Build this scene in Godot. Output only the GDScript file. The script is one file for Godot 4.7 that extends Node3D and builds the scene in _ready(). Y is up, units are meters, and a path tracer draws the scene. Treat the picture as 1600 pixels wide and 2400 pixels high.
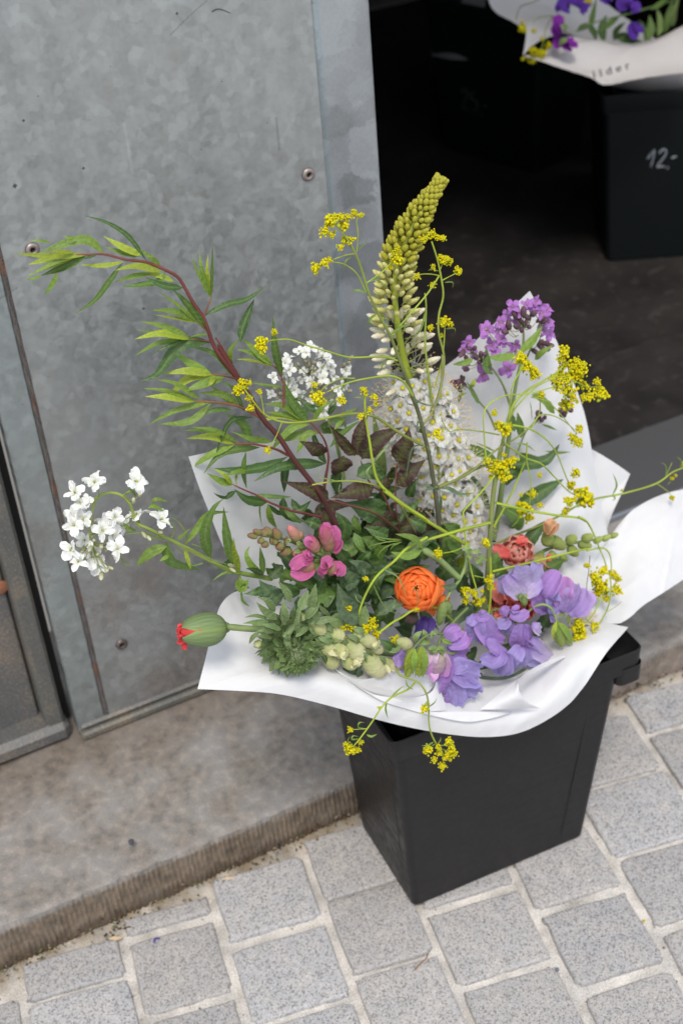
extends Node3D
# A flower bucket on the sett pavement in front of a steel clad shop front. Units are metres, y is up, the shop front lies along x at z = -1.72.

var rng := RandomNumberGenerator.new()
var used := {}
var M := {}

func V(a: int, b: int, c: int) -> Vector3:
	return Vector3(a, b, c) * 0.0001

func lin(r: float, g: float, b: float) -> Color:
	return Color(r, g, b)

# ---------- naming and grouping ----------
func numbered(called: String) -> String:
	if not used.has(called):
		used[called] = 0
		return called
	used[called] += 1
	return "%s_%03d" % [called, used[called]]

func thing(called: String, label: String, category: String, at := Vector3.ZERO, group := "") -> Node3D:
	var o := Node3D.new()
	o.name = numbered(called)
	o.position = at
	add_child(o)
	o.set_meta("label", label)
	o.set_meta("category", category)
	if group != "":
		o.set_meta("group", group)
	return o

func structure(called: String, at := Vector3.ZERO) -> Node3D:
	var o := Node3D.new()
	o.name = numbered(called)
	o.position = at
	add_child(o)
	o.set_meta("kind", "structure")
	return o

func where(p: Node) -> Vector3:
	var w := Vector3.ZERO
	var q: Node = p
	while q is Node3D and q != self:
		w += (q as Node3D).position
		q = q.get_parent()
	return w

func put_mesh(called: String, mesh: Mesh, m: Material, parent: Node, xf := Transform3D(), colour := Color(-1, 0, 0)) -> MeshInstance3D:
	var o := MeshInstance3D.new()
	o.mesh = mesh
	o.material_override = m
	var n := 0
	var nm := called
	if parent == self:
		nm = numbered(called)
	else:
		while parent.has_node(nm):
			n += 1
			nm = "%s_%03d" % [called, n]
	o.name = nm
	o.transform = xf
	if parent != self:
		o.position -= where(parent)
	parent.add_child(o)
	return o

# ---------- mesh building ----------
class Mb:
	var v := PackedVector3Array()
	var c := PackedColorArray()
	var uv := PackedVector2Array()
	var i := PackedInt32Array()

	# a sheet of rows x cols points, shared vertices; wrap closes every row into a ring
	func sheet(pts: PackedVector3Array, rows: int, cols: int, col: PackedColorArray, wrap := false, uvs := PackedVector2Array()) -> void:
		var b := v.size()
		v.append_array(pts)
		c.append_array(col)
		if uvs.size() == pts.size():
			uv.append_array(uvs)
		else:
			for p in pts:
				uv.append(Vector2(p.x, -p.y))
		var last := cols if wrap else cols - 1
		for r in rows - 1:
			for k in last:
				var k2 := (k + 1) % cols
				var a := b + r * cols + k
				var d := b + r * cols + k2
				var e := a + cols
				var f := d + cols
				i.append_array([a, d, e, d, f, e])

	func tri(a: Vector3, b: Vector3, d: Vector3, col: Color) -> void:
		var n := v.size()
		v.append_array([a, b, d])
		c.append_array([col, col, col])
		uv.append_array([Vector2(a.x, -a.y), Vector2(b.x, -b.y), Vector2(d.x, -d.y)])
		i.append_array([n, n + 1, n + 2])

	func quad(a: Vector3, b: Vector3, d: Vector3, e: Vector3, col := Color.WHITE) -> void:   # clockwise seen from the front
		var n := v.size()
		v.append_array([a, b, d, e])
		c.append_array([col, col, col, col])
		uv.append_array([Vector2(a.x, -a.y), Vector2(b.x, -b.y), Vector2(d.x, -d.y), Vector2(e.x, -e.y)])
		i.append_array([n, n + 1, n + 2, n, n + 2, n + 3])

	func mesh() -> ArrayMesh:
		var n := PackedVector3Array()
		n.resize(v.size())
		for t in range(0, i.size(), 3):
			var a := i[t]
			var b := i[t + 1]
			var d := i[t + 2]
			var f := (v[d] - v[a]).cross(v[b] - v[a])
			n[a] += f
			n[b] += f
			n[d] += f
		for k in n.size():
			n[k] = n[k].normalized() if n[k].length_squared() > 1e-24 else Vector3.UP
		var arr := []
		arr.resize(Mesh.ARRAY_MAX)
		arr[Mesh.ARRAY_VERTEX] = v
		arr[Mesh.ARRAY_NORMAL] = n
		arr[Mesh.ARRAY_COLOR] = c
		arr[Mesh.ARRAY_TEX_UV] = uv
		arr[Mesh.ARRAY_INDEX] = i
		var m := ArrayMesh.new()
		m.add_surface_from_arrays(Mesh.PRIMITIVE_TRIANGLES, arr)
		return m

func build(called: String, b: Mb, m: Material, parent: Node) -> MeshInstance3D:   # a mesh laid out in world places
	return put_mesh(called, b.mesh(), m, parent)

func box(b: Mb, lo: Vector3, hi: Vector3, bev := 0.0, col := Color.WHITE) -> void:
	# a box with its edges chamfered by bev
	var cx := (lo + hi) * 0.5
	var h := (hi - lo) * 0.5
	bev = minf(bev, minf(h.x, minf(h.y, h.z)) * 0.9)
	for ax in 3:
		for s in [-1.0, 1.0]:
			var u := (ax + 1) % 3
			var w := (ax + 2) % 3
			var q := []
			for k in [[-1, -1], [-1, 1], [1, 1], [1, -1]]:
				var p := Vector3.ZERO
				p[ax] = s * h[ax]
				p[u] = k[0] * (h[u] - bev)
				p[w] = k[1] * (h[w] - bev)
				q.append(p + cx)
			if s < 0:
				q.reverse()
			b.quad(q[0], q[1], q[2], q[3], col)
	if bev <= 0.0:
		return
	for ax in 3:   # chamfers along axis ax
		var u := (ax + 1) % 3
		var w := (ax + 2) % 3
		for su in [-1.0, 1.0]:
			for sw in [-1.0, 1.0]:
				var q := []
				for k in [[0, -1], [0, 1], [1, 1], [1, -1]]:
					var p := Vector3.ZERO
					p[ax] = k[1] * (h[ax] - bev)
					p[u] = su * (h[u] - (bev if k[0] else 0.0))
					p[w] = sw * (h[w] - (0.0 if k[0] else bev))
					q.append(p + cx)
				if su * sw > 0:
					q.reverse()
				b.quad(q[0], q[1], q[2], q[3], col)
	for sx in [-1.0, 1.0]:
		for sy in [-1.0, 1.0]:
			for sz in [-1.0, 1.0]:
				var s := Vector3(sx, sy, sz)
				var q := []
				for ax in 3:
					var p: Vector3 = s * (h - Vector3(bev, bev, bev))
					p[ax] = s[ax] * h[ax]
					q.append(p + cx)
				if sx * sy * sz > 0:
					b.tri(q[0], q[2], q[1], col)
				else:
					b.tri(q[0], q[1], q[2], col)

func smooth(pts: Array, n: int) -> PackedVector3Array:
	# n + 1 points along a Catmull-Rom curve through pts, evenly spread by length
	var out := PackedVector3Array()
	if pts.size() < 3:
		for k in n + 1:
			out.append(pts[0].lerp(pts[-1], float(k) / n))
		return out
	var dense := PackedVector3Array()
	var last := pts.size() - 1
	for s in last:
		var p0: Vector3 = pts[maxi(s - 1, 0)]
		var p1: Vector3 = pts[s]
		var p2: Vector3 = pts[s + 1]
		var p3: Vector3 = pts[mini(s + 2, last)]
		for k in 8:
			var t := k / 8.0
			dense.append(0.5 * (2.0 * p1 + (p2 - p0) * t + (2.0 * p0 - 5.0 * p1 + 4.0 * p2 - p3) * t * t + (3.0 * p1 - p0 - 3.0 * p2 + p3) * t * t * t))
	dense.append(pts[last])
	var run := PackedFloat32Array([0.0])
	for k in range(1, dense.size()):
		run.append(run[k - 1] + dense[k].distance_to(dense[k - 1]))
	var at := 0
	for k in n + 1:
		var want := run[-1] * k / n
		while at < dense.size() - 2 and run[at + 1] < want:
			at += 1
		var span := maxf(run[at + 1] - run[at], 1e-9)
		out.append(dense[at].lerp(dense[at + 1], clampf((want - run[at]) / span, 0.0, 1.0)))
	return out

func tube(b: Mb, pts: Array, r0: float, r1: float, c0: Color, c1: Color, n := 0, sides := 7) -> void:
	if n == 0:
		n = clampi(pts.size() * 4, 4, 60)
	var p := smooth(pts, n)
	var q := PackedVector3Array()
	var col := PackedColorArray()
	var side := Vector3(0.3, 0.2, 1).cross(p[1] - p[0]).normalized()
	for k in n + 1:
		var t := (p[mini(k + 1, n)] - p[maxi(k - 1, 0)]).normalized()
		side = (side - t * side.dot(t)).normalized()
		var up := t.cross(side)
		var f := float(k) / n
		var r := lerpf(r0, r1, f)
		if k == n:
			r *= 0.35
		for s in sides:
			var a := TAU * s / sides
			q.append(p[k] + (side * cos(a) + up * sin(a)) * r * (1.0 + 0.07 * cos(a * 3.0)))
			col.append(c0.lerp(c1, f) * (1.0 + 0.12 * sin(a + k * 0.7)))
	b.sheet(q, n + 1, sides, col, true)

func ball(b: Mb, at: Vector3, axis: Vector3, len: float, r: float, c0: Color, c1: Color, rings := 6, sides := 8, tipped := 0.0) -> void:
	# an egg along axis: from its stalk end at 'at', len long, r thick
	axis = axis.normalized()
	var s := axis.cross(Vector3(0.31, 0.87, 0.4)).normalized()
	var u := axis.cross(s)
	var q := PackedVector3Array()
	var col := PackedColorArray()
	for k in rings + 1:
		var f := float(k) / rings
		var w := sin(acos(1.0 - 2.0 * f))
		if tipped < 0.0:   # widest near the mouth
			w = pow(w, 0.75) * lerpf(1.0 + tipped, 1.0, smoothstep(0.0, 0.7, f))
		if tipped > 0.0:
			w *= lerpf(1.0, 1.0 - tipped, f) * (1.0 + 0.25 * tipped)
		for a in sides:
			var g := TAU * (a + 0.5 * (k % 2)) / sides
			q.append(at + axis * f * len + (s * cos(g) + u * sin(g)) * maxf(w, 0.02) * r)
			col.append(c0.lerp(c1, f))
	b.sheet(q, rings + 1, sides, col, true)

func vary(c: Color, by: float) -> Color:
	var k := 1.0 + rng.randf_range(-by, by)
	return Color(c.r * k, c.g * k * (1.0 + rng.randf_range(-by, by) * 0.3), c.b * k)

# ---------- materials ----------
func mat(key: String, rough: float, opts := {}) -> StandardMaterial3D:
	var m := StandardMaterial3D.new()
	m.resource_name = key
	m.roughness = rough
	m.vertex_color_use_as_albedo = opts.get("vc", true)
	m.albedo_color = opts.get("albedo", Color.WHITE)
	m.metallic = opts.get("metal", 0.0)
	m.metallic_specular = opts.get("spec", 0.5)
	m.cull_mode = BaseMaterial3D.CULL_DISABLED
	if opts.has("back"):
		m.backlight_enabled = true
		m.backlight = Color(opts.back, opts.back, opts.back).linear_to_srgb()
	if opts.has("tex"):
		m.albedo_texture = opts.tex
	if opts.has("bump"):
		m.heightmap_enabled = true
		m.heightmap_texture = opts.bump
		m.heightmap_scale = opts.get("bump_cm", 0.1)
	if opts.has("rtex"):
		m.roughness_texture = opts.rtex
	if opts.has("tri"):
		m.uv1_triplanar = true
		m.uv1_world_triplanar = true
		m.uv1_scale = Vector3.ONE * float(opts.tri)
	if opts.has("uvs"):
		m.uv1_scale = opts.uvs
	if opts.has("uvo"):
		m.uv1_offset = opts.uvo
	if opts.has("rim"):
		m.rim_enabled = true
		m.rim = opts.rim
		m.rim_tint = 0.3
	if opts.has("sss"):
		m.subsurf_scatter_enabled = true
		m.subsurf_scatter_strength = opts.sss
	M[key] = m
	return m

func srgb(r: float, g: float, b: float) -> Color:
	return Color(r, g, b).linear_to_srgb()

func noise(kind: int, freq: float, sd: int, oct := 3) -> FastNoiseLite:
	var f := FastNoiseLite.new()
	f.noise_type = kind
	f.frequency = freq
	f.seed = sd
	f.fractal_octaves = oct
	return f

func bytes(f: FastNoiseLite, w: int, h: int, seamless := false) -> PackedByteArray:
	var im := f.get_seamless_image(w, h) if seamless else f.get_image(w, h)
	im.convert(Image.FORMAT_L8)
	return im.get_data()

func tex(data: PackedByteArray, w: int, h: int, fmt := Image.FORMAT_RGB8) -> ImageTexture:
	return ImageTexture.create_from_image(Image.create_from_data(w, h, false, fmt, data))

func px(data: PackedByteArray, k: int, r: float, g: float, bl: float) -> void:   # linear value into an sRGB picture
	data[k] = clampi(int(255.0 * pow(clampf(r, 0.0, 1.0), 0.4545)), 0, 255)
	data[k + 1] = clampi(int(255.0 * pow(clampf(g, 0.0, 1.0), 0.4545)), 0, 255)
	data[k + 2] = clampi(int(255.0 * pow(clampf(bl, 0.0, 1.0), 0.4545)), 0, 255)

# ---------- the setting ----------
func make_materials() -> void:
	var W := 1024
	# galvanised sheet: small frost flowers, clouds, runs, rusty grime and painted-in shade darkening towards the foot
	var cell := noise(FastNoiseLite.TYPE_CELLULAR, 0.075, 11, 1)
	cell.cellular_return_type = FastNoiseLite.RETURN_CELL_VALUE
	cell.cellular_jitter = 1.0
	cell.fractal_type = FastNoiseLite.FRACTAL_NONE
	cell.domain_warp_enabled = true
	cell.domain_warp_amplitude = 6.0
	cell.domain_warp_frequency = 0.05
	var c1 := bytes(cell, W, W)
	cell.frequency = 0.12
	cell.seed = 31
	cell.domain_warp_amplitude = 5.0
	var c2 := bytes(cell, W, W)
	var cloud := bytes(noise(FastNoiseLite.TYPE_SIMPLEX_SMOOTH, 0.006, 3, 5), W, W)
	var fine := bytes(noise(FastNoiseLite.TYPE_SIMPLEX, 0.12, 4, 4), W, W)
	var runs := noise(FastNoiseLite.TYPE_SIMPLEX, 0.02, 8, 4).get_image(W, 64)
	runs.convert(Image.FORMAT_L8)
	runs.resize(W, W, Image.INTERPOLATE_CUBIC)
	var rn := runs.get_data()
	var d := PackedByteArray()
	d.resize(W * W * 3)
	var rg := PackedByteArray()
	rg.resize(W * W)
	for y in W:
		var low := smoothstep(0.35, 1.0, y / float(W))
		for x in W:
			var k := y * W + x
			var spangle := (c1[k] + c2[k] * 0.8) / 255.0 - 0.9
			var cl := cloud[k] / 255.0 - 0.5
			var f := fine[k] / 255.0 - 0.5
			var r := rn[k] / 255.0 - 0.5
			var t := 0.385 * (1.0 + spangle * 0.10 + (0.05 if c2[k] > 214 else 0.0) + cl * 0.10 + f * 0.09 + r * 0.14)
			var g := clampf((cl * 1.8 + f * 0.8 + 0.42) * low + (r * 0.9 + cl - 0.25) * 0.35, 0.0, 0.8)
			var sp := 0.5 if fine[k] > 246 and c1[k] > 120 else 1.0
			t *= sp
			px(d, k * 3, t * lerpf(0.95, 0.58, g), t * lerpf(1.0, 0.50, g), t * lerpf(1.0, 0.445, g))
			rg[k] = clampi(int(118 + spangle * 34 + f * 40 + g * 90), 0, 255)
	rng.seed = 12
	for k in 90:   # pin holes and drips in the zinc
		var cx := rng.randi_range(4, W - 5)
		var cy := rng.randi_range(4, W - 60)
		var rr := rng.randi_range(0, 2) if k < 60 else 1
		var down := 1 if k < 60 else rng.randi_range(12, 55)
		var dim := 0.35 if k < 60 else rng.randf_range(0.9, 1.08)
		for yy in range(-rr, rr + down):
			for xx in range(-rr, rr + 1):
				if down == 1 and xx * xx + yy * yy > rr * rr:
					continue
				var q := ((cy + yy) * W + cx + xx) * 3
				for ch in 3:
					d[q + ch] = clampi(int(d[q + ch] * (dim if k >= 60 else pow(dim, 0.6))), 0, 255)
	for k in 16:   # fine scratches
		var at := Vector2(rng.randf_range(100, W - 100), rng.randf_range(100, W - 100))
		var go := Vector2.from_angle(rng.randf_range(-0.7, 0.3)) 
		for j in rng.randi_range(20, 90):
			at += go
			go = go.rotated(rng.randf_range(-0.02, 0.02))
			var q := (clampi(int(at.y), 0, W - 1) * W + clampi(int(at.x), 0, W - 1)) * 3
			for ch in 3:
				d[q + ch] = clampi(int(d[q + ch] * (0.84 if k % 2 else 1.12)), 0, 255)
	var steel := tex(d, W, W)
	var srough := tex(rg, W, W, Image.FORMAT_L8)
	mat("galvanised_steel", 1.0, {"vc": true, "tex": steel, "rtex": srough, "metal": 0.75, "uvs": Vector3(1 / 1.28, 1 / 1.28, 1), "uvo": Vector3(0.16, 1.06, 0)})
	# big frost flowers of the thicker sheet on the corner
	cell.frequency = 0.017
	cell.seed = 5
	cell.domain_warp_amplitude = 40.0
	cell.domain_warp_frequency = 0.02
	var b1 := bytes(cell, 512, W)
	cell.frequency = 0.03
	cell.seed = 77
	cell.domain_warp_amplitude = 26.0
	var b2 := bytes(cell, 512, W)
	d = PackedByteArray()
	d.resize(512 * W * 3)
	rg = PackedByteArray()
	rg.resize(512 * W)
	for y in W:
		for x in 512:
			var k := y * 512 + x
			var q := y * W + x
			var s := (b1[k] * 0.65 + b2[k] * 0.35) / 255.0 - 0.5
			var t := 0.36 * (1.0 + s * 0.5 + (cloud[q] / 255.0 - 0.5) * 0.4 + (fine[q] / 255.0 - 0.5) * 0.1)
			px(d, k * 3, t * 0.94, t, t * 1.05)
			rg[k] = clampi(int(120 + s * 60), 0, 255)
	mat("spangled_steel", 1.0, {"tex": tex(d, 512, W), "rtex": tex(rg, 512, W, Image.FORMAT_L8), "metal": 0.75, "uvs": Vector3(1 / 0.5, 1.0, 1)})
	mat("screw_steel", 0.45, {"metal": 0.8})
	# dirty dark steel of the frame on the left
	d = PackedByteArray()
	d.resize(512 * 512 * 3)
	for y in 512:
		for x in 512:
			var k := y * 512 + x
			var q := y * W + x
			var n := cloud[q] / 255.0
			var f := fine[q + 300] / 255.0
			var t := 0.135 * (0.75 + n * 0.35 + (f - 0.5) * 0.35)
			if f > 0.80:
				t *= 1.5
			var g := clampf((n - 0.45) * 2.0 + (f - 0.5), 0.0, 1.0)
			px(d, k * 3, t * lerpf(1.0, 1.5, g), t * lerpf(1.0, 1.22, g), t * lerpf(0.98, 0.95, g))
	mat("dirty_steel", 0.55, {"tex": tex(d, 512, 512), "metal": 0.3, "tri": 2.6})
	# worn blue stone of the step
	var soft := bytes(noise(FastNoiseLite.TYPE_SIMPLEX_SMOOTH, 0.011, 21, 4), W, W)
	var mott := bytes(noise(FastNoiseLite.TYPE_SIMPLEX_SMOOTH, 0.045, 22, 5), W, W)
	var grit := bytes(noise(FastNoiseLite.TYPE_SIMPLEX, 0.35, 23, 3), W, W)
	d = PackedByteArray()
	d.resize(W * W * 3)
	var hb := PackedByteArray()
	hb.resize(W * W)
	for k in W * W:
		var s := soft[k] / 255.0
		var m := mott[k] / 255.0
		var g := grit[k] / 255.0
		var t := 0.20 * (0.55 + s * 0.55 + m * 0.42 + (g - 0.5) * 0.5)
		if m > 0.66:
			t *= 1.1
		if g > 0.80:
			t *= 1.25
		if m < 0.34 and s < 0.5:
			t *= 0.85
		var warm := clampf(0.95 - s * 0.7 + (m - 0.5) * 0.4, 0.0, 1.0)
		px(d, k * 3, t * lerpf(1.0, 1.15, warm), t * lerpf(1.0, 0.985, warm), t * lerpf(1.02, 0.82, warm))
		hb[k] = clampi(int(90 + m * 70 + g * 80), 0, 255)
	mat("worn_stone", 0.7, {"tex": tex(d, W, W), "bump": tex(hb, W, W, Image.FORMAT_L8), "bump_cm": 0.10, "tri": 0.9})
	# granite speckle of the setts
	var sp1 := bytes(noise(FastNoiseLite.TYPE_SIMPLEX, 0.20, 41, 3), 512, 512, true)
	var sp2 := bytes(noise(FastNoiseLite.TYPE_SIMPLEX, 0.42, 42, 2), 512, 512, true)
	var gc := noise(FastNoiseLite.TYPE_CELLULAR, 0.30, 44, 1)
	gc.fractal_type = FastNoiseLite.FRACTAL_NONE
	gc.cellular_return_type = FastNoiseLite.RETURN_CELL_VALUE
	var grain := bytes(gc, 512, 512)
	var sp3 := bytes(noise(FastNoiseLite.TYPE_SIMPLEX_SMOOTH, 0.012, 43, 4), 512, 512, true)
	d = PackedByteArray()
	d.resize(512 * 512 * 3)
	hb = PackedByteArray()
	hb.resize(512 * 512)
	for k in 512 * 512:
		var a := sp1[k] / 255.0
		var b := sp2[k] / 255.0
		var c := sp3[k] / 255.0
		var gv := grain[k] / 255.0
		var t := 0.375 * (0.84 + gv * 0.32 + (a - 0.5) * 0.45 + (b - 0.5) * 0.35 + (c - 0.5) * 0.16)
		if gv < 0.17:
			t *= 0.60
		elif gv > 0.9:
			t *= 1.10
		px(d, k * 3, t * lerpf(0.985, 1.03, c), t * 0.985, t * lerpf(1.01, 0.95, c))
		hb[k] = clampi(int(80 + a * 70 + b * 60), 0, 255)
	var gr := tex(d, 512, 512)
	var gh := tex(hb, 512, 512, Image.FORMAT_L8)
	for k in 5:
		mat("granite_%d" % k, 0.8, {"tex": gr, "bump": gh, "bump_cm": 0.09, "tri": 3.1 + 0.17 * k, "vc": false, "albedo": [srgb(0.96, 0.96, 0.97), srgb(1.04, 1.04, 1.05), srgb(0.90, 0.89, 0.885), srgb(1.0, 0.98, 0.96), srgb(0.94, 0.92, 0.90)][k]})
	# sandy mortar
	d = PackedByteArray()
	d.resize(512 * 512 * 3)
	for k in 512 * 512:
		var a := sp1[(k * 1 + 7777) % (512 * 512)] / 255.0
		var b := sp2[k] / 255.0
		var c := sp3[(k + 90000) % (512 * 512)] / 255.0
		var t := 0.55 * (1.0 + (a - 0.5) * 0.45 + (b - 0.5) * 0.3 + (c - 0.5) * 0.6)
		if b < 0.24:
			t *= 0.6
		px(d, k * 3, t * 1.0, t * lerpf(0.955, 0.935, c), t * lerpf(0.90, 0.86, c))
	mat("mortar", 0.9, {"tex": tex(d, 512, 512), "bump": gh, "bump_cm": 0.2, "tri": 2.3})
	# dark scuffed shop floor
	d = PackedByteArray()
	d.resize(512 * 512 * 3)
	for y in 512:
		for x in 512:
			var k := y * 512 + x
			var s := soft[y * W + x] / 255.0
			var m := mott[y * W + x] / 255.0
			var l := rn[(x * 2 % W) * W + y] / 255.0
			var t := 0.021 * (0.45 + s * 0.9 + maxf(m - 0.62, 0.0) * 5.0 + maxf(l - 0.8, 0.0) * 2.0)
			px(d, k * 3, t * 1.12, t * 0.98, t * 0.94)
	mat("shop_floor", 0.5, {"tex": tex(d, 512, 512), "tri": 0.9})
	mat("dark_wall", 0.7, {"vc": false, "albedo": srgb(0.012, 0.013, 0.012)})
	mat("door_plate", 0.5, {"vc": false, "albedo": srgb(0.095, 0.095, 0.10), "metal": 0.2})
	mat("door_lip", 0.4, {"vc": false, "albedo": srgb(0.22, 0.24, 0.27), "metal": 0.5})
	d = PackedByteArray()
	d.resize(512 * 512 * 3)
	hb = PackedByteArray()
	hb.resize(512 * 512)
	for y in 512:
		for x in 512:
			var k := y * 512 + x
			var s := soft[y * W + x] / 255.0
			var f := mott[y * W + x] / 255.0
			var l := rn[(x * 2 % W) * W + y * 2] / 255.0
			var dust := maxf(s - 0.5, 0.0) * 0.010 + maxf(f - 0.66, 0.0) * 0.012 + maxf(l - 0.78, 0.0) * 0.05
			px(d, k * 3, 0.0080 + dust, 0.0075 + dust * 0.97, 0.0086 + dust * 0.93)
			hb[k] = clampi(int(88 + s * 50 + (f - 0.5) * 60 + maxf(l - 0.7, 0.0) * 220), 0, 255)
	mat("black_plastic", 1.0, {"vc": false, "tex": tex(d, 512, 512), "rtex": tex(hb, 512, 512, Image.FORMAT_L8), "spec": 0.38, "tri": 2.7})
	mat("back_plastic", 0.45, {"vc": false, "albedo": srgb(0.005, 0.007, 0.008), "spec": 0.3})
	mat("chalk", 0.9, {"vc": false, "albedo": srgb(0.3, 0.33, 0.36)})
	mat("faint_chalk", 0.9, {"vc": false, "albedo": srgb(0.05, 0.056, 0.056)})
	mat("soil", 0.95, {})
	mat("matte", 0.8, {})

func make_wall() -> void:
	var w := thing("steel_cladding", "grey galvanised steel wall sheet behind the flowers, with screws and rusty left seam", "wall panel", Vector3(0.6, 0.09, -1.72))
	var wz := -1.72
	var b := Mb.new()
	var gcol := Color(1, 1, 1)
	b.quad(Vector3(0.336, 0.108, wz), Vector3(0.336, 3.0, wz), Vector3(0.797, 3.0, wz), Vector3(0.797, 0.108, wz), gcol)
	b.quad(Vector3(0.336, 0.108, wz), Vector3(0.797, 0.108, wz), Vector3(0.797, 0.108, wz - 0.03), Vector3(0.336, 0.108, wz - 0.03), gcol)
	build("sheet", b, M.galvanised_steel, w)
	b = Mb.new()
	box(b, Vector3(0.285, 0.095, wz - 0.03), Vector3(0.3305, 3.0, wz + 0.001), 0.003, Color(0.95, 1.0, 1.05))
	build("edge_strip", b, M.galvanised_steel, w)
	# corner flashing: laps over the sheet, folds round the jamb
	b = Mb.new()
	var prof := [Vector2(0.7955, wz - 0.0005), Vector2(0.797, wz + 0.0022), Vector2(0.8005, wz + 0.0034), Vector2(0.805, wz + 0.003), Vector2(0.874, wz + 0.003), Vector2(0.8775, wz + 0.0015), Vector2(0.879, wz - 0.003), Vector2(0.879, -1.93)]
	for k in prof.size() - 1:
		var p: Vector2 = prof[k]
		var q: Vector2 = prof[k + 1]
		b.quad(Vector3(p.x, 0.095, p.y), Vector3(p.x, 3.0, p.y), Vector3(q.x, 3.0, q.y), Vector3(q.x, 0.095, q.y), Color(0.9, 0.98, 1.1) if k < 3 else Color(1, 1, 1))
	build("corner_flashing", b, M.spangled_steel, w)
	# rusty bead in the seam
	b = Mb.new()
	rng.seed = 5
	var line := PackedVector3Array()
	var col := PackedColorArray()
	var rows := 240
	for k in rows + 1:
		var y := 0.1 + 2.9 * k / rows
		for s in 5:
			var a := PI * s / 4.0
			line.append(Vector3(0.3335 - cos(a) * 0.0032 + rng.randf_range(-0.0004, 0.0004), y, wz + sin(a) * 0.0022 + rng.randf_range(-0.0003, 0.0003)))
			var rust := clampf(sin(y * 37.0) + sin(y * 91.0 + 1.0) - 0.9, 0.0, 1.0)
			var base := Color(0.085, 0.072, 0.066).lerp(Color(0.16, 0.065, 0.03), rust * 0.7)
			col.append(vary(base, 0.35))
	b.sheet(line, rows + 1, 5, col)
	build("seam_bead", b, M.matte, w)
	b = Mb.new()
	for k in rows:
		var y := 0.1 + 1.2 * k / rows + rng.randf_range(0, 0.003)
		var e := rng.randf_range(0.0006, 0.0011)
		ball(b, Vector3(0.3335 + rng.randf_range(-0.0015, 0.002), y, wz + 0.0018), Vector3(0, 0.2, 1), e, e, Color(0.01, 0.009, 0.008), Color(0.02, 0.015, 0.012), 3, 5)
	var pits := build("pitting", b, M.matte, w)
	pits.set_meta("kind", "stuff")
	# angle at the foot
	b = Mb.new()
	box(b, Vector3(0.285, 0.0905, wz - 0.02), Vector3(0.879, 0.1065, wz + 0.0135), 0.004, Color(1.3, 1.1, 0.92))
	build("foot_angle", b, M.dirty_steel, w)
	b = Mb.new()
	box(b, Vector3(0.286, 0.1075, wz - 0.02), Vector3(0.879, 0.117, wz + 0.0065), 0.004, Color(3.4, 3.0, 2.7))
	build("foot_strip", b, M.dirty_steel, w)
	for s in [[0.7695, 0.914], [0.3752, 0.9145], [0.3802, 0.2425], [0.7695, 0.25]]:
		b = Mb.new()
		var at := Vector3(s[0], s[1], wz)
		var dirty: float = 0.55 if s[1] < 0.5 else 1.0
		var ringc := Color(0.30, 0.25, 0.23) * dirty
		var pts := PackedVector3Array()
		var cs := PackedColorArray()
		for r in [[0.0098, 0.0002, 0.28], [0.0088, 0.0026, 1.0], [0.0062, 0.0036, 1.1], [0.0040, 0.0034, 0.9], [0.0034, 0.0008, 0.12], [0.0002, 0.0006, 0.05]]:
			for a in 18:
				var g := TAU * a / 18.0
				var rr: float = r[0]
				if rr < 0.005:
					rr *= 1.0 if a % 3 else 0.86
				pts.append(at + Vector3(sin(g) * rr, cos(g) * rr, r[1]))
				cs.append(ringc * float(r[2]))
		b.sheet(pts, 6, 18, cs, true)
		build("screw", b, M.screw_steel, w)
	# scratch on the sheet
	b = Mb.new()
	tube(b, [V(6590,11577,-17190),V(6657,11595,-17190),V(6735,11573,-17190),V(6833,11511,-17190)], 0.0007, 0.0004, Color(0.04, 0.04, 0.045), Color(0.06, 0.06, 0.06), 12, 4)
	build("scratch", b, M.matte, w)

	var f := thing("steel_door_frame", "dark dirty steel frame with rusty bolt and dusty ledge at the left edge", "door frame", Vector3(0.0, 0.09, -1.74))
	b = Mb.new()
	box(b, Vector3(-1.2, 0.10, -1.80), Vector3(0.238, 3.0, -1.765), 0.003, Color(1.15, 1.08, 1.04))
	build("panel", b, M.dirty_steel, f)
	b = Mb.new()
	box(b, Vector3(0.240, 0.10, -1.80), Vector3(0.269, 3.0, -1.731), 0.005, Color(1.05, 1.0, 0.96))
	build("frame_strip", b, M.dirty_steel, f)
	b = Mb.new()
	box(b, Vector3(0.2695, 0.10, -1.85), Vector3(0.2845, 3.0, -1.765), 0.0, Color(0.12, 0.12, 0.12))  # dark box filling the open slot, its shade put into the colour
	build("gap_shade", b, M.dirty_steel, f)
	b = Mb.new()
	box(b, Vector3(-1.2, 0.0905, -1.80), Vector3(0.2745, 0.127, -1.722), 0.010, Color(2.5, 2.2, 1.95))
	build("ledge", b, M.dirty_steel, f)
	b = Mb.new()
	ball(b, Vector3(0.231, 0.392, -1.766), Vector3(0.0, 0.0, 1), 0.008, 0.0125, Color(0.20, 0.075, 0.035), Color(0.24, 0.10, 0.055), 6, 9)
	build("rusty_bolt", b, M.matte, f)

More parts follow.
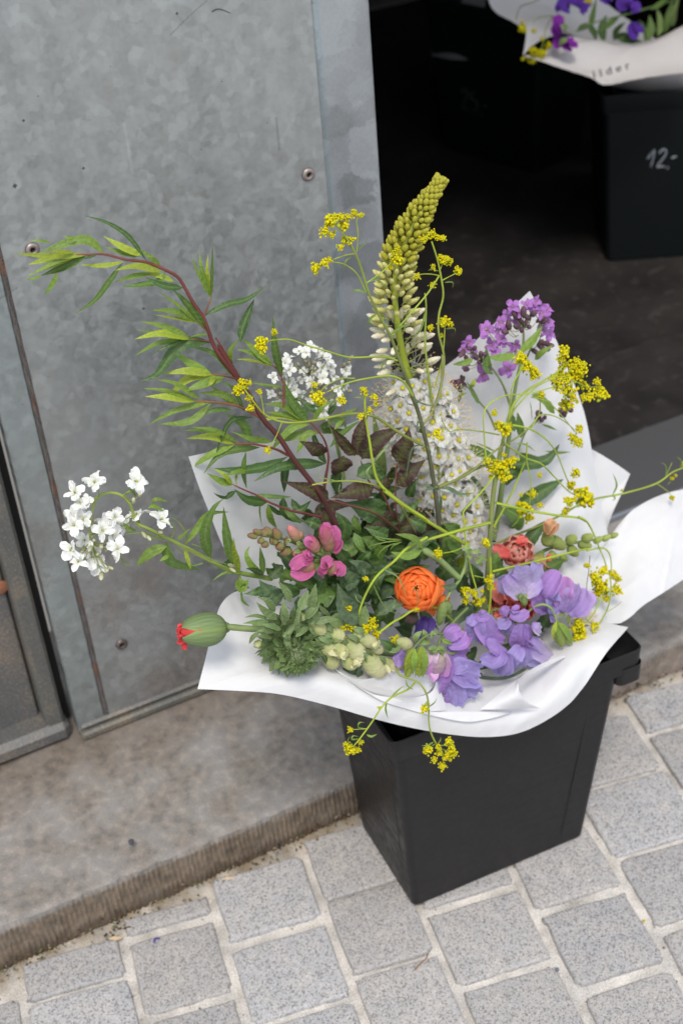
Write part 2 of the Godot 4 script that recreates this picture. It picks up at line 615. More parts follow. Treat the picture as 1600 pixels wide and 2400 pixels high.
func make_ground() -> void:
	# the joints
	var g := structure("pavement")
	var b := Mb.new()
	var fn := noise(FastNoiseLite.TYPE_SIMPLEX_SMOOTH, 9.0, 61, 3)
	var pts := PackedVector3Array()
	var col := PackedColorArray()
	var nx := 200
	var nz := 130
	for r in nz + 1:
		for k in nx + 1:
			var p := Vector3(-0.9 + 3.0 * k / nx, 0.0, -1.445 + 1.95 * r / nz)
			p.y = -0.0065 + fn.get_noise_2d(p.x * 3.0, p.z * 3.0) * 0.0035 + fn.get_noise_2d(p.x * 14.0, p.z * 14.0) * 0.0018
			pts.append(p)
			var edge := clampf(1.0 - (p.z + 1.43) / 0.05, 0.0, 1.0)
			p.y += 0.016 * edge * edge * (0.8 + fn.get_noise_2d(p.x * 4.0, 40.0))   # earth and moss washed against the step
			var damp := clampf(fn.get_noise_2d(p.x * 2.2 + 7.0, p.z * 2.2) * 1.6 - 0.25, 0.0, 0.5)
			var c := (Color(1, 1, 1).lerp(Color(0.55, 0.52, 0.46), damp)).lerp(Color(0.5, 0.42, 0.3), clampf(edge * (0.75 + fn.get_noise_2d(p.x * 5.0, 3.0)), 0.0, 1.0))
			col.append(c)
	b.sheet(pts, nz + 1, nx + 1, col)
	build("mortar_bed", b, M.mortar, g)
	b = Mb.new()
	b.quad(Vector3(-15, -0.014, 20), Vector3(-15, -0.014, -1.44), Vector3(15, -0.014, -1.44), Vector3(15, -0.014, 20), Color(0.75, 0.75, 0.75))
	build("ground_sheet", b, M.mortar, g)
	b = Mb.new()
	rng.seed = 63
	for k in 900:
		var at := Vector3(rng.randf_range(-0.3, 1.5), rng.randf_range(-0.006, -0.003), rng.randf_range(-1.42, -0.75))
		var e := rng.randf_range(0.0006, 0.0019)
		var c := [Color(0.30, 0.27, 0.24), Color(0.10, 0.10, 0.11), Color(0.42, 0.38, 0.33), Color(0.18, 0.15, 0.12)][rng.randi() % 4] as Color
		ball(b, at, Vector3(rng.randfn(), rng.randf(), rng.randfn()), e * 2.2, e, c, vary(c, 0.2), 3, 5)
	build("joint_grit", b, M.soil, g).set_meta("kind", "stuff")
	# setts in columns that run away from the step
	rng.seed = 17
	var ang := deg_to_rad(10.5)
	var U := Vector3(cos(ang), 0, sin(ang))
	var Wd := Vector3(-sin(ang), 0, cos(ang))
	var cols := [-0.92, -0.775, -0.63, -0.485, -0.34, -0.191, -0.038, 0.099, 0.251, 0.382, 0.532, 0.676, 0.836, 0.985, 1.13, 1.275, 1.42, 1.56, 1.70, 1.84]
	var phase := {5: -1.342, 6: -1.262, 7: -1.338, 8: -1.231, 9: -1.300, 10: -1.242, 11: -1.298, 12: -1.370, 13: -1.31}
	for ci in cols.size() - 1:
		var ph: float = phase.get(ci, -1.3 + rng.randf_range(-0.07, 0.07))
		for ri in range(-5, 14):
			var w0 := ph + ri * 0.1385 + rng.randf_range(-0.004, 0.004)
			var w1 := ph + (ri + 1) * 0.1385 + rng.randf_range(-0.004, 0.004)
			var u0: float = cols[ci]
			var u1: float = cols[ci + 1]
			var j := rng.randf_range(0.0042, 0.0072)
			var mid := U * (u0 + u1) * 0.5 + Wd * (w0 + w1) * 0.5
			if mid.x < -0.75 or mid.x > 1.95 or mid.z > 0.35:
				continue
			# cut the row that meets the step
			var near := w0
			var lim := (-1.412 - U.z * (u0 + u1) * 0.5) / Wd.z
			if w1 < lim + 0.03:
				continue
			w0 = maxf(near, lim)
			sett(g, U, Wd, u0 + j, u1 - j, w0 + (j if w0 == near else 0.002), w1 - j)
	# step of worn stone
	var s := structure("stone_step")
	b = Mb.new()
	rng.seed = 23
	var en := noise(FastNoiseLite.TYPE_SIMPLEX, 5.0, 71, 4)
	pts = PackedVector3Array()
	col = PackedColorArray()
	var n := 330
	var zs := [-2.0, -1.75, -1.70, -1.6, -1.5, -1.46, -1.445, -1.4375, -1.433]
	for r in zs.size():
		for k in n + 1:
			var x := -0.9 + 3.0 * k / n
			var chip := maxf(en.get_noise_2d(x * 6.0, 1.0), -0.2) * 0.006 + en.get_noise_2d(x * 30.0, 5.0) * 0.0018
			var e := clampf((zs[r] + 1.5) / 0.067, 0.0, 1.0)
			var y := lerpf(0.09, clampf(0.0785 - 0.0175 * (x - 0.06), 0.066, 0.08), smoothstep(-1.72, -1.44, zs[r])) + en.get_noise_2d(x * 2.0, zs[r] * 4.0) * 0.0012 - (0.0 if r < 7 else (0.0012 if r == 7 else 0.0045))
			pts.append(Vector3(x, y, zs[r] - chip * e))
			var edge := 1.0 if r < 5 else 1.35
			var c := Color(1, 1, 1)
			if zs[r] <= -1.70:   # dirt lying in the corner under the wall
				c = Color(0.72, 0.66, 0.6)
			if edge > 1.0:
				c = Color(1, 1, 1).lerp(Color(1.5, 1.62, 1.78), clampf((r - 4) * 0.42 + en.get_noise_2d(x * 5.0, 9.0 + r) * 0.8, 0.0, 1.0))
			var blue := smoothstep(0.95, 1.15, x)
			col.append(c.lerp(Color(1.25, 1.4, 1.65), blue * 0.8))
	b.sheet(pts, zs.size(), n + 1, col)
	build("step_top", b, M.worn_stone, s)
	# tooled front, one groove every eight millimetres
	b = Mb.new()
	pts = PackedVector3Array()
	col = PackedColorArray()
	n = 1500
	var cn := noise(FastNoiseLite.TYPE_SIMPLEX, 1.0, 72, 3)
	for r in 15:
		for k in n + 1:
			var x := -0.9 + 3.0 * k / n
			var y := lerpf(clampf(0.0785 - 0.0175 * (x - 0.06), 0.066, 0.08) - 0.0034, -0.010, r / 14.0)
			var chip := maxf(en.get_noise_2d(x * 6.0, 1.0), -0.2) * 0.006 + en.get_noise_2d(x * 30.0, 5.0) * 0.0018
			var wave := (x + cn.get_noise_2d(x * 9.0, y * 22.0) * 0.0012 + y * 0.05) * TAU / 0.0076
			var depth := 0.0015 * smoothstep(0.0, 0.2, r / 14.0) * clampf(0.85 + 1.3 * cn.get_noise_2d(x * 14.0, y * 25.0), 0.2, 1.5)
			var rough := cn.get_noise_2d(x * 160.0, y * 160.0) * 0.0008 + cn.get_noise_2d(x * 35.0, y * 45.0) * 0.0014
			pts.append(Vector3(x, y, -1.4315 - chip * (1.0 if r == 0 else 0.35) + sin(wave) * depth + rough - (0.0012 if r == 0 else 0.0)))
			var c := Color(0.78, 0.66, 0.53) * (0.95 + 0.12 * sin(wave) + 0.2 * cn.get_noise_2d(x * 60.0, y * 70.0) + 0.16 * cn.get_noise_2d(x * 9.0, y * 12.0))  # paints groove shade and packed dirt darker than the ridges
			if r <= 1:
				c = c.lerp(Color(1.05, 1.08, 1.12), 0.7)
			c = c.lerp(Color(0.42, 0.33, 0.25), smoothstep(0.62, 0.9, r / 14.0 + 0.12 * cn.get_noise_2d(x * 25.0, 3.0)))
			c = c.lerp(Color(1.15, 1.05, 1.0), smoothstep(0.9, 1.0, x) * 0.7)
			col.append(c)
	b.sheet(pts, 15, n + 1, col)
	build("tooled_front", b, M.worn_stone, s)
	# crumbs of earth and bark along the foot of the step
	b = Mb.new()
	rng.seed = 29
	for k in 620:
		var x := rng.randf_range(-0.25, 1.45)
		var at := Vector3(x, 0.0, -1.428 + absf(rng.randfn(0.0, 0.012)))
		at.y = -0.005 + 0.014 * pow(clampf(1.0 - (at.z + 1.43) / 0.05, 0.0, 1.0), 2.0) + rng.randf_range(0.0, 0.003)
		var e := rng.randf_range(0.0012, 0.0034)
		var c := [Color(0.06, 0.035, 0.02), Color(0.12, 0.07, 0.035), Color(0.03, 0.025, 0.02), Color(0.25, 0.19, 0.12), Color(0.10, 0.11, 0.03)][rng.randi() % 5] as Color
		ball(b, at, Vector3(rng.randfn(), rng.randf() * 0.6, rng.randfn()), e * rng.randf_range(1.2, 3.0), e * 0.6, c, vary(c, 0.3), 3, 5)
	var litter := build("earth_crumbs", b, M.soil, self)
	litter.set_meta("kind", "stuff")
	litter.set_meta("label", "brown earth and bark crumbs along the foot of the stone step")
	litter.set_meta("category", "dirt")

func sett(parent: Node3D, U: Vector3, Wd: Vector3, u0: float, u1: float, w0: float, w1: float) -> void:
	var b := Mb.new()
	var pts := PackedVector3Array()
	var col := PackedColorArray()
	var n := 40
	var cu := (u0 + u1) * 0.5
	var cw := (w0 + w1) * 0.5
	var hu := (u1 - u0) * 0.5
	var hw := (w1 - w0) * 0.5
	var top := rng.randf_range(-0.0012, 0.0022)
	var tilt := Vector2(rng.randf_range(-0.012, 0.012), rng.randf_range(-0.012, 0.012))
	var ph := rng.randf() * 10.0
	var jag := PackedFloat32Array()
	for k in n:
		jag.append(rng.randf_range(-0.0009, 0.0006) - (0.0022 if rng.randf() < 0.07 else 0.0))
	for ring in [[1.0, -0.016, 0.0], [1.0, -0.005, 0.0], [1.0, -0.0016, 0.0009], [1.0, -0.0005, 0.0022], [1.0, 0.0, 0.005], [0.55, 0.0004, 0.0], [0.02, 0.0006, 0.0]]:
		for k in n:
			var a := TAU * k / n
			var e := 0.06
			var cx := signf(cos(a)) * pow(absf(cos(a)), e * 2.0)
			var cz := signf(sin(a)) * pow(absf(sin(a)), e * 2.0)
			var wob := 0.0009 * sin(a * 3.0 + ph) + 0.0010 * sin(a * 7.0 + ph * 2.0) + 0.0006 * sin(a * 19.0 + ph * 5.0) + jag[k]
			var x: float = cx * (hu - float(ring[2]) + wob) * float(ring[0])
			var z: float = cz * (hw - float(ring[2]) + wob) * float(ring[0])
			var y: float = top + float(ring[1]) + x * tilt.x + z * tilt.y + 0.0004 * sin(x * 180.0 + ph) * sin(z * 160.0)
			pts.append(U * (cu + x) + Wd * (cw + z) + Vector3(0, y, 0))
			col.append(Color.WHITE)
	b.sheet(pts, 7, n, col, true)
	build("sett", b, M["granite_%d" % (rng.randi() % 5)], parent)

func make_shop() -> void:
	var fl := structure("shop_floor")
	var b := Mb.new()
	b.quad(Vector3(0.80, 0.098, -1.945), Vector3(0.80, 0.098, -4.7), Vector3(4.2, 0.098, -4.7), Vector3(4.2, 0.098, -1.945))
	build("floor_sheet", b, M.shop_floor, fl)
	var th := thing("door_threshold", "dark grey metal threshold plate with a pale front lip in the shop doorway", "threshold", Vector3(1.6, 0.09, -1.84))
	b = Mb.new()
	box(b, Vector3(0.88, 0.088, -1.9445), Vector3(2.55, 0.102, -1.738), 0.003)
	build("plate", b, M.door_plate, th)
	b = Mb.new()
	box(b, Vector3(0.88, 0.0905, -1.7375), Vector3(2.55, 0.1035, -1.7325), 0.002)
	build("lip", b, M.door_lip, th)
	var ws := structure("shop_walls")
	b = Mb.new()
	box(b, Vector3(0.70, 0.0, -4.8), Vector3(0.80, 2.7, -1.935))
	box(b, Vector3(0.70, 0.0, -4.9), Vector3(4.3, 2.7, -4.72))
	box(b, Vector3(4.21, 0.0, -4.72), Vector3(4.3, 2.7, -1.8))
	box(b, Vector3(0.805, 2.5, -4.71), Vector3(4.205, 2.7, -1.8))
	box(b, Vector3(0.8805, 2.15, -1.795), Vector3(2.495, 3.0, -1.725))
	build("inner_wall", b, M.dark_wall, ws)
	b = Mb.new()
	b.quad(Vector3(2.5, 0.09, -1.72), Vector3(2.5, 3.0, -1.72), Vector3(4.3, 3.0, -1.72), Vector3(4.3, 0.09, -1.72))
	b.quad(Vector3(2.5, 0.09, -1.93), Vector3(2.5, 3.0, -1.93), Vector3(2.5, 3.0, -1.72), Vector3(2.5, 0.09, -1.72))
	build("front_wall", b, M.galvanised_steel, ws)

# ---------- buckets ----------
func rrect(u0: float, u1: float, w0: float, w1: float, r: float, y: float, per := 6) -> PackedVector3Array:
	var q := PackedVector3Array()
	for c in [[u1 - r, w1 - r, 0.0], [u0 + r, w1 - r, 90.0], [u0 + r, w0 + r, 180.0], [u1 - r, w0 + r, 270.0]]:
		for k in per:
			var a := deg_to_rad(float(c[2]) + 90.0 * k / (per - 1))
			q.append(Vector3(float(c[0]) + cos(a) * r, y, -(float(c[1]) + sin(a) * r)))
	return q

func loft(b: Mb, xf: Transform3D, rings: Array) -> void:
	# rings of [u0, u1, w0, w1, radius, y]; u runs along the front, w away from it
	var pts := PackedVector3Array()
	var col := PackedColorArray()
	for r in rings:
		for p in rrect(r[0], r[1], r[2], r[3], r[4], r[5]):
			pts.append(xf * p)
			col.append(Color.WHITE)
	b.sheet(pts, rings.size(), 24, col, true)

func bucket(xf: Transform3D, label: String, m: Material, group := "") -> Node3D:
	# square tapering flower bucket: folded rim with grips at both ends, and a liner pushed down inside
	var t := thing("flower_bucket", label, "bucket", xf.origin, group)
	var h := 0.37
	var b := Mb.new()
	loft(b, xf, [[0.02, 0.266, 0.02, 0.16, 0.004, 0.001], [0.004, 0.282, 0.004, 0.176, 0.008, 0.0], [0.0, 0.286, 0.0, 0.18, 0.010, 0.004], [-0.0205, 0.318, -0.026, 0.2, 0.013, h - 0.04], [-0.0215, 0.320, -0.027, 0.2015, 0.013, h - 0.030], [-0.0185, 0.317, -0.024, 0.1985, 0.012, h - 0.028], [0.004, 0.282, 0.004, 0.176, 0.008, 0.006], [0.02, 0.266, 0.02, 0.16, 0.004, 0.006]])
	build("body", b, m, t)
	# panel lines moulded into front and left side
	b = Mb.new()
	for s in [[0.245, 0.03, 0.275, h - 0.045]]:
		var p0 := xf * Vector3(s[0], s[1], 0.0018 + (s[1] / h) * 0.0265)
		var p1 := xf * Vector3(s[2], s[3], 0.0018 + (s[3] / h) * 0.0265)
		tube(b, [p0, p1], 0.0005, 0.0005, Color.WHITE, Color.WHITE, 4, 6)
	tube(b, [xf * Vector3(0.0, 0.035, -0.024), xf * Vector3(-0.0175, 0.29, -0.005)], 0.0022, 0.0016, Color.WHITE, Color.WHITE, 4, 6)
	build("moulded_line", b, m, t)
	# rim
	b = Mb.new()
	var r0 := [-0.029, 0.3535, -0.0285, 0.203, 0.012]
	loft(b, xf, [[r0[0] + 0.012, r0[1] - 0.036, r0[2] + 0.006, r0[3] - 0.006, 0.008, h - 0.037], [r0[0] + 0.002, r0[1] - 0.002, r0[2], r0[3], 0.012, h - 0.036], [r0[0], r0[1], r0[2] - 0.001, r0[3], 0.012, h - 0.001], [r0[0] + 0.001, r0[1] - 0.001, r0[2], r0[3] - 0.001, 0.012, h], [r0[0] + 0.0025, r0[1] - 0.0025, r0[2] + 0.0015, r0[3] - 0.0025, 0.011, h], [r0[0] + 0.003, r0[1] - 0.003, r0[2] + 0.002, r0[3] - 0.003, 0.010, h - 0.034], [r0[0] + 0.02, r0[1] - 0.04, r0[2] + 0.012, r0[3] - 0.02, 0.006, h - 0.034]])
	build("rim", b, m, t)
	# grips that hang from the rim at the ends
	for e in [[0.313, 0.352], ]:
		b = Mb.new()
		loft(b, xf, [[e[0], e[1] + 0.0022, -0.0300, 0.2035, 0.011, h - 0.026], [e[0], e[1] + 0.0016, -0.0296, 0.203, 0.011, h - 0.055], [e[0] + 0.003, e[1] - 0.003, -0.0255, 0.199, 0.008, h - 0.055], [e[0] + 0.003, e[1] - 0.003, -0.0255, 0.199, 0.008, h - 0.038]])
		build("grip", b, m, t)
	# liner
	b = Mb.new()
	loft(b, xf, [[0.012, 0.272, 0.012, 0.165, 0.01, 0.03], [0.004, 0.322, 0.006, 0.168, 0.012, h - 0.012], [0.006, 0.320, 0.008, 0.166, 0.011, h - 0.0105], [0.008, 0.318, 0.010, 0.164, 0.010, h - 0.012], [0.014, 0.270, 0.014, 0.163, 0.01, 0.032], [0.1, 0.12, 0.08, 0.1, 0.004, 0.032]])
	build("liner", b, m, t)
	return t

# ---------- plants ----------
const FRESH := 0
const YELLOW := 1
const DARK := 2
const BLUE := 3
const PURPLE := 4
const PALE := 5
const MID := 6
const HAIRY := 7
var TONE := [Color(0.195, 0.315, 0.045), Color(0.350, 0.440, 0.038), Color(0.062, 0.130, 0.034), Color(0.115, 0.185, 0.100), Color(0.062, 0.026, 0.024), Color(0.24, 0.34, 0.11), Color(0.115, 0.210, 0.040), Color(0.185, 0.275, 0.105)]
var aim := Vector3.ZERO      # what the flowers and buds of a head turn away from
var hub: Array = []          # where their stalks start
var petal_in := Color.WHITE
var petal_out := Color.WHITE
var egg_a := Color.WHITE
var egg_b := Color.WHITE
var ruffle := 0.05
var FACE := Vector3(-0.25, 0.72, 0.64)

func leaf_mesh(pts: Array, w: float, tone: int, broad: float, called: String, parent: Node) -> void:
	var n := 13 if broad < 0.5 else 22
	var p := smooth(pts, n)
	var base: Color = vary(TONE[tone], 0.16)
	var face := (FACE + Vector3(rng.randfn(0, 0.25), rng.randfn(0, 0.2), rng.randfn(0, 0.2))).normalized()
	var q := PackedVector3Array()
	var col := PackedColorArray()
	var fold := rng.randf_range(0.10, 0.32)
	var curl := rng.randf_range(-0.35, 0.35)
	var wave := rng.randf() * TAU
	var nc := 7
	for k in n + 1:
		var t := float(k) / n
		var dir := (p[mini(k + 1, n)] - p[maxi(k - 1, 0)]).normalized()
		var side := dir.cross(face).normalized()
		var nrm := side.cross(dir).normalized()
		var prof := pow(maxf(sin(PI * pow(t, 0.72 if broad < 0.5 else 0.60)), 0.0), 0.95 if broad < 0.5 else 0.9)
		if t > 0.6 and broad > 0.5:
			prof *= 1.0 - (t - 0.6) * 1.1
		if t < 0.1:
			prof = maxf(prof * t * 10.0, 0.06)
		side = side.rotated(dir, curl * (t - 0.3))
		nrm = side.cross(dir).normalized()
		for s in nc:
			var u := (s - 3) / 3.0
			var hw := w * 0.5 * prof * (1.0 + (0.05 * sin(k * 2.6 + wave) if absi(s - 3) == 3 else 0.0))
			var rip := sin(t * 15.0 + wave + u * 1.5) * (0.07 if broad < 0.5 else 0.13) * absf(u)
			var quilt := 0.0 if broad < 0.5 else 0.075 * sin(t * 44.0 - absf(u) * 7.0) * (1.0 - absf(absf(u) - 0.5) * 1.4)
			q.append(p[k] + side * u * hw + nrm * hw * (absf(u) * fold * 2.0 - u * u * fold + rip + quilt))
			var c := base * (1.0 + 0.16 * sin(t * 31.0 + absf(u) * 5.0 + wave) * (1.0 if broad > 0.5 else 0.5))
			if s == 3:
				c = c.lerp(TONE[PALE] if tone != PURPLE else Color(0.13, 0.14, 0.045), 0.42)
			elif s == 2 or s == 4:
				c = c.lerp(TONE[PALE], 0.05)
			if tone == HAIRY and absi(s - 3) == 3:
				c = c.lerp(Color(0.30, 0.36, 0.20), 0.5)
			if tone == PURPLE:
				c = c.lerp(Color(0.105, 0.135, 0.035), clampf((0.9 - absf(u)) * (0.85 - t * 0.7) * (0.5 + fold * 2.0), 0.0, 0.85) * (0.75 + 0.25 * sin(t * 40.0 - absf(u) * 9.0)))
			elif tone == FRESH or tone == YELLOW:
				c = c.lerp(TONE[YELLOW] * 1.1, 0.5 * maxf(0.4 - t, 0.0))
			c.a = 1.0
			col.append(c)
	var b := Mb.new()
	b.sheet(q, n + 1, nc, col)
	build(called, b, M.leaf_dark if tone == PURPLE else M.leaf, parent)

func lf(parent: Node, pts: Array, w: int, tone: int) -> void:   # slender leaf
	leaf_mesh(pts, w * 0.000112, tone, 0.0, "leaf", parent)

func lo(parent: Node, pts: Array, w: int, tone: int) -> void:   # broad pointed leaf
	leaf_mesh(pts, w * 0.0001, tone, 1.0, "leaf", parent)

func br(parent: Node, pts: Array, w: int, tone: int) -> void:   # thin bract
	leaf_mesh(pts, maxf(w * 0.0001, 0.0016), tone, 0.0, "bract", parent)

func stem(parent: Node, pts: Array, d0: float, d1: float, c0: Color, c1: Color, called := "stem") -> void:
	# diameters in millimetres
	var b := Mb.new()
	tube(b, pts, d0 * 0.0005, d1 * 0.0005, c0, c1)
	build(called, b, M.stalk, parent)

func part(parent: Node, called: String, at: Vector3) -> Node3D:
	var o := Node3D.new()
	var nm := called
	var n := 0
	while parent.has_node(nm):
		n += 1
		nm = "%s_%03d" % [called, n]
	o.name = nm
	o.position = at - where(parent)
	parent.add_child(o)
	return o

func petal_mesh(pts: Array, w: float, face: Vector3, cup: float) -> Mb:
	var n := 12
	var p := smooth(pts, n)
	var q := PackedVector3Array()
	var col := PackedColorArray()
	var nc := 13
	var ph := rng.randf() * TAU
	var ph2 := rng.randf() * TAU
	var cin := vary(petal_in, 0.08)
	var cout := vary(petal_out, 0.08)
	for k in n + 1:
		var t := float(k) / n
		var dir := (p[mini(k + 1, n)] - p[maxi(k - 1, 0)]).normalized()
		var side := dir.cross(face).normalized()
		var nrm := side.cross(dir).normalized()
		var prof := pow(maxf(1.0 - pow(absf(t * 1.0 - 0.56) / 0.58, 2.4), 0.0), 0.5)
		prof = maxf(prof, 0.14 if t < 0.5 else 0.25)
		for s in nc:
			var u := (s - 6) / 6.0
			var hw := w * 0.5 * prof * (1.0 + 0.05 * sin(t * 13.0 + ph2) * u * u)
			var edge := u * u * t
			var along := dir * (-absf(u) * absf(u) * w * 0.16 * (1.0 if t > 0.6 else 0.0) * (t - 0.6) * 2.5)
			q.append(p[k] + side * u * hw + along + nrm * (cup * w * (u * u - 0.3) + ruffle * w * (sin(u * 6.0 + ph + t * 3.0) * (edge + t * t * 0.6) + 0.5 * sin(u * 13.0 + ph2) * t * t * t + 0.22 * sin(u * 4.0 - t * 11.0 + ph2))))
			var c := cin.lerp(cout, clampf(t * 0.9 + edge * 0.25, 0.0, 1.0))
			c = c * (1.0 + 0.10 * sin(u * 23.0 + ph) * (1.0 - t * 0.4) + 0.06 * sin(t * 9.0 + u * 4.0 + ph))
			if k == n or s == 0 or s == nc - 1:
				c = c.lerp(petal_out * 1.25, 0.5)
			c.a = 1.0
			col.append(c)
	var b := Mb.new()
	b.sheet(q, n + 1, nc, col)
	return b

func pt(parent: Node, pts: Array, w: int, tone: int) -> void:   # a single petal, tone -1 cups away
	var face := (FACE + Vector3(rng.randfn(0, 0.25), rng.randfn(0, 0.2), rng.randfn(0, 0.25))).normalized()
	build("petal", petal_mesh(pts, w * 0.0001, face, (0.09 if tone >= 0 else -0.12) * rng.randf_range(0.5, 1.4)), M.petal, parent)

func eg(parent: Node, pts: Array, w: int, tone: int) -> void:   # a closed bud, tone 2 widest near the mouth from its stalk end to its tip
	var b := Mb.new()
	var d: Vector3 = pts[-1] - pts[0]
	ball(b, pts[0], d, d.length(), w * 0.00005, vary(egg_a, 0.1), vary(egg_b, 0.1), 9, 10, [0.0, 0.35, -0.35][tone])
	build("bud", b, M.petal, parent)

var cluster_meshes: Array = []
func make_clusters() -> void:
	for k in 6:
		rng.seed = 300 + k
		var b := Mb.new()
		var n := 34 + k * 4
		for j in 7:
			var d := Vector3(rng.randfn(0, 0.5), rng.randfn(0, 0.5), rng.randf_range(0.1, 0.8)).normalized()
			tube(b, [Vector3(0, 0, -0.42), d * 0.16, d * 0.36], 0.035, 0.02, Color(0.25, 0.33, 0.04), Color(0.36, 0.36, 0.03), 3, 4)
		for j in n:
			var d := Vector3(rng.randfn(), rng.randfn(), rng.randfn() + 0.35).normalized()
			var r := rng.randf_range(0.24, 0.47)
			var lump := 0.75 + 0.30 * sin(d.x * 7.0 + k) * cos(d.y * 6.0 + k * 2.0)
			var at := d * r * lump * Vector3(1.05, 1.0, 0.8)
			var e := rng.randf_range(0.060, 0.100)
			var c := Color(0.74, 0.61, 0.006).lerp(Color(0.54, 0.53, 0.014), rng.randf() * 0.9)
			if rng.randf() < 0.14:
				c = Color(0.42, 0.45, 0.03)
			ball(b, at - d * e, d, e * 2.1, e, c * 0.9, vary(c, 0.12), 4, 5)
		cluster_meshes.append(b.mesh())

func cl(parent: Node, at: Vector3, w: int, _t: int) -> void:   # a head of tiny yellow flowers
	var up := (Vector3(rng.randfn(0, 0.5), 0.8 + rng.randfn(0, 0.4), 0.5 + rng.randfn(0, 0.4))).normalized()
	var bas := Basis.looking_at(-up, Vector3(0.1, 0.2, 1)).rotated(up, rng.randf() * TAU)
	var s := w * 0.0001
	var o := put_mesh("flower_cluster", cluster_meshes[rng.randi() % 6], M.floret, parent, Transform3D(bas.scaled(Vector3.ONE * s * rng.randf_range(1.08, 1.28)), at))
	o.set_meta("kind", "stuff")

var rocket_meshes := {}
func make_rocket(key: String, c0: Color, c1: Color) -> void:
	var list := []
	for k in 5:
		rng.seed = 500 + k
		petal_in = c0
		petal_out = c1
		ruffle = 0.06
		var b := Mb.new()
		for j in 4:
			var a := TAU * (j + rng.randf_range(-0.10, 0.10)) / 4.0
			var d := Vector3(cos(a), sin(a), 0)
			var bend := rng.randf_range(-0.26, 0.20)
			var len := rng.randf_range(0.46, 0.54)
			var m := petal_mesh([d * 0.03 + Vector3(0, 0, -0.10), d * 0.16 + Vector3(0, 0, 0.0), d * len * 0.7 + Vector3(0, 0, 0.03), d * len + Vector3(0, 0, bend)], rng.randf_range(0.34, 0.46), Vector3(0, 0, 1).rotated(d, rng.randf_range(-0.6, 0.6)), rng.randf_range(-0.08, 0.12))
			b.sheet(m.v, 13, 13, m.c)
		ball(b, Vector3(0, 0, -0.03), Vector3(0, 0, 1), 0.10, 0.045, Color(0.35, 0.4, 0.06), Color(0.55, 0.5, 0.1), 4, 6)
		tube(b, [Vector3(0, 0, -0.42), Vector3(0.01, 0, -0.2), Vector3(0, 0, -0.04)], 0.022, 0.03, Color(0.22, 0.28, 0.08), Color(0.36, 0.40, 0.16), 4, 5)
		list.append(b.mesh())
	rocket_meshes[key] = list

func rk(parent: Node, at: Vector3, w: int, tone: int) -> void:   # a four petalled flower; tone 0 white, 1 purple
	var out := ((at - aim).normalized() * 0.75 + FACE * 0.75 + Vector3(rng.randfn(), rng.randfn(), rng.randfn()) * (0.42 if tone == 0 else 0.28)).normalized()
	var bas := Basis.looking_at(-out, Vector3(0.2, 1, 0.1)).rotated(out, rng.randf() * TAU)
	var s := w * (0.000106 if tone == 0 else 0.000105) * rng.randf_range(0.86, 1.08)
	put_mesh("flower", rocket_meshes["purple" if tone else "white"][rng.randi() % 5], M.petal, parent, Transform3D(bas.scaled(Vector3.ONE * s), at))
	pedicel(parent, at - out * s * 0.3, 1.1)

func pedicel(parent: Node, at: Vector3, d: float) -> void:
	if hub.is_empty():
		return
	var best: Vector3 = hub[0]
	for h in hub:
		if h.distance_to(at) < best.distance_to(at):
			best = h
	var mid := (best + at) * 0.5 + Vector3(0, -0.004, 0.002)
	stem(parent, [best, mid, at], d * 1.2, d, Color(0.19, 0.25, 0.05), Color(0.22, 0.26, 0.07), "pedicel")

func bd(parent: Node, at: Vector3, w: int, _t: int) -> void:   # a small closed bud of a head
	var out := ((at - aim).normalized() + Vector3(rng.randfn(), rng.randfn() + 0.5, rng.randfn()) * 0.35).normalized()
	var s := w * 0.0001
	var b := Mb.new()
	ball(b, at - out * s * 0.9, out, s * 1.9, s * 0.40, vary(egg_a, 0.15), vary(egg_b, 0.15), 6, 7)
	build("bud", b, M.petal, parent)
	pedicel(parent, at - out * s * 0.8, 0.9)

func layered_flower(parent: Node, called: String, at: Vector3, r: float, axis: Vector3, layers: int, per: int, open0: float, open1: float, frill: float, sd: int) -> Node3D:
	# petals wrapped round a ball, the outer ones reaching less far over the top
	rng.seed = sd
	var f := part(parent, called, at) if called != "" else parent as Node3D
	var bas := Basis.looking_at(-axis.normalized(), Vector3(0.1, 0.3, 1))
	for l in layers:
		var k := float(l) / maxf(layers - 1, 1)
		var rr := r * lerpf(0.40, 1.0, k)
		var top := deg_to_rad(lerpf(open0, open1, k))
		for j in per:
			var a0 := TAU * (j + 0.37 * l) / per + rng.randf_range(-0.2, 0.2)
			var half := PI / per * rng.randf_range(1.25, 1.5)
			var b := Mb.new()
			var q := PackedVector3Array()
			var col := PackedColorArray()
			var rows := 9
			var nc := 10
			var ph := rng.randf() * TAU
			var cin := vary(petal_in, 0.08)
			var cout := vary(petal_out, 0.10)
			for i in rows + 1:
				var t := float(i) / rows
				for s in nc + 1:
					var u := s * 2.0 / nc - 1.0
					var th := lerpf(PI * 0.93, top + absf(u) * absf(u) * 0.30 + frill * 0.25 * sin(u * 7.0 + ph), t)
					var a := a0 + u * half * (0.35 + 0.65 * sin(PI * (0.15 + t * 0.6)))
					var rad := rr * (1.0 + frill * 0.22 * sin(u * 9.0 + ph) * t * t + 0.06 * t * t * (1.0 if l else 0.0)) + 0.0006 * j
					q.append(at + bas * (Vector3(sin(th) * cos(a), sin(th) * sin(a), cos(th) * 0.86) * rad))
					var c := cin.lerp(cout, t * t)
					if i == rows:
						c = c * 1.08
					c = c * (1.0 + 0.06 * sin(u * 31.0 + ph))
					c.a = 1.0
					col.append(c)
			b.sheet(q, rows + 1, nc + 1, col)
			build("petal", b, M.petal, f)
	return f

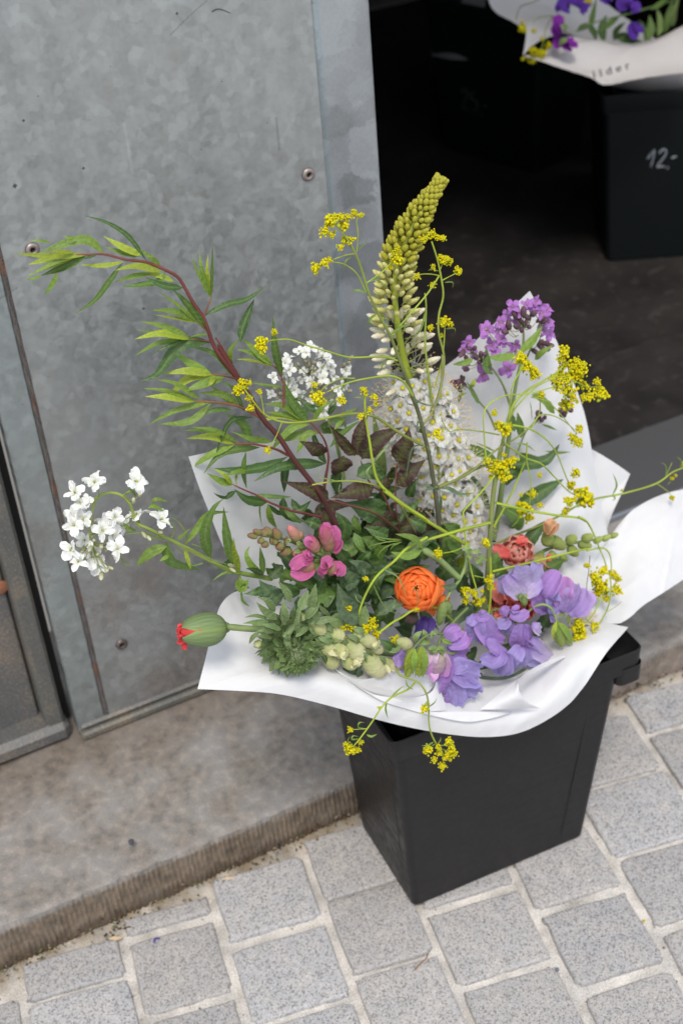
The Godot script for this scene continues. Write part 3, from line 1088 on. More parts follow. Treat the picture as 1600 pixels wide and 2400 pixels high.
func make_plant_materials() -> void:
	var crinkle := bytes(noise(FastNoiseLite.TYPE_SIMPLEX_SMOOTH, 0.035, 95, 4), 256, 256, true)
	var ch := tex(crinkle, 256, 256, Image.FORMAT_L8)
	var blot := PackedByteArray()
	blot.resize(256 * 256 * 3)
	for k in 256 * 256:
		var t := 0.70 + 0.30 * crinkle[(k * 3) % (256 * 256)] / 255.0
		px(blot, k * 3, t, t * 0.99, t * 0.97)
	var bt := tex(blot, 256, 256)
	mat("leaf", 0.46, {"back": 0.42, "spec": 0.45, "tex": bt, "bump": ch, "bump_cm": 0.12, "tri": 18.0})
	mat("leaf_dark", 0.50, {"back": 0.12, "spec": 0.4, "tex": bt, "bump": ch, "bump_cm": 0.2, "tri": 22.0})
	mat("leaf_thick", 0.55, {"back": 0.06, "spec": 0.4})
	mat("ink", 0.8, {"vc": false, "albedo": srgb(0.20, 0.20, 0.20)})
	mat("stalk", 0.5, {"spec": 0.4})
	mat("petal", 0.6, {"back": 0.5, "spec": 0.3, "bump": ch, "bump_cm": 0.10, "tri": 16.0})
	mat("white_petal", 0.7, {"back": 0.9, "spec": 0.2})
	mat("floret", 0.65, {"back": 0.25, "spec": 0.25})
	var wn := noise(FastNoiseLite.TYPE_SIMPLEX_SMOOTH, 0.02, 90, 4)
	mat("paper", 0.62, {"back": 0.36, "spec": 0.3, "bump": tex(bytes(wn, 256, 256, true), 256, 256, Image.FORMAT_L8), "bump_cm": 0.12, "tri": 4.0})

# ---------- wrapping paper ----------
var paper_noise := FastNoiseLite.new()
func paper(parent: Node, called: String, rows: Array, nu := 60, nv := 36, tint := Color(0.70, 0.70, 0.71), crease := 0.0020) -> void:
	# a bent sheet through the given lines, the first one lying deepest in the bunch
	var lines := []
	for r in rows:
		lines.append(smooth(r, nu))
	var q := PackedVector3Array()
	var col := PackedColorArray()
	var grid := []
	var folds := []
	for k in 7:
		folds.append([grid_mid(lines), Vector3(rng.randfn(), rng.randfn(), rng.randfn()).normalized(), rng.randf_range(-0.10, 0.10), rng.randf_range(0.004, 0.012), rng.randf_range(-1.0, 1.0)])
	for k in nu + 1:
		var across := []
		for l in lines:
			across.append(l[k])
		grid.append(smooth(across, nv))
	for j in nv + 1:
		for k in nu + 1:
			var p: Vector3 = grid[k][j]
			var e := paper_noise.get_noise_3d(p.x * 9.0, p.y * 9.0, p.z * 9.0) * crease * 2.2 + paper_noise.get_noise_3d(p.x * 40.0, p.y * 40.0, p.z * 40.0) * crease * 0.35
			for f in folds:
				var away: float = absf((p - f[0]).dot(f[1]) - f[2]) / f[3]
				e += crease * 1.7 * f[4] * maxf(0.0, 1.0 - away) * (0.5 + paper_noise.get_noise_3d(p.x * 6.0, p.y * 6.0, p.z * 6.0 + f[2] * 90.0))
			q.append(p + Vector3(-0.2, 0.6, 0.7) * e)
			col.append(tint)
	var b := Mb.new()
	b.sheet(q, nv + 1, nu + 1, col)
	build(called, b, M.paper, parent)

func grid_mid(lines: Array) -> Vector3:
	var l: PackedVector3Array = lines[lines.size() / 2]
	return l[l.size() / 2]

func deeper(line: Array, mid: Vector3, f: float, y: float) -> Array:   # the same line carried down into the bucket
	var out := []
	for p in line:
		var q: Vector3 = p.lerp(mid, f)
		q.y = y
		out.append(q)
	return out

func make_paper() -> void:
	paper_noise.seed = 4
	paper_noise.frequency = 1.0
	var w := thing("wrapping_paper", "white florist paper wrapped around the bouquet, its right wing leaving the picture", "wrapping paper", Vector3(0.75, 0.34, -1.30))
	var mid := Vector3(0.75, 0.3, -1.30)
	var i1 := [V(5212,5244,-13200),V(5165,5252,-13100),V(5174,5229,-13000),V(5139,5271,-12800),V(5130,5283,-12600),V(5093,5324,-12400)]
	var o1 := [V(4542,6105,-13000),V(4286,6207,-12900),V(4068,6225,-12750),V(3889,6072,-12600),V(3657,5800,-12400),V(3456,5618,-12200)]
	paper(w, "sheet", [deeper(i1, mid, 0.62, 0.31), i1, [V(4848,5617,-13100),V(4743,5718,-12975),V(4635,5686,-12850),V(4503,5687,-12650),V(4340,5611,-12400),V(4192,5615,-12150)], o1])
	var i2 := [V(5135,5230,-12500),V(5287,5068,-12480),V(5535,4866,-12470),V(5818,4652,-12460),V(6113,4470,-12455),V(6602,4195,-12450),V(7112,3949,-12450),V(7458,3789,-12480),V(7807,3730,-12500),V(8179,3687,-12600),V(8557,3708,-12700),V(8870,3763,-12800),V(9046,3878,-12800)]
	var r2 := [V(4192,5615,-12150),V(4545,5514,-12000),V(4832,5457,-11850),V(5172,5216,-11720),V(5560,4895,-11620),V(6044,4559,-11560),V(6572,4222,-11540),V(7071,3984,-11540),V(7522,3862,-11540),V(7896,3931,-11560),V(8274,4059,-11680),V(8765,4088,-11950),V(9224,3962,-12300)]
	var o2 := [V(3456,5618,-12200),V(3935,5507,-12000),V(4346,5369,-11850),V(4853,5074,-11680),V(5331,4743,-11540),V(5809,4390,-11480),V(6369,4026,-11420),V(6915,3721,-11400),V(7444,3561,-11400),V(8025,3631,-11420),V(8424,3794,-11500),V(8853,4053,-11640),V(9457,3973,-11980)]
	paper(w, "sheet", [deeper(i2, mid, 0.62, 0.27), i2, r2, o2], 130)
	var i3 := [V(5212,5244,-13200),V(5436,5286,-13400),V(5662,5332,-13600),V(5843,5400,-13700),V(5957,5412,-13800),V(6024,5469,-13800)]
	var o3 := [V(4542,6105,-13000),V(4469,6286,-13100),V(4346,6725,-13200),V(4283,7159,-13300),V(4225,7519,-13350),V(4176,7927,-13400)]
	paper(w, "sheet", [deeper(i3, mid, 0.62, 0.31), i3, [V(4873,5626,-13150),V(4937,5730,-13325),V(4986,5966,-13500),V(5008,6260,-13600),V(5008,6559,-13650),V(5013,6847,-13650)], o3])
	var i4 := [V(6024,5469,-13800),V(6196,5402,-13900),V(6433,5311,-14000),V(6621,5233,-14000),V(6859,5069,-14100),V(7118,4961,-14100),V(7315,4880,-14100)]
	var o4 := [V(4176,7927,-13400),V(4655,7739,-13600),V(5181,7486,-13850),V(5965,7176,-14100),V(6536,7004,-14300),V(7137,6933,-14500),V(7715,7089,-14600)]
	paper(w, "sheet", [deeper(i4, mid, 0.62, 0.31), i4, [V(5013,6847,-13650),V(5375,6651,-13850),V(5807,6430,-14050),V(6294,6220,-14200),V(6651,6092,-14300),V(6997,6069,-14350),V(7625,5926,-14550)], o4])
	var i5 := [V(7315,4880,-14100),V(7550,4740,-14050),V(7789,4597,-14000),V(8060,4408,-14000)]
	var o5 := [V(7715,7089,-14600),V(8308,7198,-14600),V(9010,7518,-14650),V(9651,7831,-14700)]
	paper(w, "sheet", [deeper(i5, mid, 0.62, 0.31), i5, [V(7625,5926,-14550),V(8001,5955,-14500),V(8452,5951,-14460),V(8930,5993,-14450)], o5])
	var i6 := [V(8060,4408,-14000),V(8425,4232,-13800),V(8651,4115,-13600),V(8806,4030,-13400),V(8888,3977,-13200),V(8968,3926,-13000),V(9046,3878,-12800)]
	var o6 := [V(9651,7831,-14700),V(9982,7100,-14600),V(10235,6305,-14450),V(10348,5742,-14300),V(10353,5278,-14150),V(10348,4724,-13950),V(10294,4104,-13600)]
	paper(w, "sheet", [deeper(i6, mid, 0.62, 0.31), i6, [V(8930,5993,-14450),V(9184,5798,-14250),V(9404,5442,-14100),V(9521,5119,-13950),V(9569,4851,-13750),V(9621,4536,-13500),V(9677,4130,-13150)], o6], 80)
	# a second layer that shows behind the right side
	paper(w, "outer_sheet", [[V(9836,4640,-14300),V(9953,4471,-14250),V(9965,4327,-14100),V(10013,4137,-14000),V(10099,3930,-13900)], [V(10457,5174,-14400),V(10642,5031,-14400),V(10880,4804,-14350),V(11018,4663,-14320),V(11165,4503,-14300)], ], 16, 10)
	paper(w, "outer_sheet", [[V(9836,4640,-14300),V(9920,4438,-14200),V(9933,4216,-14050),V(9955,3897,-13800)], [V(11165,4503,-14300),V(10916,4346,-14150),V(10668,4224,-14000),V(10475,4012,-13900)]], 12, 10)
	# the wing on the right
	paper(w, "wing", [[V(10294,4104,-13600),V(10387,4213,-13600),V(10487,4303,-13600),V(10705,4453,-13600),V(11140,4525,-13600),V(11604,4466,-13600),V(12407,4272,-13600)], [V(9677,4130,-13150),V(9885,4022,-13180),V(10085,3986,-13200),V(10336,4000,-13240),V(10624,4071,-13280),V(11017,4091,-13300),V(11475,4019,-13340),V(12293,3785,-13400)], [V(9046,3878,-12800),V(9192,3892,-12450),V(9433,3857,-12240),V(9575,3853,-12220),V(9749,3831,-12280),V(10053,3759,-12440),V(10421,3676,-12580),V(11089,3565,-12800),V(11992,3525,-13000)]], 90, 40)
	# folds in front
	paper(w, "fold", [[V(5029,5438,-11950),V(5214,5242,-11840),V(5396,5138,-11800),V(5645,5081,-11810),V(5848,5058,-11820),V(6088,4949,-11780),V(6345,4741,-11740)], [V(5097,5338,-11880),V(5312,5099,-11800),V(5519,4931,-11780),V(5744,4804,-11780),V(5975,4730,-11780),V(6175,4700,-11745),V(6343,4705,-11710)], [V(5146,5258,-11800),V(5321,5123,-11660),V(5533,4953,-11620),V(5745,4824,-11600),V(5974,4726,-11600),V(6153,4689,-11620),V(6329,4729,-11700)]], 26, 12)
	paper(w, "fold", [[V(5649,4880,-11600),V(5875,4763,-11600),V(6074,4692,-11600),V(6230,4691,-11620),V(6320,4795,-11680)], [V(5681,4868,-11540),V(5863,4754,-11520),V(6058,4616,-11520),V(6220,4539,-11540),V(6355,4537,-11610)], [V(5729,4829,-11510),V(5909,4675,-11490),V(6099,4519,-11480),V(6243,4434,-11500),V(6376,4334,-11540)]], 20, 10)
	paper(w, "fold", [[V(5197,5265,-11680),V(5429,5034,-11600),V(5678,4898,-11530),V(6093,4526,-11470),V(6452,4357,-11450),V(6883,4135,-11450),V(7275,3916,-11480)], [V(5222,5240,-11640),V(5473,4962,-11540),V(5804,4696,-11480),V(6162,4443,-11420),V(6560,4185,-11380),V(6915,4054,-11390),V(7254,3951,-11430)]], 30, 8)
	paper(w, "curl", [[V(6827,4163,-11500),V(7070,4267,-11500),V(7253,4334,-11520),V(7421,4344,-11560)], [V(7006,4154,-11400),V(7127,4286,-11360),V(7237,4369,-11380),V(7382,4393,-11500)], [V(7271,4064,-11360),V(7270,4199,-11320),V(7251,4368,-11320),V(7344,4436,-11440)], [V(7650,3863,-11380),V(7430,4115,-11340),V(7313,4341,-11340),V(7336,4439,-11420)]], 20, 14)
	paper(w, "curl", [[V(7403,4357,-11540),V(7700,4326,-11640),V(8017,4239,-11740),V(8349,4066,-11880)], [V(7328,4459,-11400),V(7658,4372,-11520),V(8001,4251,-11660),V(8343,4065,-11840)]], 14, 5)

const RED1 := Color(0.11, 0.030, 0.026)
const RED2 := Color(0.20, 0.065, 0.05)
const WOAD1 := Color(0.085, 0.085, 0.055)
const WOAD2 := Color(0.24, 0.31, 0.05)
const LIME := Color(0.30, 0.38, 0.035)
const GREENST := Color(0.16, 0.22, 0.06)

func make_leafy_branch() -> void:
	var t := thing("leafy_branch", "long red stemmed branch with narrow green leaves arching to the far left", "branch", V(5777,6543,-13100))
	rng.seed = 101
	stem(t, [V(5797,6510,-13100),V(5663,6921,-13117),V(5563,7166,-13133),V(5372,7557,-13150),V(5211,7950,-13167),V(5062,8218,-13183),V(4961,8507,-13200),V(4839,8827,-13200),V(4764,9020,-13200),V(4648,9325,-13200)], 7.0, 5.6, Color(0.085, 0.032, 0.030), RED1)
	stem(t, [V(4831,8826,-13200),V(4696,9094,-13200),V(4595,9346,-13200),V(4566,9506,-13200),V(4523,9710,-13200),V(4440,9903,-13200),V(4370,10109,-13200),V(4312,10248,-13200),V(4193,10364,-13200),V(4003,10509,-13200),V(3790,10600,-13200),V(3585,10718,-13200),V(3407,10765,-13200),V(3234,10822,-13200)], 5.6, 1.8, RED1, RED2)
	stem(t, [V(4533,9711,-13200),V(4577,9809,-13175),V(4628,9933,-13150)], 2.2, 1.6, RED2, Color(0.22, 0.12, 0.05), "twig")
	stem(t, [V(4580,9384,-13200),V(4447,9466,-13175),V(4324,9528,-13150)], 2.4, 1.6, RED1, Color(0.22, 0.12, 0.05), "twig")
	stem(t, [V(4831,8831,-13200),V(4676,8948,-13150),V(4493,9061,-13100)], 2.8, 1.8, RED1, Color(0.22, 0.12, 0.05), "twig")
	stem(t, [V(5041,8247,-13200),V(4838,8460,-13175),V(4672,8589,-13150),V(4444,8709,-13125),V(4254,8801,-13100)], 3.6, 2.0, RED2, Color(0.22, 0.12, 0.05), "twig")
	stem(t, [V(4654,9390,-13250),V(4711,9249,-13233),V(4751,9135,-13217),V(4777,9035,-13200)], 2.2, 1.6, RED2, RED2, "twig")
	stem(t, [V(4540,9540,-13200),V(4472,9637,-13175),V(4420,9706,-13150)], 1.8, 1.4, RED2, Color(0.22, 0.2, 0.05), "twig")
	stem(t, [V(5369,8243,-13300),V(5392,8416,-13300),V(5399,8523,-13300),V(5357,8709,-13300),V(5288,8818,-13300)], 3.0, 1.8, RED2, RED2, "twig")
	stem(t, [V(5734,6989,-13200),V(5791,7201,-13210),V(5837,7414,-13220),V(5809,7652,-13230),V(5705,7868,-13240),V(5634,7979,-13250)], 3.6, 1.8, RED1, RED2, "twig")
	stem(t, [V(5298,7664,-13150),V(5141,7822,-13138),V(4942,7955,-13125),V(4801,8029,-13112),V(4637,8098,-13100)], 3.4, 1.8, RED1, RED2, "twig")
	stem(t, [V(5557,6762,-13000),V(5362,6893,-13000),V(5159,7027,-13000),V(4926,7233,-13000),V(4814,7359,-13000),V(4664,7498,-13000),V(4514,7644,-13000)], 3.6, 1.8, RED1, RED2, "twig")
	lf(t,[V(3585,10718,-13200),V(3407,10921,-13219),V(2950,10897,-13256)],90,FRESH)
	lf(t,[V(3425,10760,-13200),V(3051,10864,-13172),V(2682,11007,-13152)],59,YELLOW)
	lf(t,[V(3374,10782,-13200),V(3092,10795,-13172),V(2755,10712,-13189)],45,FRESH)
	lf(t,[V(3408,10768,-13200),V(3203,10687,-13240),V(2927,10611,-13341)],77,MID)
	lf(t,[V(3285,10800,-13200),V(3047,10806,-13248),V(2833,10761,-13348)],66,YELLOW)
	lf(t,[V(3338,10789,-13200),V(3106,10716,-13263),V(2800,10660,-13338)],31,YELLOW)
	lf(t,[V(2915,10683,-13200),V(2823,10687,-13162),V(2757,10670,-13224)],28,FRESH)
	lf(t,[V(3075,10664,-13200),V(3019,10536,-13247),V(2920,10407,-13320)],49,FRESH)
	lf(t,[V(3069,10994,-13200),V(2953,11076,-13123),V(2853,11094,-13159)],27,FRESH)
	lf(t,[V(3332,10952,-13200),V(3250,11013,-13164),V(3191,11041,-13175)],24,FRESH)
	lf(t,[V(3289,10818,-13200),V(3135,10911,-13121),V(2990,10983,-13048)],38,YELLOW)
	lf(t,[V(3513,10734,-13200),V(3382,10768,-13125),V(3280,10785,-13085)],28,DARK)
	lf(t,[V(4006,10525,-13200),V(3876,10814,-13232),V(3698,11002,-13270),V(3486,11123,-13314)],47,DARK)
	lf(t,[V(3964,10595,-13200),V(3771,10748,-13182),V(3622,10886,-13261)],74,YELLOW)
	lf(t,[V(3940,10592,-13200),V(3771,10677,-13216),V(3627,10752,-13302)],53,FRESH)
	lf(t,[V(4144,10428,-13200),V(4052,10561,-13155),V(3945,10689,-13156)],50,FRESH)
	lf(t,[V(3771,10582,-13200),V(3560,10604,-13189),V(3305,10688,-13185)],48,YELLOW)
	lf(t,[V(3754,10571,-13200),V(3573,10374,-13236),V(3407,10205,-13283),V(3199,10099,-13341)],57,MID)
	lf(t,[V(4152,10356,-13200),V(3870,10524,-13145),V(3635,10542,-13142)],75,YELLOW)
	lf(t,[V(4038,10366,-13200),V(3829,10398,-13195),V(3646,10358,-13259)],54,FRESH)
	lf(t,[V(4190,10345,-13200),V(4075,10263,-13190),V(3697,10310,-13215)],65,MID)
	lf(t,[V(4350,10111,-13200),V(4136,10228,-13111),V(3930,10401,-13106)],76,DARK)
	lf(t,[V(4267,10209,-13200),V(4093,10331,-13206),V(3934,10367,-13282)],54,YELLOW)
	lf(t,[V(4646,9907,-13200),V(4572,10295,-13143),V(4586,10462,-13192)],62,FRESH)
	lf(t,[V(4642,9912,-13200),V(4527,10247,-13146),V(4463,10474,-13127)],44,FRESH)
	lf(t,[V(4650,9909,-13200),V(4673,10277,-13116),V(4691,10578,-13046)],31,MID)
	lf(t,[V(4646,9907,-13200),V(4632,10227,-13168),V(4693,10397,-13226)],44,YELLOW)
	lf(t,[V(4538,9718,-13200),V(4811,9763,-13211),V(5071,9735,-13248),V(5338,9796,-13311)],68,DARK)
	lf(t,[V(4541,9535,-13200),V(4407,9857,-13234),V(4282,10053,-13347)],89,MID)
	lf(t,[V(4442,9673,-13200),V(4209,9905,-13123),V(3947,10010,-13115)],70,FRESH)
	lf(t,[V(4446,9667,-13200),V(4196,9827,-13121),V(3938,9976,-13080)],52,YELLOW)
	lf(t,[V(4444,9681,-13200),V(4259,9947,-13133),V(4053,10191,-13138)],44,FRESH)
	lf(t,[V(4344,9498,-13200),V(4098,9736,-13160),V(3823,9889,-13174)],63,FRESH)
	lf(t,[V(4344,9496,-13200),V(4009,9724,-13089),V(3701,9753,-13091)],96,YELLOW)
	lf(t,[V(4344,9498,-13200),V(4030,9672,-13164),V(3768,9799,-13208)],44,FRESH)
	lf(t,[V(4339,9493,-13200),V(3996,9548,-13228),V(3748,9421,-13341)],52,FRESH)
	lf(t,[V(4329,9492,-13200),V(4051,9540,-13117),V(3886,9480,-13153)],41,DARK)
	lf(t,[V(4559,9487,-13200),V(4421,9552,-13131),V(4306,9581,-13097)],30,FRESH)
	lf(t,[V(4570,9387,-13200),V(4226,9477,-13177),V(3907,9211,-13189),V(3714,9174,-13237)],124,DARK)
	lf(t,[V(4746,8911,-13200),V(4608,9210,-13249),V(4292,9373,-13353)],49,MID)
	lf(t,[V(4909,9277,-13200),V(4979,9418,-13246),V(5175,9684,-13306)],95,DARK)
	lf(t,[V(4784,9039,-13200),V(4795,9204,-13224),V(4990,9251,-13341)],73,FRESH)
	lf(t,[V(4532,8994,-13200),V(4295,9206,-13244),V(4121,9412,-13319)],83,FRESH)
	lf(t,[V(4532,8990,-13200),V(4254,9149,-13165),V(3979,9168,-13235)],83,YELLOW)
	lf(t,[V(4535,8985,-13200),V(4243,9006,-13240),V(4015,8755,-13334)],84,YELLOW)
	lf(t,[V(4674,8924,-13200),V(4359,8950,-13139),V(4164,8910,-13184)],96,FRESH)
	lf(t,[V(4553,8965,-13200),V(4478,8964,-13097),V(4421,8927,-13098)],54,YELLOW)
	lf(t,[V(4291,8737,-13200),V(3998,8960,-13211),V(3741,9051,-13271)],53,FRESH)
	lf(t,[V(4290,8733,-13200),V(3993,8905,-13170),V(3746,8959,-13245)],87,YELLOW)
	lf(t,[V(4353,8729,-13200),V(4079,9067,-13118),V(3847,9232,-13054)],57,FRESH)
	lf(t,[V(4460,8655,-13200),V(4068,8675,-13238),V(3744,8563,-13304)],61,FRESH)
	lf(t,[V(4471,8642,-13200),V(4198,8494,-13214),V(3858,8543,-13285)],74,FRESH)
	lf(t,[V(4780,8514,-13200),V(4613,8724,-13170),V(4336,8841,-13171)],74,FRESH)
	lf(t,[V(4790,8503,-13200),V(4641,8660,-13254),V(4543,8778,-13359)],62,FRESH)
	lf(t,[V(4701,8479,-13200),V(4471,8560,-13187),V(4265,8512,-13242)],51,MID)
	lf(t,[V(4842,8400,-13200),V(4715,8810,-13086),V(4544,8973,-13055)],50,MID)
	lf(t,[V(5291,8813,-13300),V(5097,9078,-13260),V(4955,9288,-13295)],77,FRESH)
	lf(t,[V(5291,8809,-13300),V(5058,9056,-13269),V(4860,9183,-13244)],55,FRESH)
	lf(t,[V(5290,8804,-13300),V(4998,9020,-13189),V(4813,9108,-13172)],69,YELLOW)
	lf(t,[V(5394,8628,-13300),V(5306,9074,-13192),V(5319,9485,-13180)],84,MID)
	lf(t,[V(5672,7893,-13300),V(5474,8281,-13293),V(5390,8634,-13334)],98,MID)
	lf(t,[V(5618,7954,-13300),V(5399,8213,-13325),V(5170,8274,-13427)],94,FRESH)
	lf(t,[V(5618,7949,-13300),V(5362,8082,-13366),V(5113,8037,-13440)],79,YELLOW)
	lf(t,[V(5627,7955,-13300),V(5452,8065,-13337),V(5175,8179,-13393)],68,FRESH)
	lf(t,[V(5671,7880,-13300),V(5448,7894,-13322),V(5132,7645,-13351)],80,FRESH)
	lf(t,[V(5776,7737,-13300),V(5519,7739,-13371),V(5271,7672,-13460)],92,FRESH)
	lf(t,[V(5835,7264,-13300),V(5761,7469,-13342),V(5747,7748,-13428)],86,DARK)
	lf(t,[V(5897,7465,-13300),V(6115,7595,-13323),V(6409,7596,-13452)],70,MID)
	lf(t,[V(5617,7771,-13300),V(5529,7662,-13273),V(5450,7567,-13263)],70,FRESH)
	lf(t,[V(5402,8474,-13300),V(5225,8555,-13319),V(5013,8636,-13379)],37,FRESH)
	lf(t,[V(4895,7898,-13300),V(4866,8152,-13314),V(4661,8364,-13343)],101,MID)
	lf(t,[V(5179,7817,-13300),V(4875,8029,-13185),V(4658,8210,-13188)],68,FRESH)
	lf(t,[V(4976,8227,-13300),V(4724,8289,-13278),V(4583,8138,-13281),V(4471,7891,-13311)],67,DARK)
	lf(t,[V(4708,7962,-13300),V(4462,8195,-13360),V(4170,8264,-13433)],59,FRESH)
	lf(t,[V(4707,7958,-13300),V(4454,8148,-13309),V(4158,8207,-13350)],78,YELLOW)
	lf(t,[V(4772,7948,-13300),V(4480,8265,-13238),V(4177,8433,-13195)],48,FRESH)
	lf(t,[V(4714,7946,-13300),V(4425,7907,-13319),V(4184,7718,-13453)],79,FRESH)
	lf(t,[V(5014,7800,-13300),V(4698,7891,-13289),V(4489,7879,-13286),V(4283,7705,-13291)],83,MID)
	lf(t,[V(5340,7541,-13300),V(5052,7515,-13294),V(4721,7585,-13289),V(4413,7740,-13286)],122,DARK)
	lf(t,[V(4826,7544,-13300),V(4660,7615,-13237),V(4532,7596,-13291)],65,FRESH)
	lf(t,[V(5822,7266,-13300),V(5398,7459,-13224),V(5129,7513,-13185),V(4834,7441,-13184)],120,DARK)
	lf(t,[V(4840,7796,-13300),V(4781,7547,-13316),V(4814,7237,-13376)],57,MID)
	lf(t,[V(5403,7531,-13300),V(5295,7334,-13307),V(5293,6977,-13407)],89,DARK)
	lf(t,[V(4621,7422,-13300),V(4503,7646,-13248),V(4413,7734,-13290)],57,YELLOW)
	lf(t,[V(4621,7418,-13300),V(4474,7526,-13314),V(4348,7657,-13355)],76,FRESH)
	lf(t,[V(5022,7010,-13300),V(4738,7228,-13191),V(4595,7430,-13200)],112,DARK)
	lf(t,[V(4651,7322,-13300),V(4464,7368,-13195),V(4331,7485,-13187)],61,DARK)
	lf(t,[V(4866,7181,-13300),V(5053,7136,-13205),V(5303,7038,-13198)],51,MID)
	lf(t,[V(5026,6984,-13300),V(5039,6758,-13313),V(5135,6519,-13387)],71,FRESH)
	lf(t,[V(4951,7086,-13300),V(4918,6898,-13321),V(4933,6652,-13346)],23,FRESH)
	lf(t,[V(5035,6971,-13300),V(5169,6755,-13359),V(5381,6620,-13451)],51,DARK)
	lf(t,[V(5237,7027,-13300),V(5232,6788,-13297),V(5459,6469,-13377)],107,DARK)
	lf(t,[V(5337,6939,-13300),V(5385,6810,-13200),V(5528,6927,-13154)],91,DARK)
	lf(t,[V(5222,6887,-13300),V(5298,6741,-13171),V(5420,6645,-13160)],80,MID)
	lf(t,[V(4690,7549,-13300),V(4635,7528,-13205),V(4623,7483,-13154)],27,FRESH)
	lf(t,[V(5979,7691,-13300),V(6088,7751,-13331),V(6207,7770,-13389)],50,FRESH)
	lf(t,[V(6015,7862,-13300),V(6163,7837,-13336),V(6366,7825,-13397)],43,FRESH)
	lf(t,[V(5718,7922,-13300),V(5827,8103,-13226),V(5975,8124,-13260)],57,FRESH)

func make_white_rockets() -> void:
	var t := thing("white_rocket_flower", "drooping white flower head on a curved stem hanging out to the left", "flower", V(4696,6273,-12900))
	rng.seed = 111
	var st := [V(4768,6287,-12800),V(4653,6370,-12783),V(4296,6623,-12767),V(4059,6865,-12750),V(3898,7072,-12733),V(3706,7289,-12717),V(3519,7500,-12700),V(3370,7663,-12700),V(3253,7791,-12700),V(3233,7958,-12700),V(3204,8107,-12700),V(3123,8226,-12700),V(3001,8293,-12700),V(2881,8272,-12700),V(2811,8165,-12700),V(2754,7992,-12700),V(2722,7847,-12700),V(2712,7722,-12700)]
	stem(t, st, 6.0, 2.4, Color(0.17, 0.25, 0.05), Color(0.30, 0.36, 0.09))
	stem(t, [V(3596,7428,-12700),V(3667,7542,-12700),V(3604,7709,-12700),V(3525,7761,-12700)], 1.8, 1.2, GREENST, GREENST, "side_stem")
	stem(t, [V(3763,7296,-12700),V(3781,7413,-12700),V(3728,7599,-12700),V(3655,7699,-12700)], 2.2, 1.2, GREENST, GREENST, "side_stem")
	stem(t, [V(4016,6970,-12700),V(3933,7163,-12700),V(3821,7262,-12700)], 2.2, 1.4, GREENST, GREENST, "side_stem")
	stem(t, [V(3510,7442,-12700),V(3328,7619,-12700),V(3099,7693,-12700)], 2.4, 1.4, GREENST, GREENST, "side_stem")
	stem(t, [V(3921,6946,-12700),V(3762,6981,-12700),V(3717,7169,-12700),V(3631,7310,-12700)], 2.0, 1.2, GREENST, GREENST, "side_stem")
	aim = V(2948,7584,-13100)
	hub = [V(2899,8284,-12700),V(2775,8062,-12700),V(2722,7847,-12700),V(3239,7916,-12700),V(3153,8205,-12700),V(3489,7533,-12700),V(2709,7753,-12700)]
	egg_a = Color(0.35, 0.38, 0.18)
	egg_b = Color(0.62, 0.60, 0.42)
	rk(t,V(2863,8549,-12598),254,0)
	rk(t,V(2658,8436,-12706),256,0)
	rk(t,V(3329,8347,-12654),299,0)
	rk(t,V(2673,8341,-12610),201,0)
	rk(t,V(2613,8080,-12825),189,0)
	rk(t,V(2675,8103,-12652),219,0)
	rk(t,V(2549,8122,-12577),233,0)
	rk(t,V(2851,7907,-12615),237,0)
	rk(t,V(3016,8012,-12625),205,0)
	rk(t,V(2972,7741,-12707),240,0)
	rk(t,V(3296,7834,-12796),274,0)
	rk(t,V(3514,7799,-12613),241,0)
	rk(t,V(2663,7770,-12750),239,0)
	rk(t,V(2464,7813,-12610),267,0)
	rk(t,V(2503,7671,-12559),260,0)
	rk(t,V(2712,7526,-12731),281,0)
	rk(t,V(2757,7400,-12730),242,0)
	rk(t,V(2956,7647,-12566),223,0)
	rk(t,V(2751,8325,-12633),171,0)
	rk(t,V(2686,8115,-12799),173,0)
	rk(t,V(2944,7846,-12812),192,0)
	rk(t,V(3111,7743,-12805),210,0)
	bd(t,V(2666,7765,-12569),66,0)
	bd(t,V(2792,7730,-12589),63,0)
	bd(t,V(2625,7670,-12721),64,0)
	bd(t,V(2723,7357,-12585),74,0)
	bd(t,V(2786,7432,-12554),58,0)
	bd(t,V(2845,7395,-12619),48,0)
	bd(t,V(2756,7585,-12680),58,0)
	bd(t,V(2739,7799,-12640),48,0)
	bd(t,V(2867,7592,-12724),55,0)
	bd(t,V(2814,7958,-12747),51,0)
	bd(t,V(3230,8183,-12556),53,0)
	bd(t,V(3323,8186,-12620),57,0)
	bd(t,V(3294,7648,-12645),55,0)
	bd(t,V(3315,7650,-12563),51,0)
	bd(t,V(4236,6804,-12663),64,0)
	bd(t,V(4216,6806,-12576),51,0)
	bd(t,V(3462,7647,-12585),55,0)
	lf(t,[V(3539,7348,-12700),V(3360,7321,-12728),V(3166,7165,-12787)],108,FRESH)
	lf(t,[V(3548,7402,-12700),V(3572,7114,-12717),V(3892,6820,-12762)],157,MID)
	lf(t,[V(3546,7220,-12700),V(3482,7224,-12671),V(3418,7204,-12674)],43,FRESH)
	lf(t,[V(3762,7287,-12700),V(3919,7439,-12701),V(4085,7572,-12709),V(4343,7488,-12724)],69,FRESH)
	lf(t,[V(4025,6972,-12700),V(3982,7369,-12640),V(4119,7707,-12599),V(4257,7803,-12577)],115,MID)
	lf(t,[V(4274,6759,-12700),V(4250,7239,-12671),V(4271,7602,-12713)],111,MID)
	lf(t,[V(4341,6622,-12700),V(4278,7011,-12614),V(4289,7244,-12579)],85,YELLOW)
	lf(t,[V(4358,6606,-12700),V(4134,6777,-12607),V(3954,6752,-12575)],31,FRESH)
	lf(t,[V(4335,6572,-12700),V(4318,6418,-12664),V(4445,6500,-12690)],121,FRESH)
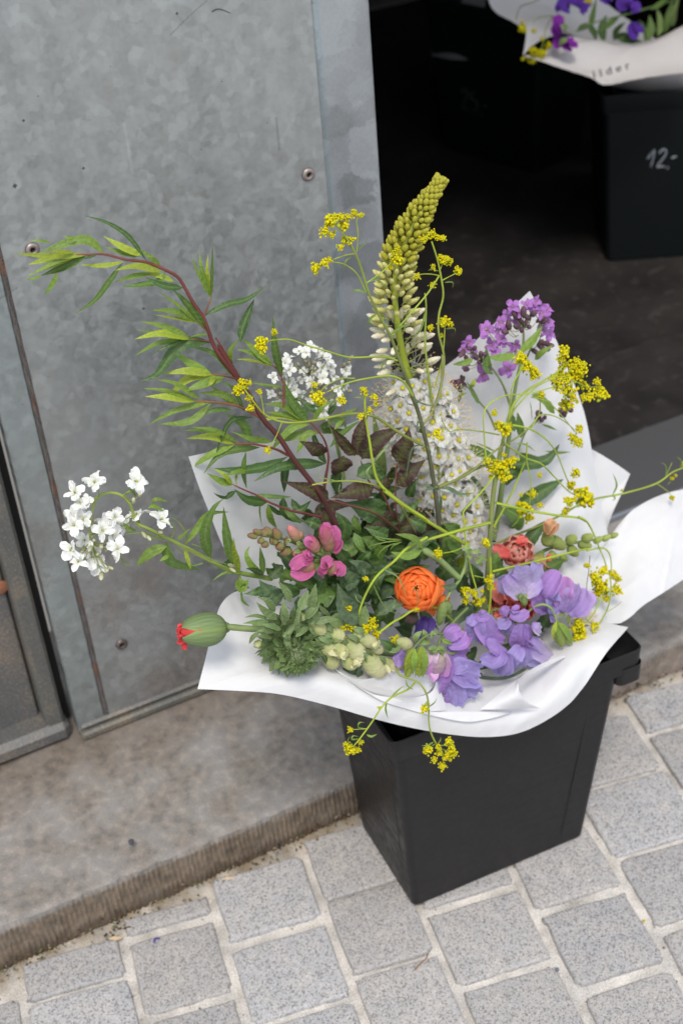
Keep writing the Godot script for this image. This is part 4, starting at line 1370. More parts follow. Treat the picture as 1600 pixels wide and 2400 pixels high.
	lf(t,[V(4626,6468,-12700),V(4507,6648,-12725),V(4481,6802,-12773),V(4568,6831,-12844)],75,FRESH)
	lf(t,[V(4627,6473,-12700),V(4658,6635,-12747),V(4669,6817,-12795)],72,MID)
	lf(t,[V(4635,6465,-12700),V(4507,6636,-12645),V(4393,6729,-12610)],69,DARK)
	lf(t,[V(4331,6388,-12700),V(4314,6244,-12660),V(4414,6076,-12708)],31,FRESH)
	lf(t,[V(3405,7929,-12700),V(3473,7939,-12672),V(3581,7829,-12683)],55,FRESH)
	lf(t,[V(3461,7956,-12700),V(3502,8031,-12664),V(3646,7924,-12694)],42,FRESH)
	lf(t,[V(3722,7438,-12700),V(3682,7423,-12651),V(3828,7550,-12615)],36,FRESH)
	lf(t,[V(3738,7244,-12700),V(3744,7111,-12676),V(3765,6928,-12682)],43,YELLOW)
	lf(t,[V(3108,7849,-12700),V(3156,7758,-12687),V(3254,7648,-12767)],48,FRESH)
	lf(t,[V(3309,8124,-12700),V(3247,8237,-12665),V(3165,8201,-12698)],35,FRESH)
	lf(t,[V(2992,7474,-12700),V(3011,7384,-12606),V(3100,7315,-12622)],16,FRESH)
	t = thing("white_rocket_flower", "upright round white flower head beside the green and white spike", "flower", V(6139,6991,-13600))
	rng.seed = 112
	stem(t, [V(6141,6803,-13500),V(6123,7335,-13600),V(6084,7580,-13700),V(6058,7725,-13800)], 5.0, 4.0, GREENST, GREENST)
	aim = V(6157,7812,-14300)
	hub = [V(6084,7893,-14000),V(6039,8116,-14000),V(6136,7786,-13900),V(5692,7958,-14000),V(6482,7804,-14000)]
	stem(t, [V(6080,7717,-13800),V(6037,7914,-13900),V(6039,8116,-14000)], 3.2, 2, GREENST, GREENST, "side_stem")
	stem(t, [V(6080,7717,-13800),V(5852,7838,-13900),V(5692,7958,-14000)], 2.8, 2, GREENST, GREENST, "side_stem")
	stem(t, [V(6099,7687,-13800),V(6332,7718,-13900),V(6482,7804,-14000)], 2.8, 2, GREENST, GREENST, "side_stem")
	egg_a = Color(0.24, 0.24, 0.13)
	egg_b = Color(0.42, 0.36, 0.28)
	rk(t,V(5748,8470,-13911),155,0)
	rk(t,V(5878,8532,-13877),155,0)
	rk(t,V(6055,8520,-13899),171,0)
	rk(t,V(6188,8361,-13898),166,0)
	rk(t,V(5721,8340,-13861),155,0)
	rk(t,V(5928,8225,-13910),121,0)
	rk(t,V(6170,8197,-13893),177,0)
	rk(t,V(6284,8167,-13904),158,0)
	rk(t,V(5822,8180,-13812),164,0)
	rk(t,V(5968,8090,-13860),157,0)
	rk(t,V(6127,8100,-13825),165,0)
	rk(t,V(6442,8100,-13812),170,0)
	rk(t,V(5802,7988,-13948),170,0)
	rk(t,V(6315,7847,-13888),152,0)
	rk(t,V(5985,7780,-13600),196,0)
	rk(t,V(5493,8330,-13811),154,0)
	rk(t,V(5439,8112,-13832),155,0)
	rk(t,V(5740,8116,-13973),165,0)
	rk(t,V(6074,7909,-13976),119,0)
	rk(t,V(6319,8019,-13912),139,0)
	rk(t,V(5897,7868,-13985),159,0)
	rk(t,V(5560,7856,-13952),177,0)
	rk(t,V(6473,7791,-13985),141,0)
	rk(t,V(6294,7679,-13866),140,0)
	rk(t,V(5935,7839,-13843),119,0)
	rk(t,V(5946,8515,-13821),155,0)
	rk(t,V(6161,8397,-13969),137,0)
	rk(t,V(6228,8304,-13857),153,0)
	rk(t,V(5681,8435,-13868),135,0)
	rk(t,V(5686,8226,-13971),125,0)
	rk(t,V(5743,7788,-13823),178,0)
	rk(t,V(5889,7781,-13806),138,0)
	rk(t,V(6086,8145,-13956),138,0)
	rk(t,V(6321,7862,-13809),131,0)
	bd(t,V(5932,8395,-13816),66,0)
	bd(t,V(5984,8288,-13802),66,0)
	bd(t,V(5994,8402,-13722),62,0)
	bd(t,V(5798,8432,-13747),58,0)
	bd(t,V(5572,8051,-13854),66,0)
	bd(t,V(5507,8038,-13811),66,0)
	bd(t,V(6409,8193,-13798),67,0)
	bd(t,V(6517,8242,-13826),67,0)
	bd(t,V(6152,7756,-13849),68,0)
	bd(t,V(5965,8337,-13829),58,0)
	bd(t,V(5967,8233,-13764),58,0)
	bd(t,V(5609,7935,-13877),59,0)
	bd(t,V(6071,8037,-13791),63,0)
	bd(t,V(6130,7973,-13810),63,0)
	bd(t,V(5640,8016,-13877),59,0)
	bd(t,V(6460,7805,-13827),60,0)
	bd(t,V(5483,8187,-13780),58,0)
	bd(t,V(6466,8208,-13798),59,0)
	lf(t,[V(6035,7784,-13700),V(5886,7810,-13706),V(5806,7936,-13831)],98,DARK)
	lf(t,[V(6092,7671,-13700),V(6141,7800,-13598),V(6177,7872,-13613)],79,DARK)
	lf(t,[V(6127,7565,-13700),V(6025,7436,-13743),V(6389,7265,-13819)],92,MID)
	lf(t,[V(6082,7558,-13700),V(6246,7511,-13722),V(6409,7247,-13838)],80,MID)
	lf(t,[V(5971,7807,-13700),V(5808,7804,-13727),V(5642,7701,-13769)],86,DARK)

func make_purple_rocket() -> void:
	var t := thing("purple_rocket_flower", "purple flower head on tall green stems in front of the white paper tip", "flower", V(8475,4974,-13700))
	rng.seed = 121
	stem(t, [V(8270,4960,-13500),V(8477,5141,-13700),V(8610,5496,-13800),V(8771,6024,-13900),V(8863,6461,-13950),V(8970,6909,-14000),V(9118,7383,-14050),V(9164,7711,-14100)], 9.5, 3.0, Color(0.14, 0.20, 0.06), Color(0.18, 0.24, 0.08))
	stem(t, [V(8853,6620,-13900),V(8761,7006,-13950),V(8645,7269,-14000),V(8481,7495,-14050),V(8366,7605,-14100)], 3.6, 2.2, GREENST, Color(0.14, 0.14, 0.07), "side_stem")
	stem(t, [V(8595,6428,-13900),V(8504,6717,-13950),V(8412,6875,-14000),V(8274,7122,-14050),V(8193,7150,-14100)], 3.2, 1.6, GREENST, Color(0.14, 0.14, 0.07), "side_stem")
	stem(t, [V(9022,7092,-14000),V(9247,7423,-14033),V(9395,7725,-14067),V(9442,7768,-14100)], 3.0, 2.0, GREENST, Color(0.16, 0.18, 0.07), "side_stem")
	stem(t, [V(8914,5891,-13900),V(9080,6183,-13933),V(9233,6242,-13967),V(9361,6270,-14000)], 3.0, 1.6, GREENST, GREENST, "side_stem")
	aim = V(9308,7554,-14400)
	hub = [V(9164,7711,-14100),V(9442,7719,-14100),V(9088,7517,-14100),V(8787,7614,-14100),V(8366,7605,-14100),V(8511,7461,-14100)]
	egg_a = Color(0.10, 0.085, 0.05)
	egg_b = Color(0.20, 0.10, 0.15)
	rk(t,V(9298,7963,-14112),195,1)
	rk(t,V(9397,7878,-14034),195,1)
	rk(t,V(8963,8094,-14049),192,1)
	rk(t,V(9508,7535,-14139),190,1)
	rk(t,V(8851,7856,-14156),182,1)
	rk(t,V(8557,7898,-14033),234,1)
	rk(t,V(9207,8036,-14089),177,1)
	rk(t,V(9536,7680,-14068),180,1)
	rk(t,V(9622,7442,-14166),200,1)
	rk(t,V(8960,7906,-14171),194,1)
	rk(t,V(8794,7674,-14070),195,1)
	rk(t,V(9045,7476,-14112),171,1)
	rk(t,V(8932,7729,-14168),170,1)
	rk(t,V(9044,8006,-14030),176,1)
	rk(t,V(9338,8048,-14078),182,1)
	rk(t,V(9498,7880,-14052),187,1)
	rk(t,V(8806,7746,-14167),169,1)
	rk(t,V(8826,7603,-14043),161,1)
	rk(t,V(9133,7761,-14169),162,1)
	aim = V(8568,7348,-14400)
	rk(t,V(8299,7786,-14042),192,1)
	rk(t,V(8672,7599,-14107),237,1)
	rk(t,V(8559,7182,-14126),274,1)
	rk(t,V(8908,7166,-14092),258,1)
	rk(t,V(8218,7710,-14032),167,1)
	rk(t,V(8436,7517,-14137),148,1)
	rk(t,V(8322,7373,-14159),127,1)
	rk(t,V(8708,7520,-14096),191,1)
	rk(t,V(9038,7391,-14142),193,1)
	aim = V(9294,7357,-14300)
	hub = [V(9164,7711,-14100),V(9419,7459,-14100),V(9088,7614,-14100)]
	bd(t,V(9090,7835,-14062),85,0)
	bd(t,V(9159,7781,-14054),85,0)
	bd(t,V(9234,7701,-14072),81,0)
	bd(t,V(9382,7774,-14048),81,0)
	bd(t,V(9434,7741,-14030),81,0)
	bd(t,V(8995,7962,-14031),97,0)
	bd(t,V(9072,8017,-13958),105,0)
	bd(t,V(9271,7898,-14034),106,0)
	bd(t,V(8875,7871,-14000),105,0)
	bd(t,V(9195,7866,-14052),93,0)
	bd(t,V(9446,7411,-14024),86,0)
	bd(t,V(9546,7330,-14077),87,0)
	bd(t,V(9405,7356,-14040),86,0)
	bd(t,V(9404,7400,-14078),82,0)
	bd(t,V(9444,7343,-13963),77,0)
	bd(t,V(8820,7797,-13992),92,0)
	bd(t,V(9309,7321,-14050),86,0)
	bd(t,V(8989,7809,-14004),76,0)
	bd(t,V(9029,7782,-13930),76,0)
	aim = V(8607,7334,-14300)
	hub = [V(8366,7605,-14100),V(8511,7461,-14100)]
	bd(t,V(8415,7510,-14063),80,0)
	bd(t,V(8421,7611,-13949),80,0)
	bd(t,V(8431,7469,-14011),76,0)
	bd(t,V(8232,7600,-14001),80,0)
	bd(t,V(8142,7727,-13946),91,0)
	bd(t,V(8306,7712,-14017),84,0)
	bd(t,V(8356,7704,-13999),84,0)
	bd(t,V(8468,7489,-13970),76,0)
	bd(t,V(8466,7620,-13923),75,0)
	bd(t,V(8242,7416,-14025),84,0)
	aim = V(8311,6984,-14200)
	hub = [V(8217,7129,-14100)]
	bd(t,V(8142,7205,-14073),85,0)
	bd(t,V(8198,7230,-14083),85,0)
	bd(t,V(8113,7182,-14089),76,0)
	bd(t,V(8183,7087,-14108),77,0)
	bd(t,V(8250,7149,-14112),77,0)
	bd(t,V(8118,7219,-14136),68,0)
	bd(t,V(8238,7231,-14130),68,0)
	aim = V(9495,6023,-14200)
	hub = [V(9361,6257,-14000)]
	bd(t,V(9357,6319,-14034),89,0)
	bd(t,V(9374,6263,-13981),80,0)
	bd(t,V(9453,6253,-14020),76,0)
	bd(t,V(9326,6269,-14027),76,0)
	bd(t,V(9382,6350,-14033),71,0)
	aim = V(9924,6219,-14200)
	hub = [V(9716,6394,-13900)]
	bd(t,V(9645,6302,-13873),98,0)
	bd(t,V(9602,6397,-13870),88,0)
	bd(t,V(9787,6323,-13886),89,0)
	bd(t,V(9750,6581,-13917),88,0)
	bd(t,V(9705,6282,-13921),85,0)
	lf(t,[V(8958,7477,-13900),V(9161,7584,-13903),V(9363,7722,-13962)],114,FRESH)
	lf(t,[V(8921,7470,-13900),V(8700,7482,-13925),V(8507,7533,-14003)],97,FRESH)
	lf(t,[V(8570,7306,-13900),V(8472,7435,-13878),V(8515,7690,-13971)],109,MID)
	lf(t,[V(9211,7301,-13900),V(9243,7438,-13796),V(9406,7524,-13758)],77,FRESH)
	lf(t,[V(8269,7617,-13900),V(8136,7618,-13880),V(8011,7589,-13977)],71,FRESH)
	lf(t,[V(8356,6921,-13900),V(8284,7042,-13907),V(8197,7293,-13957)],85,MID)
	lf(t,[V(8171,7147,-13900),V(8103,7107,-13952),V(8119,6926,-14050)],42,FRESH)
	lf(t,[V(8246,7207,-13900),V(8244,7270,-13874),V(8315,7327,-13908)],55,YELLOW)
	lf(t,[V(9531,6354,-13900),V(9380,6581,-13915),V(9221,6701,-13990)],101,FRESH)
	lf(t,[V(9162,6780,-13900),V(9357,6619,-13958),V(9632,6267,-14049)],109,FRESH)
	lf(t,[V(8993,6154,-13900),V(9005,6313,-13938),V(9014,6499,-14023)],97,MID)
	lf(t,[V(9321,6246,-13900),V(9473,6129,-13967),V(9683,5949,-14037)],40,FRESH)
	lf(t,[V(8497,5116,-13900),V(8205,5720,-13915),V(7857,6134,-13959)],212,DARK)
	lf(t,[V(8601,5954,-13900),V(8233,6260,-13855),V(7900,6504,-13874)],135,MID)
	lf(t,[V(8896,5041,-13900),V(9223,5189,-13823),V(9645,5270,-13825)],197,DARK)
	lf(t,[V(8821,5770,-13900),V(9322,5705,-13815),V(9579,5882,-13835)],171,DARK)
	lf(t,[V(8766,5459,-13900),V(8792,5642,-13897),V(9107,5638,-13933)],201,DARK)
	lf(t,[V(8336,4990,-13900),V(8033,5356,-13818),V(7748,5638,-13755)],134,DARK)
	lf(t,[V(8867,4603,-13900),V(8849,4912,-13828),V(8562,5193,-13833)],220,MID)
	lf(t,[V(9378,5799,-13900),V(9606,5677,-13918),V(9909,5512,-14037)],36,FRESH)
	lf(t,[V(9163,6381,-13900),V(9086,6639,-13804),V(9053,6788,-13782)],48,FRESH)
	lf(t,[V(8347,5512,-13900),V(8220,5638,-13816),V(7800,5820,-13830)],67,BLUE)
	lf(t,[V(8953,5929,-13900),V(9126,5745,-13923),V(9452,5547,-14008)],134,MID)
	lf(t,[V(8801,6612,-13900),V(8819,6427,-13849),V(8941,6460,-13899)],153,MID)

func make_foxtail_lily() -> void:
	var t := thing("foxtail_lily", "tall foxtail lily spike, green buds at the tip and white flowers below", "flower", V(7792,4635,-13600))
	rng.seed = 131
	var axis := [V(7708,4730,-13400),V(7699,5397,-13550),V(7584,6130,-13620),V(7452,6735,-13700),V(7353,7324,-13750),V(7275,7761,-13800),V(7214,8204,-13830),V(7184,8622,-13850),V(7196,9018,-13870),V(7301,9339,-13900),V(7479,9640,-13900),V(7713,9938,-13900),V(7907,10152,-13900)]
	stem(t, axis, 17.0, 4.0, Color(0.26, 0.36, 0.02), Color(0.30, 0.33, 0.05))
	var n := 200
	var p := smooth(axis, n)
	# buds: tight at the tip, longer and on stalks further down
	var g := 0.0
	egg_a = Color(0.27, 0.29, 0.04)
	var k0 := int(n * 0.52)
	var bm := []
	for v in 3:
		var b := Mb.new()
		ball(b, Vector3.ZERO, Vector3(0, 0, 1), 1.0, 0.25, [Color(0.38, 0.39, 0.035), Color(0.52, 0.52, 0.14), Color(0.70, 0.67, 0.40)][v] as Color, [Color(0.46, 0.42, 0.06), Color(0.68, 0.64, 0.28), Color(0.86, 0.80, 0.66)][v] as Color, 8, 8, 0.3)
		bm.append(b.mesh())
	var total := 340
	for k in total:
		var f := pow(float(k) / total, 1.25)           # 0 at the tip
		var at := n - int(f * (n - k0))
		at = clampi(at, 1, n - 1)
		g += 2.39996
		var dir := (p[at + 1] - p[at - 1]).normalized()
		var s := dir.cross(Vector3(0.4, 0.1, 0.9)).normalized()
		var o := s.rotated(dir, g)
		var len := lerpf(0.0088, 0.0205, smoothstep(0.05, 0.75, f))
		var stalk := lerpf(0.0, 0.019, smoothstep(0.50, 0.9, f))
		var body := lerpf(0.0028, 0.0122, smoothstep(0.0, 0.30, f)) - 0.004 * smoothstep(0.55, 0.85, f)
		var lean := lerpf(1.0, 0.22, smoothstep(0.15, 0.95, f))
		var d := (o + dir * (lean + rng.randf_range(-0.12, 0.12))).normalized()
		if rng.randf() < smoothstep(0.45, 0.85, f) * 0.55:
			continue
		var start := p[at] + o * body * (1.0 - smoothstep(0.6, 0.95, f) * 0.4)
		var root := start + d * stalk
		var sc := len * rng.randf_range(0.82, 1.15)
		var thick := sc * lerpf(1.55, 0.80, smoothstep(0.05, 0.6, f))
		var bas := Basis.looking_at(-d, Vector3(0.2, 0.3, 1))
		put_mesh("bud", bm[0 if f < 0.40 + rng.randf_range(-0.06, 0.06) else (1 if f < 0.66 + rng.randf_range(-0.06, 0.06) else 2)], M.petal, t, Transform3D(Basis(bas.x * thick, bas.y * thick, bas.z * sc), root))
		if stalk > 0.004:
			stem(t, [start, root], 1.3, 1.2, Color(0.24, 0.29, 0.05), Color(0.36, 0.36, 0.14), "bud_stalk")
	# open flowers: six narrow petals, long threads with orange tips
	var fm := []
	var sm := []
	for v in 4:
		rng.seed = 700 + v
		petal_in = Color(0.88, 0.88, 0.80)
		petal_out = Color(0.93, 0.93, 0.92)
		ruffle = 0.04
		var b := Mb.new()
		var b2 := Mb.new()
		for j in 6:
			var a := TAU * (j + rng.randf_range(-0.12, 0.12)) / 6.0
			var d := Vector3(cos(a), sin(a), 0)
			var m := petal_mesh([d * 0.04, d * 0.25 + Vector3(0, 0, 0.08), d * 0.48 + Vector3(0, 0, rng.randf_range(-0.10, 0.10))], 0.34, Vector3(0, 0, 1), 0.1)
			b.sheet(m.v, 10, 9, m.c)
			var e := (Vector3(cos(a + 0.5), sin(a + 0.5), 0) * rng.randf_range(0.18, 0.4) + Vector3(0, 0, rng.randf_range(0.4, 0.62)))
			tube(b2, [d * 0.03, e * 0.5 + Vector3(0, 0, 0.03), e], 0.007, 0.005, Color(0.8, 0.8, 0.7), Color(0.82, 0.8, 0.7), 4, 4)
			ball(b2, e, Vector3(e.x, e.y, 0.3), 0.07, 0.018, Color(0.80, 0.55, 0.22), Color(0.85, 0.60, 0.26), 4, 5)
		ball(b2, Vector3.ZERO, Vector3(0, 0, 1), 0.14, 0.085, Color(0.46, 0.48, 0.03), Color(0.70, 0.60, 0.05), 5, 6)
		fm.append(b.mesh())
		sm.append(b2.mesh())
	rng.seed = 133
	for k in 200:
		var f := (k + rng.randf()) / 200.0
		var at := clampi(int(lerpf(n * 0.54, n * 0.07, f)), 1, n - 1)
		g += 2.39996
		var dir := (p[at + 1] - p[at - 1]).normalized()
		var o := dir.cross(Vector3(0.4, 0.1, 0.9)).normalized().rotated(dir, g)
		var reach := lerpf(0.018, 0.040, smoothstep(0.0, 0.22, f)) * rng.randf_range(0.75, 1.1) * lerpf(1.0, 0.8, smoothstep(0.6, 1.0, f))
		var d := (o + dir * rng.randf_range(-0.1, 0.3)).normalized()
		var root := p[at] + d * reach
		d = (d + FACE * 0.45).normalized()
		var sc := 0.041 * rng.randf_range(0.85, 1.1)
		var bas := Basis.looking_at(-d, Vector3(0.2, 0.3, 1)).rotated(d, rng.randf() * 6.0)
		var fl := put_mesh("blossom", fm[rng.randi() % 4], M.white_petal, t, Transform3D(bas.scaled(Vector3.ONE * sc), root))
		put_mesh("stamens", sm[rng.randi() % 4], M.petal, fl, Transform3D(Basis(), where(fl)))
		if k % 8 == 0:
			stem(t, [p[at], root], 1.3, 1.1, Color(0.26, 0.30, 0.06), Color(0.36, 0.38, 0.12), "bud_stalk")
	rng.seed = 134
	lf(t,[V(6880,6188,-13900),V(6816,6726,-13835),V(6786,7390,-13870)],133,PALE)
	lf(t,[V(6615,5642,-13900),V(6663,5836,-13842),V(6772,5851,-13892)],86,MID)

func make_dark_branch() -> void:
	var t := thing("dark_leaved_branch", "branch with pointed maroon and green leaves in the middle of the bouquet", "branch", V(6694,5787,-13200))
	rng.seed = 141
	stem(t, [V(6693,5770,-13200),V(6701,6044,-13200),V(6681,6308,-13200),V(6689,6557,-13200),V(6709,6781,-13200),V(6734,6999,-13200)], 3.4, 1.6, Color(0.08, 0.04, 0.03), RED2)
	stem(t, [V(6688,5963,-13200),V(6536,6568,-13225),V(6407,6736,-13250),V(6328,6932,-13275),V(6296,7139,-13300)], 3.4, 2.0, Color(0.09, 0.045, 0.03), RED2, "side_stem")
	stem(t, [V(5726,6996,-13200),V(5787,7162,-13233),V(5843,7264,-13267),V(5884,7372,-13300)], 3.6, 2.4, Color(0.07, 0.03, 0.03), RED2, "side_stem")
	stem(t, [V(6639,6063,-13100),V(6308,6467,-13100),V(5879,6786,-13100),V(5725,6895,-13100)], 3.2, 2.0, Color(0.09, 0.045, 0.03), RED2, "side_stem")
	lo(t,[V(6262,7224,-13200),V(6454,7460,-13131),V(6825,7513,-13145)],230,PURPLE)
	lo(t,[V(6252,7260,-13200),V(6278,7527,-13239),V(6441,7818,-13281)],196,PURPLE)
	lo(t,[V(6181,7302,-13200),V(6055,7534,-13233),V(5926,7789,-13310)],156,PURPLE)
	lo(t,[V(6023,7361,-13200),V(5970,7202,-13209),V(5944,7020,-13319)],275,PURPLE)
	lo(t,[V(6734,7006,-13200),V(6843,7225,-13154),V(6925,7452,-13182)],274,PURPLE)
	lo(t,[V(6721,6652,-13200),V(6876,6833,-13140),V(7123,6924,-13162)],223,PURPLE)
	lo(t,[V(6724,6962,-13200),V(6897,6872,-13201),V(7020,6660,-13203)],148,PURPLE)
	lo(t,[V(5776,6815,-13200),V(5529,7094,-13110),V(5156,7380,-13111)],196,PURPLE)
	lo(t,[V(6388,6740,-13200),V(6141,6814,-13167),V(5792,6826,-13199)],234,PURPLE)
	lo(t,[V(6655,6063,-13200),V(6456,6254,-13172),V(6177,6225,-13152)],253,PURPLE)
	lo(t,[V(6683,5927,-13200),V(6876,5996,-13163),V(7125,5788,-13139),V(7345,5549,-13129)],239,PURPLE)
	lo(t,[V(6485,5994,-13200),V(6415,5958,-13248),V(6336,6009,-13328)],179,PURPLE)
	lo(t,[V(5831,6679,-13200),V(5710,6591,-13153),V(5799,6327,-13131)],200,PURPLE)
	lo(t,[V(5769,7471,-13200),V(5611,7675,-13105),V(5439,7832,-13128)],193,PURPLE)
	lo(t,[V(6312,5753,-13200),V(6372,5882,-13178),V(6484,5959,-13202)],166,PURPLE)
	lo(t,[V(6444,6768,-13200),V(6518,6810,-13162),V(6597,6589,-13206)],148,PURPLE)
	lo(t,[V(6872,6418,-13200),V(6885,6609,-13123),V(6991,6735,-13120)],130,DARK)
	lo(t,[V(6800,6261,-13200),V(6897,6272,-13174),V(7010,6356,-13157)],110,DARK)
	lo(t,[V(6544,6295,-13200),V(6318,6430,-13238),V(6038,6607,-13306)],325,DARK)
	lo(t,[V(6253,5813,-13200),V(6178,6035,-13145),V(6037,6325,-13127)],178,DARK)
	lo(t,[V(6173,7002,-13200),V(6364,7016,-13189),V(6586,6774,-13180)],200,DARK)
	lo(t,[V(5878,6873,-13200),V(6001,6779,-13250),V(6165,6600,-13332)],159,DARK)
	lo(t,[V(6100,6456,-13200),V(6097,6280,-13133),V(6181,6049,-13148)],109,MID)

var clusters_of := {}
func make_woad() -> void:
	var t := thing("woad_stem", "tallest yellow flowered stem, crossing in front of the foxtail lily and arching left", "flower", V(7152,5383,-12900))
	rng.seed = 151
	stem(t, [V(7159,5345,-12900),V(7154,5631,-12900),V(7127,5956,-12900),V(7109,6304,-12900),V(7097,6576,-12900)], 6.6, 6.2, WOAD1, WOAD1)
	stem(t, [V(7137,6157,-12900),V(7119,6309,-12912),V(7105,6558,-12925),V(7084,6806,-12938),V(7052,7134,-12950),V(7017,7378,-12963),V(6976,7635,-12975),V(6933,7843,-12988),V(6876,8038,-13000)], 6.2, 5.2, WOAD1, Color(0.10, 0.11, 0.05))
	stem(t, [V(6915,7941,-13000),V(6765,8491,-13000),V(6648,8891,-13000),V(6496,9271,-13000),V(6415,9505,-13000),V(6366,9745,-13000),V(6315,9945,-13000),V(6245,10137,-13000),V(6173,10274,-13000),V(6091,10403,-13000)], 5.2, 2.0, Color(0.11, 0.12, 0.05), WOAD2)
	stem(t, [V(6302,10021,-13000),V(6172,10041,-13000),V(6013,10032,-13000)], 1.6, 1.1, WOAD2, LIME, "side_stem")
	stem(t, [V(6383,9534,-13000),V(6284,9788,-13000),V(6145,9939,-13000),V(6011,10006,-13000)], 1.8, 1.1, WOAD2, LIME, "side_stem")
	stem(t, [V(6307,10047,-13000),V(6338,10246,-13000),V(6331,10399,-13000),V(6381,10444,-13000)], 1.6, 1.0, WOAD2, LIME, "side_stem")
	stem(t, [V(6382,9632,-13000),V(6524,9680,-13000),V(6643,9738,-13000),V(6725,9807,-13000),V(6798,9897,-13000)], 1.8, 1.0, WOAD2, LIME, "side_stem")
	stem(t, [V(6693,8574,-12950),V(6514,8691,-12942),V(6097,8822,-12933),V(5799,9007,-12925),V(5566,9160,-12917),V(5357,9303,-12908),V(5114,9371,-12900)], 2.6, 1.4, WOAD2, LIME, "side_stem")
	stem(t, [V(5124,9371,-12900),V(5068,9309,-12900),V(5034,9269,-12900)], 1.2, 0.9, LIME, LIME, "side_stem")
	stem(t, [V(6871,8039,-12950),V(6757,8273,-12940),V(6576,8420,-12930),V(6275,8490,-12920),V(6019,8523,-12910),V(5741,8498,-12900)], 3.4, 1.4, WOAD2, LIME, "side_stem")
	stem(t, [V(6111,8557,-12900),V(5938,8614,-12900),V(5748,8582,-12900),V(5636,8491,-12900)], 1.8, 1.0, WOAD2, LIME, "side_stem")
	stem(t, [V(6953,7339,-12900),V(6680,7589,-12891),V(6428,7873,-12882),V(6280,8011,-12873),V(6007,8140,-12864),V(5587,8211,-12855),V(5300,8279,-12845),V(5102,8377,-12836),V(4935,8538,-12827),V(4834,8726,-12818),V(4745,8918,-12809),V(4720,8983,-12800)], 4.0, 1.8, Color(0.17, 0.19, 0.05), LIME, "side_stem")
	stem(t, [V(4928,8550,-12800),V(4922,8705,-12800),V(4908,8840,-12800)], 1.4, 0.9, LIME, LIME, "side_stem")
	stem(t, [V(5124,8366,-12800),V(5024,8196,-12800),V(4925,8089,-12800)], 1.4, 0.9, LIME, LIME, "side_stem")
	stem(t, [V(7864,6801,-12800),V(7567,6763,-12833),V(7349,6680,-12867),V(7087,6662,-12900)], 4.0, 4.0, Color(0.16, 0.18, 0.05), Color(0.16, 0.18, 0.05), "side_stem")
	cl(t,V(6044,10485,-12982),203,0)
	cl(t,V(5953,10372,-13021),130,0)
	cl(t,V(6028,10316,-12998),114,0)
	cl(t,V(6184,10385,-13004),139,0)
	cl(t,V(6231,10466,-13003),101,0)
	cl(t,V(6329,10482,-13038),111,0)
	cl(t,V(6371,10464,-12961),82,0)
	cl(t,V(6222,10186,-13030),162,0)
	cl(t,V(6093,10172,-12952),90,0)
	cl(t,V(6080,10528,-12956),113,0)
	cl(t,V(6027,10438,-13048),114,0)
	cl(t,V(6156,10490,-13004),98,0)
	cl(t,V(5793,10019,-12968),131,0)
	cl(t,V(5889,10042,-12953),131,0)
	cl(t,V(5974,10042,-13005),79,0)
	cl(t,V(5804,9948,-13023),91,0)
	cl(t,V(6802,9866,-13029),144,0)
	cl(t,V(6778,9828,-12955),160,0)
	cl(t,V(6716,9723,-13029),93,0)
	cl(t,V(6796,9947,-12992),92,0)
	cl(t,V(6754,9803,-13036),101,0)
	cl(t,V(5017,9410,-12848),149,0)
	cl(t,V(4999,9346,-12805),123,0)
	cl(t,V(5194,9436,-12887),85,0)
	cl(t,V(5169,9505,-12818),70,0)
	cl(t,V(4994,9377,-12849),88,0)
	cl(t,V(5586,8532,-12811),174,0)
	cl(t,V(5579,8692,-12830),88,0)
	cl(t,V(5658,8404,-12877),107,0)
	cl(t,V(5894,8393,-12810),126,0)
	cl(t,V(5629,8561,-12851),92,0)
	cl(t,V(4753,8933,-12898),160,0)
	cl(t,V(4691,8870,-12900),114,0)
	cl(t,V(4804,8974,-12851),98,0)
	cl(t,V(4797,8779,-12855),82,0)
	cl(t,V(4806,8635,-12870),112,0)
	cl(t,V(4942,8791,-12886),76,0)
	cl(t,V(4940,8032,-12866),96,0)
	cl(t,V(4714,8930,-12868),107,0)
	br(t,[V(6319,10049,-13000),V(6365,10107,-12966),V(6419,10195,-12932)],13,FRESH)
	br(t,[V(6247,10001,-13000),V(6131,10010,-12925),V(6099,9878,-12950)],17,FRESH)
	br(t,[V(6393,9509,-13000),V(6278,9592,-12982),V(6220,9555,-13076)],24,FRESH)
	br(t,[V(6496,9221,-13000),V(6375,9227,-12925),V(6340,9097,-12957)],31,FRESH)
	br(t,[V(6402,9632,-13000),V(6521,9644,-12999),V(6687,9462,-13042)],24,FRESH)
	br(t,[V(6648,8895,-13000),V(6766,8994,-12951),V(6962,8920,-13021)],31,FRESH)
	br(t,[V(6718,8547,-13000),V(6554,8616,-12969),V(6461,8438,-12982)],21,FRESH)
	br(t,[V(6836,8073,-12900),V(6956,7931,-12891),V(7217,7774,-12914)],28,BLUE)
	br(t,[V(6949,7342,-12900),V(6818,7306,-12939),V(6731,6845,-12990)],31,BLUE)
	br(t,[V(6951,7699,-12900),V(6863,7711,-12849),V(6853,7554,-12833)],26,BLUE)
	br(t,[V(7102,6640,-12900),V(7263,6603,-12858),V(7399,6484,-12829),V(7610,6428,-12813)],46,BLUE)
	br(t,[V(7087,6654,-12900),V(6975,6693,-12893),V(6998,6768,-12947)],40,BLUE)
	br(t,[V(7145,6557,-12900),V(7166,6377,-12909),V(7154,6078,-12962)],38,BLUE)
	br(t,[V(6993,7326,-12900),V(6982,7322,-12801),V(6997,7233,-12809)],24,BLUE)

	t = thing("woad_stem", "single limp yellow flowered stem bent over the dark leaves, few flowers at its tip", "flower", V(7328,5857,-12600))
	rng.seed = 152
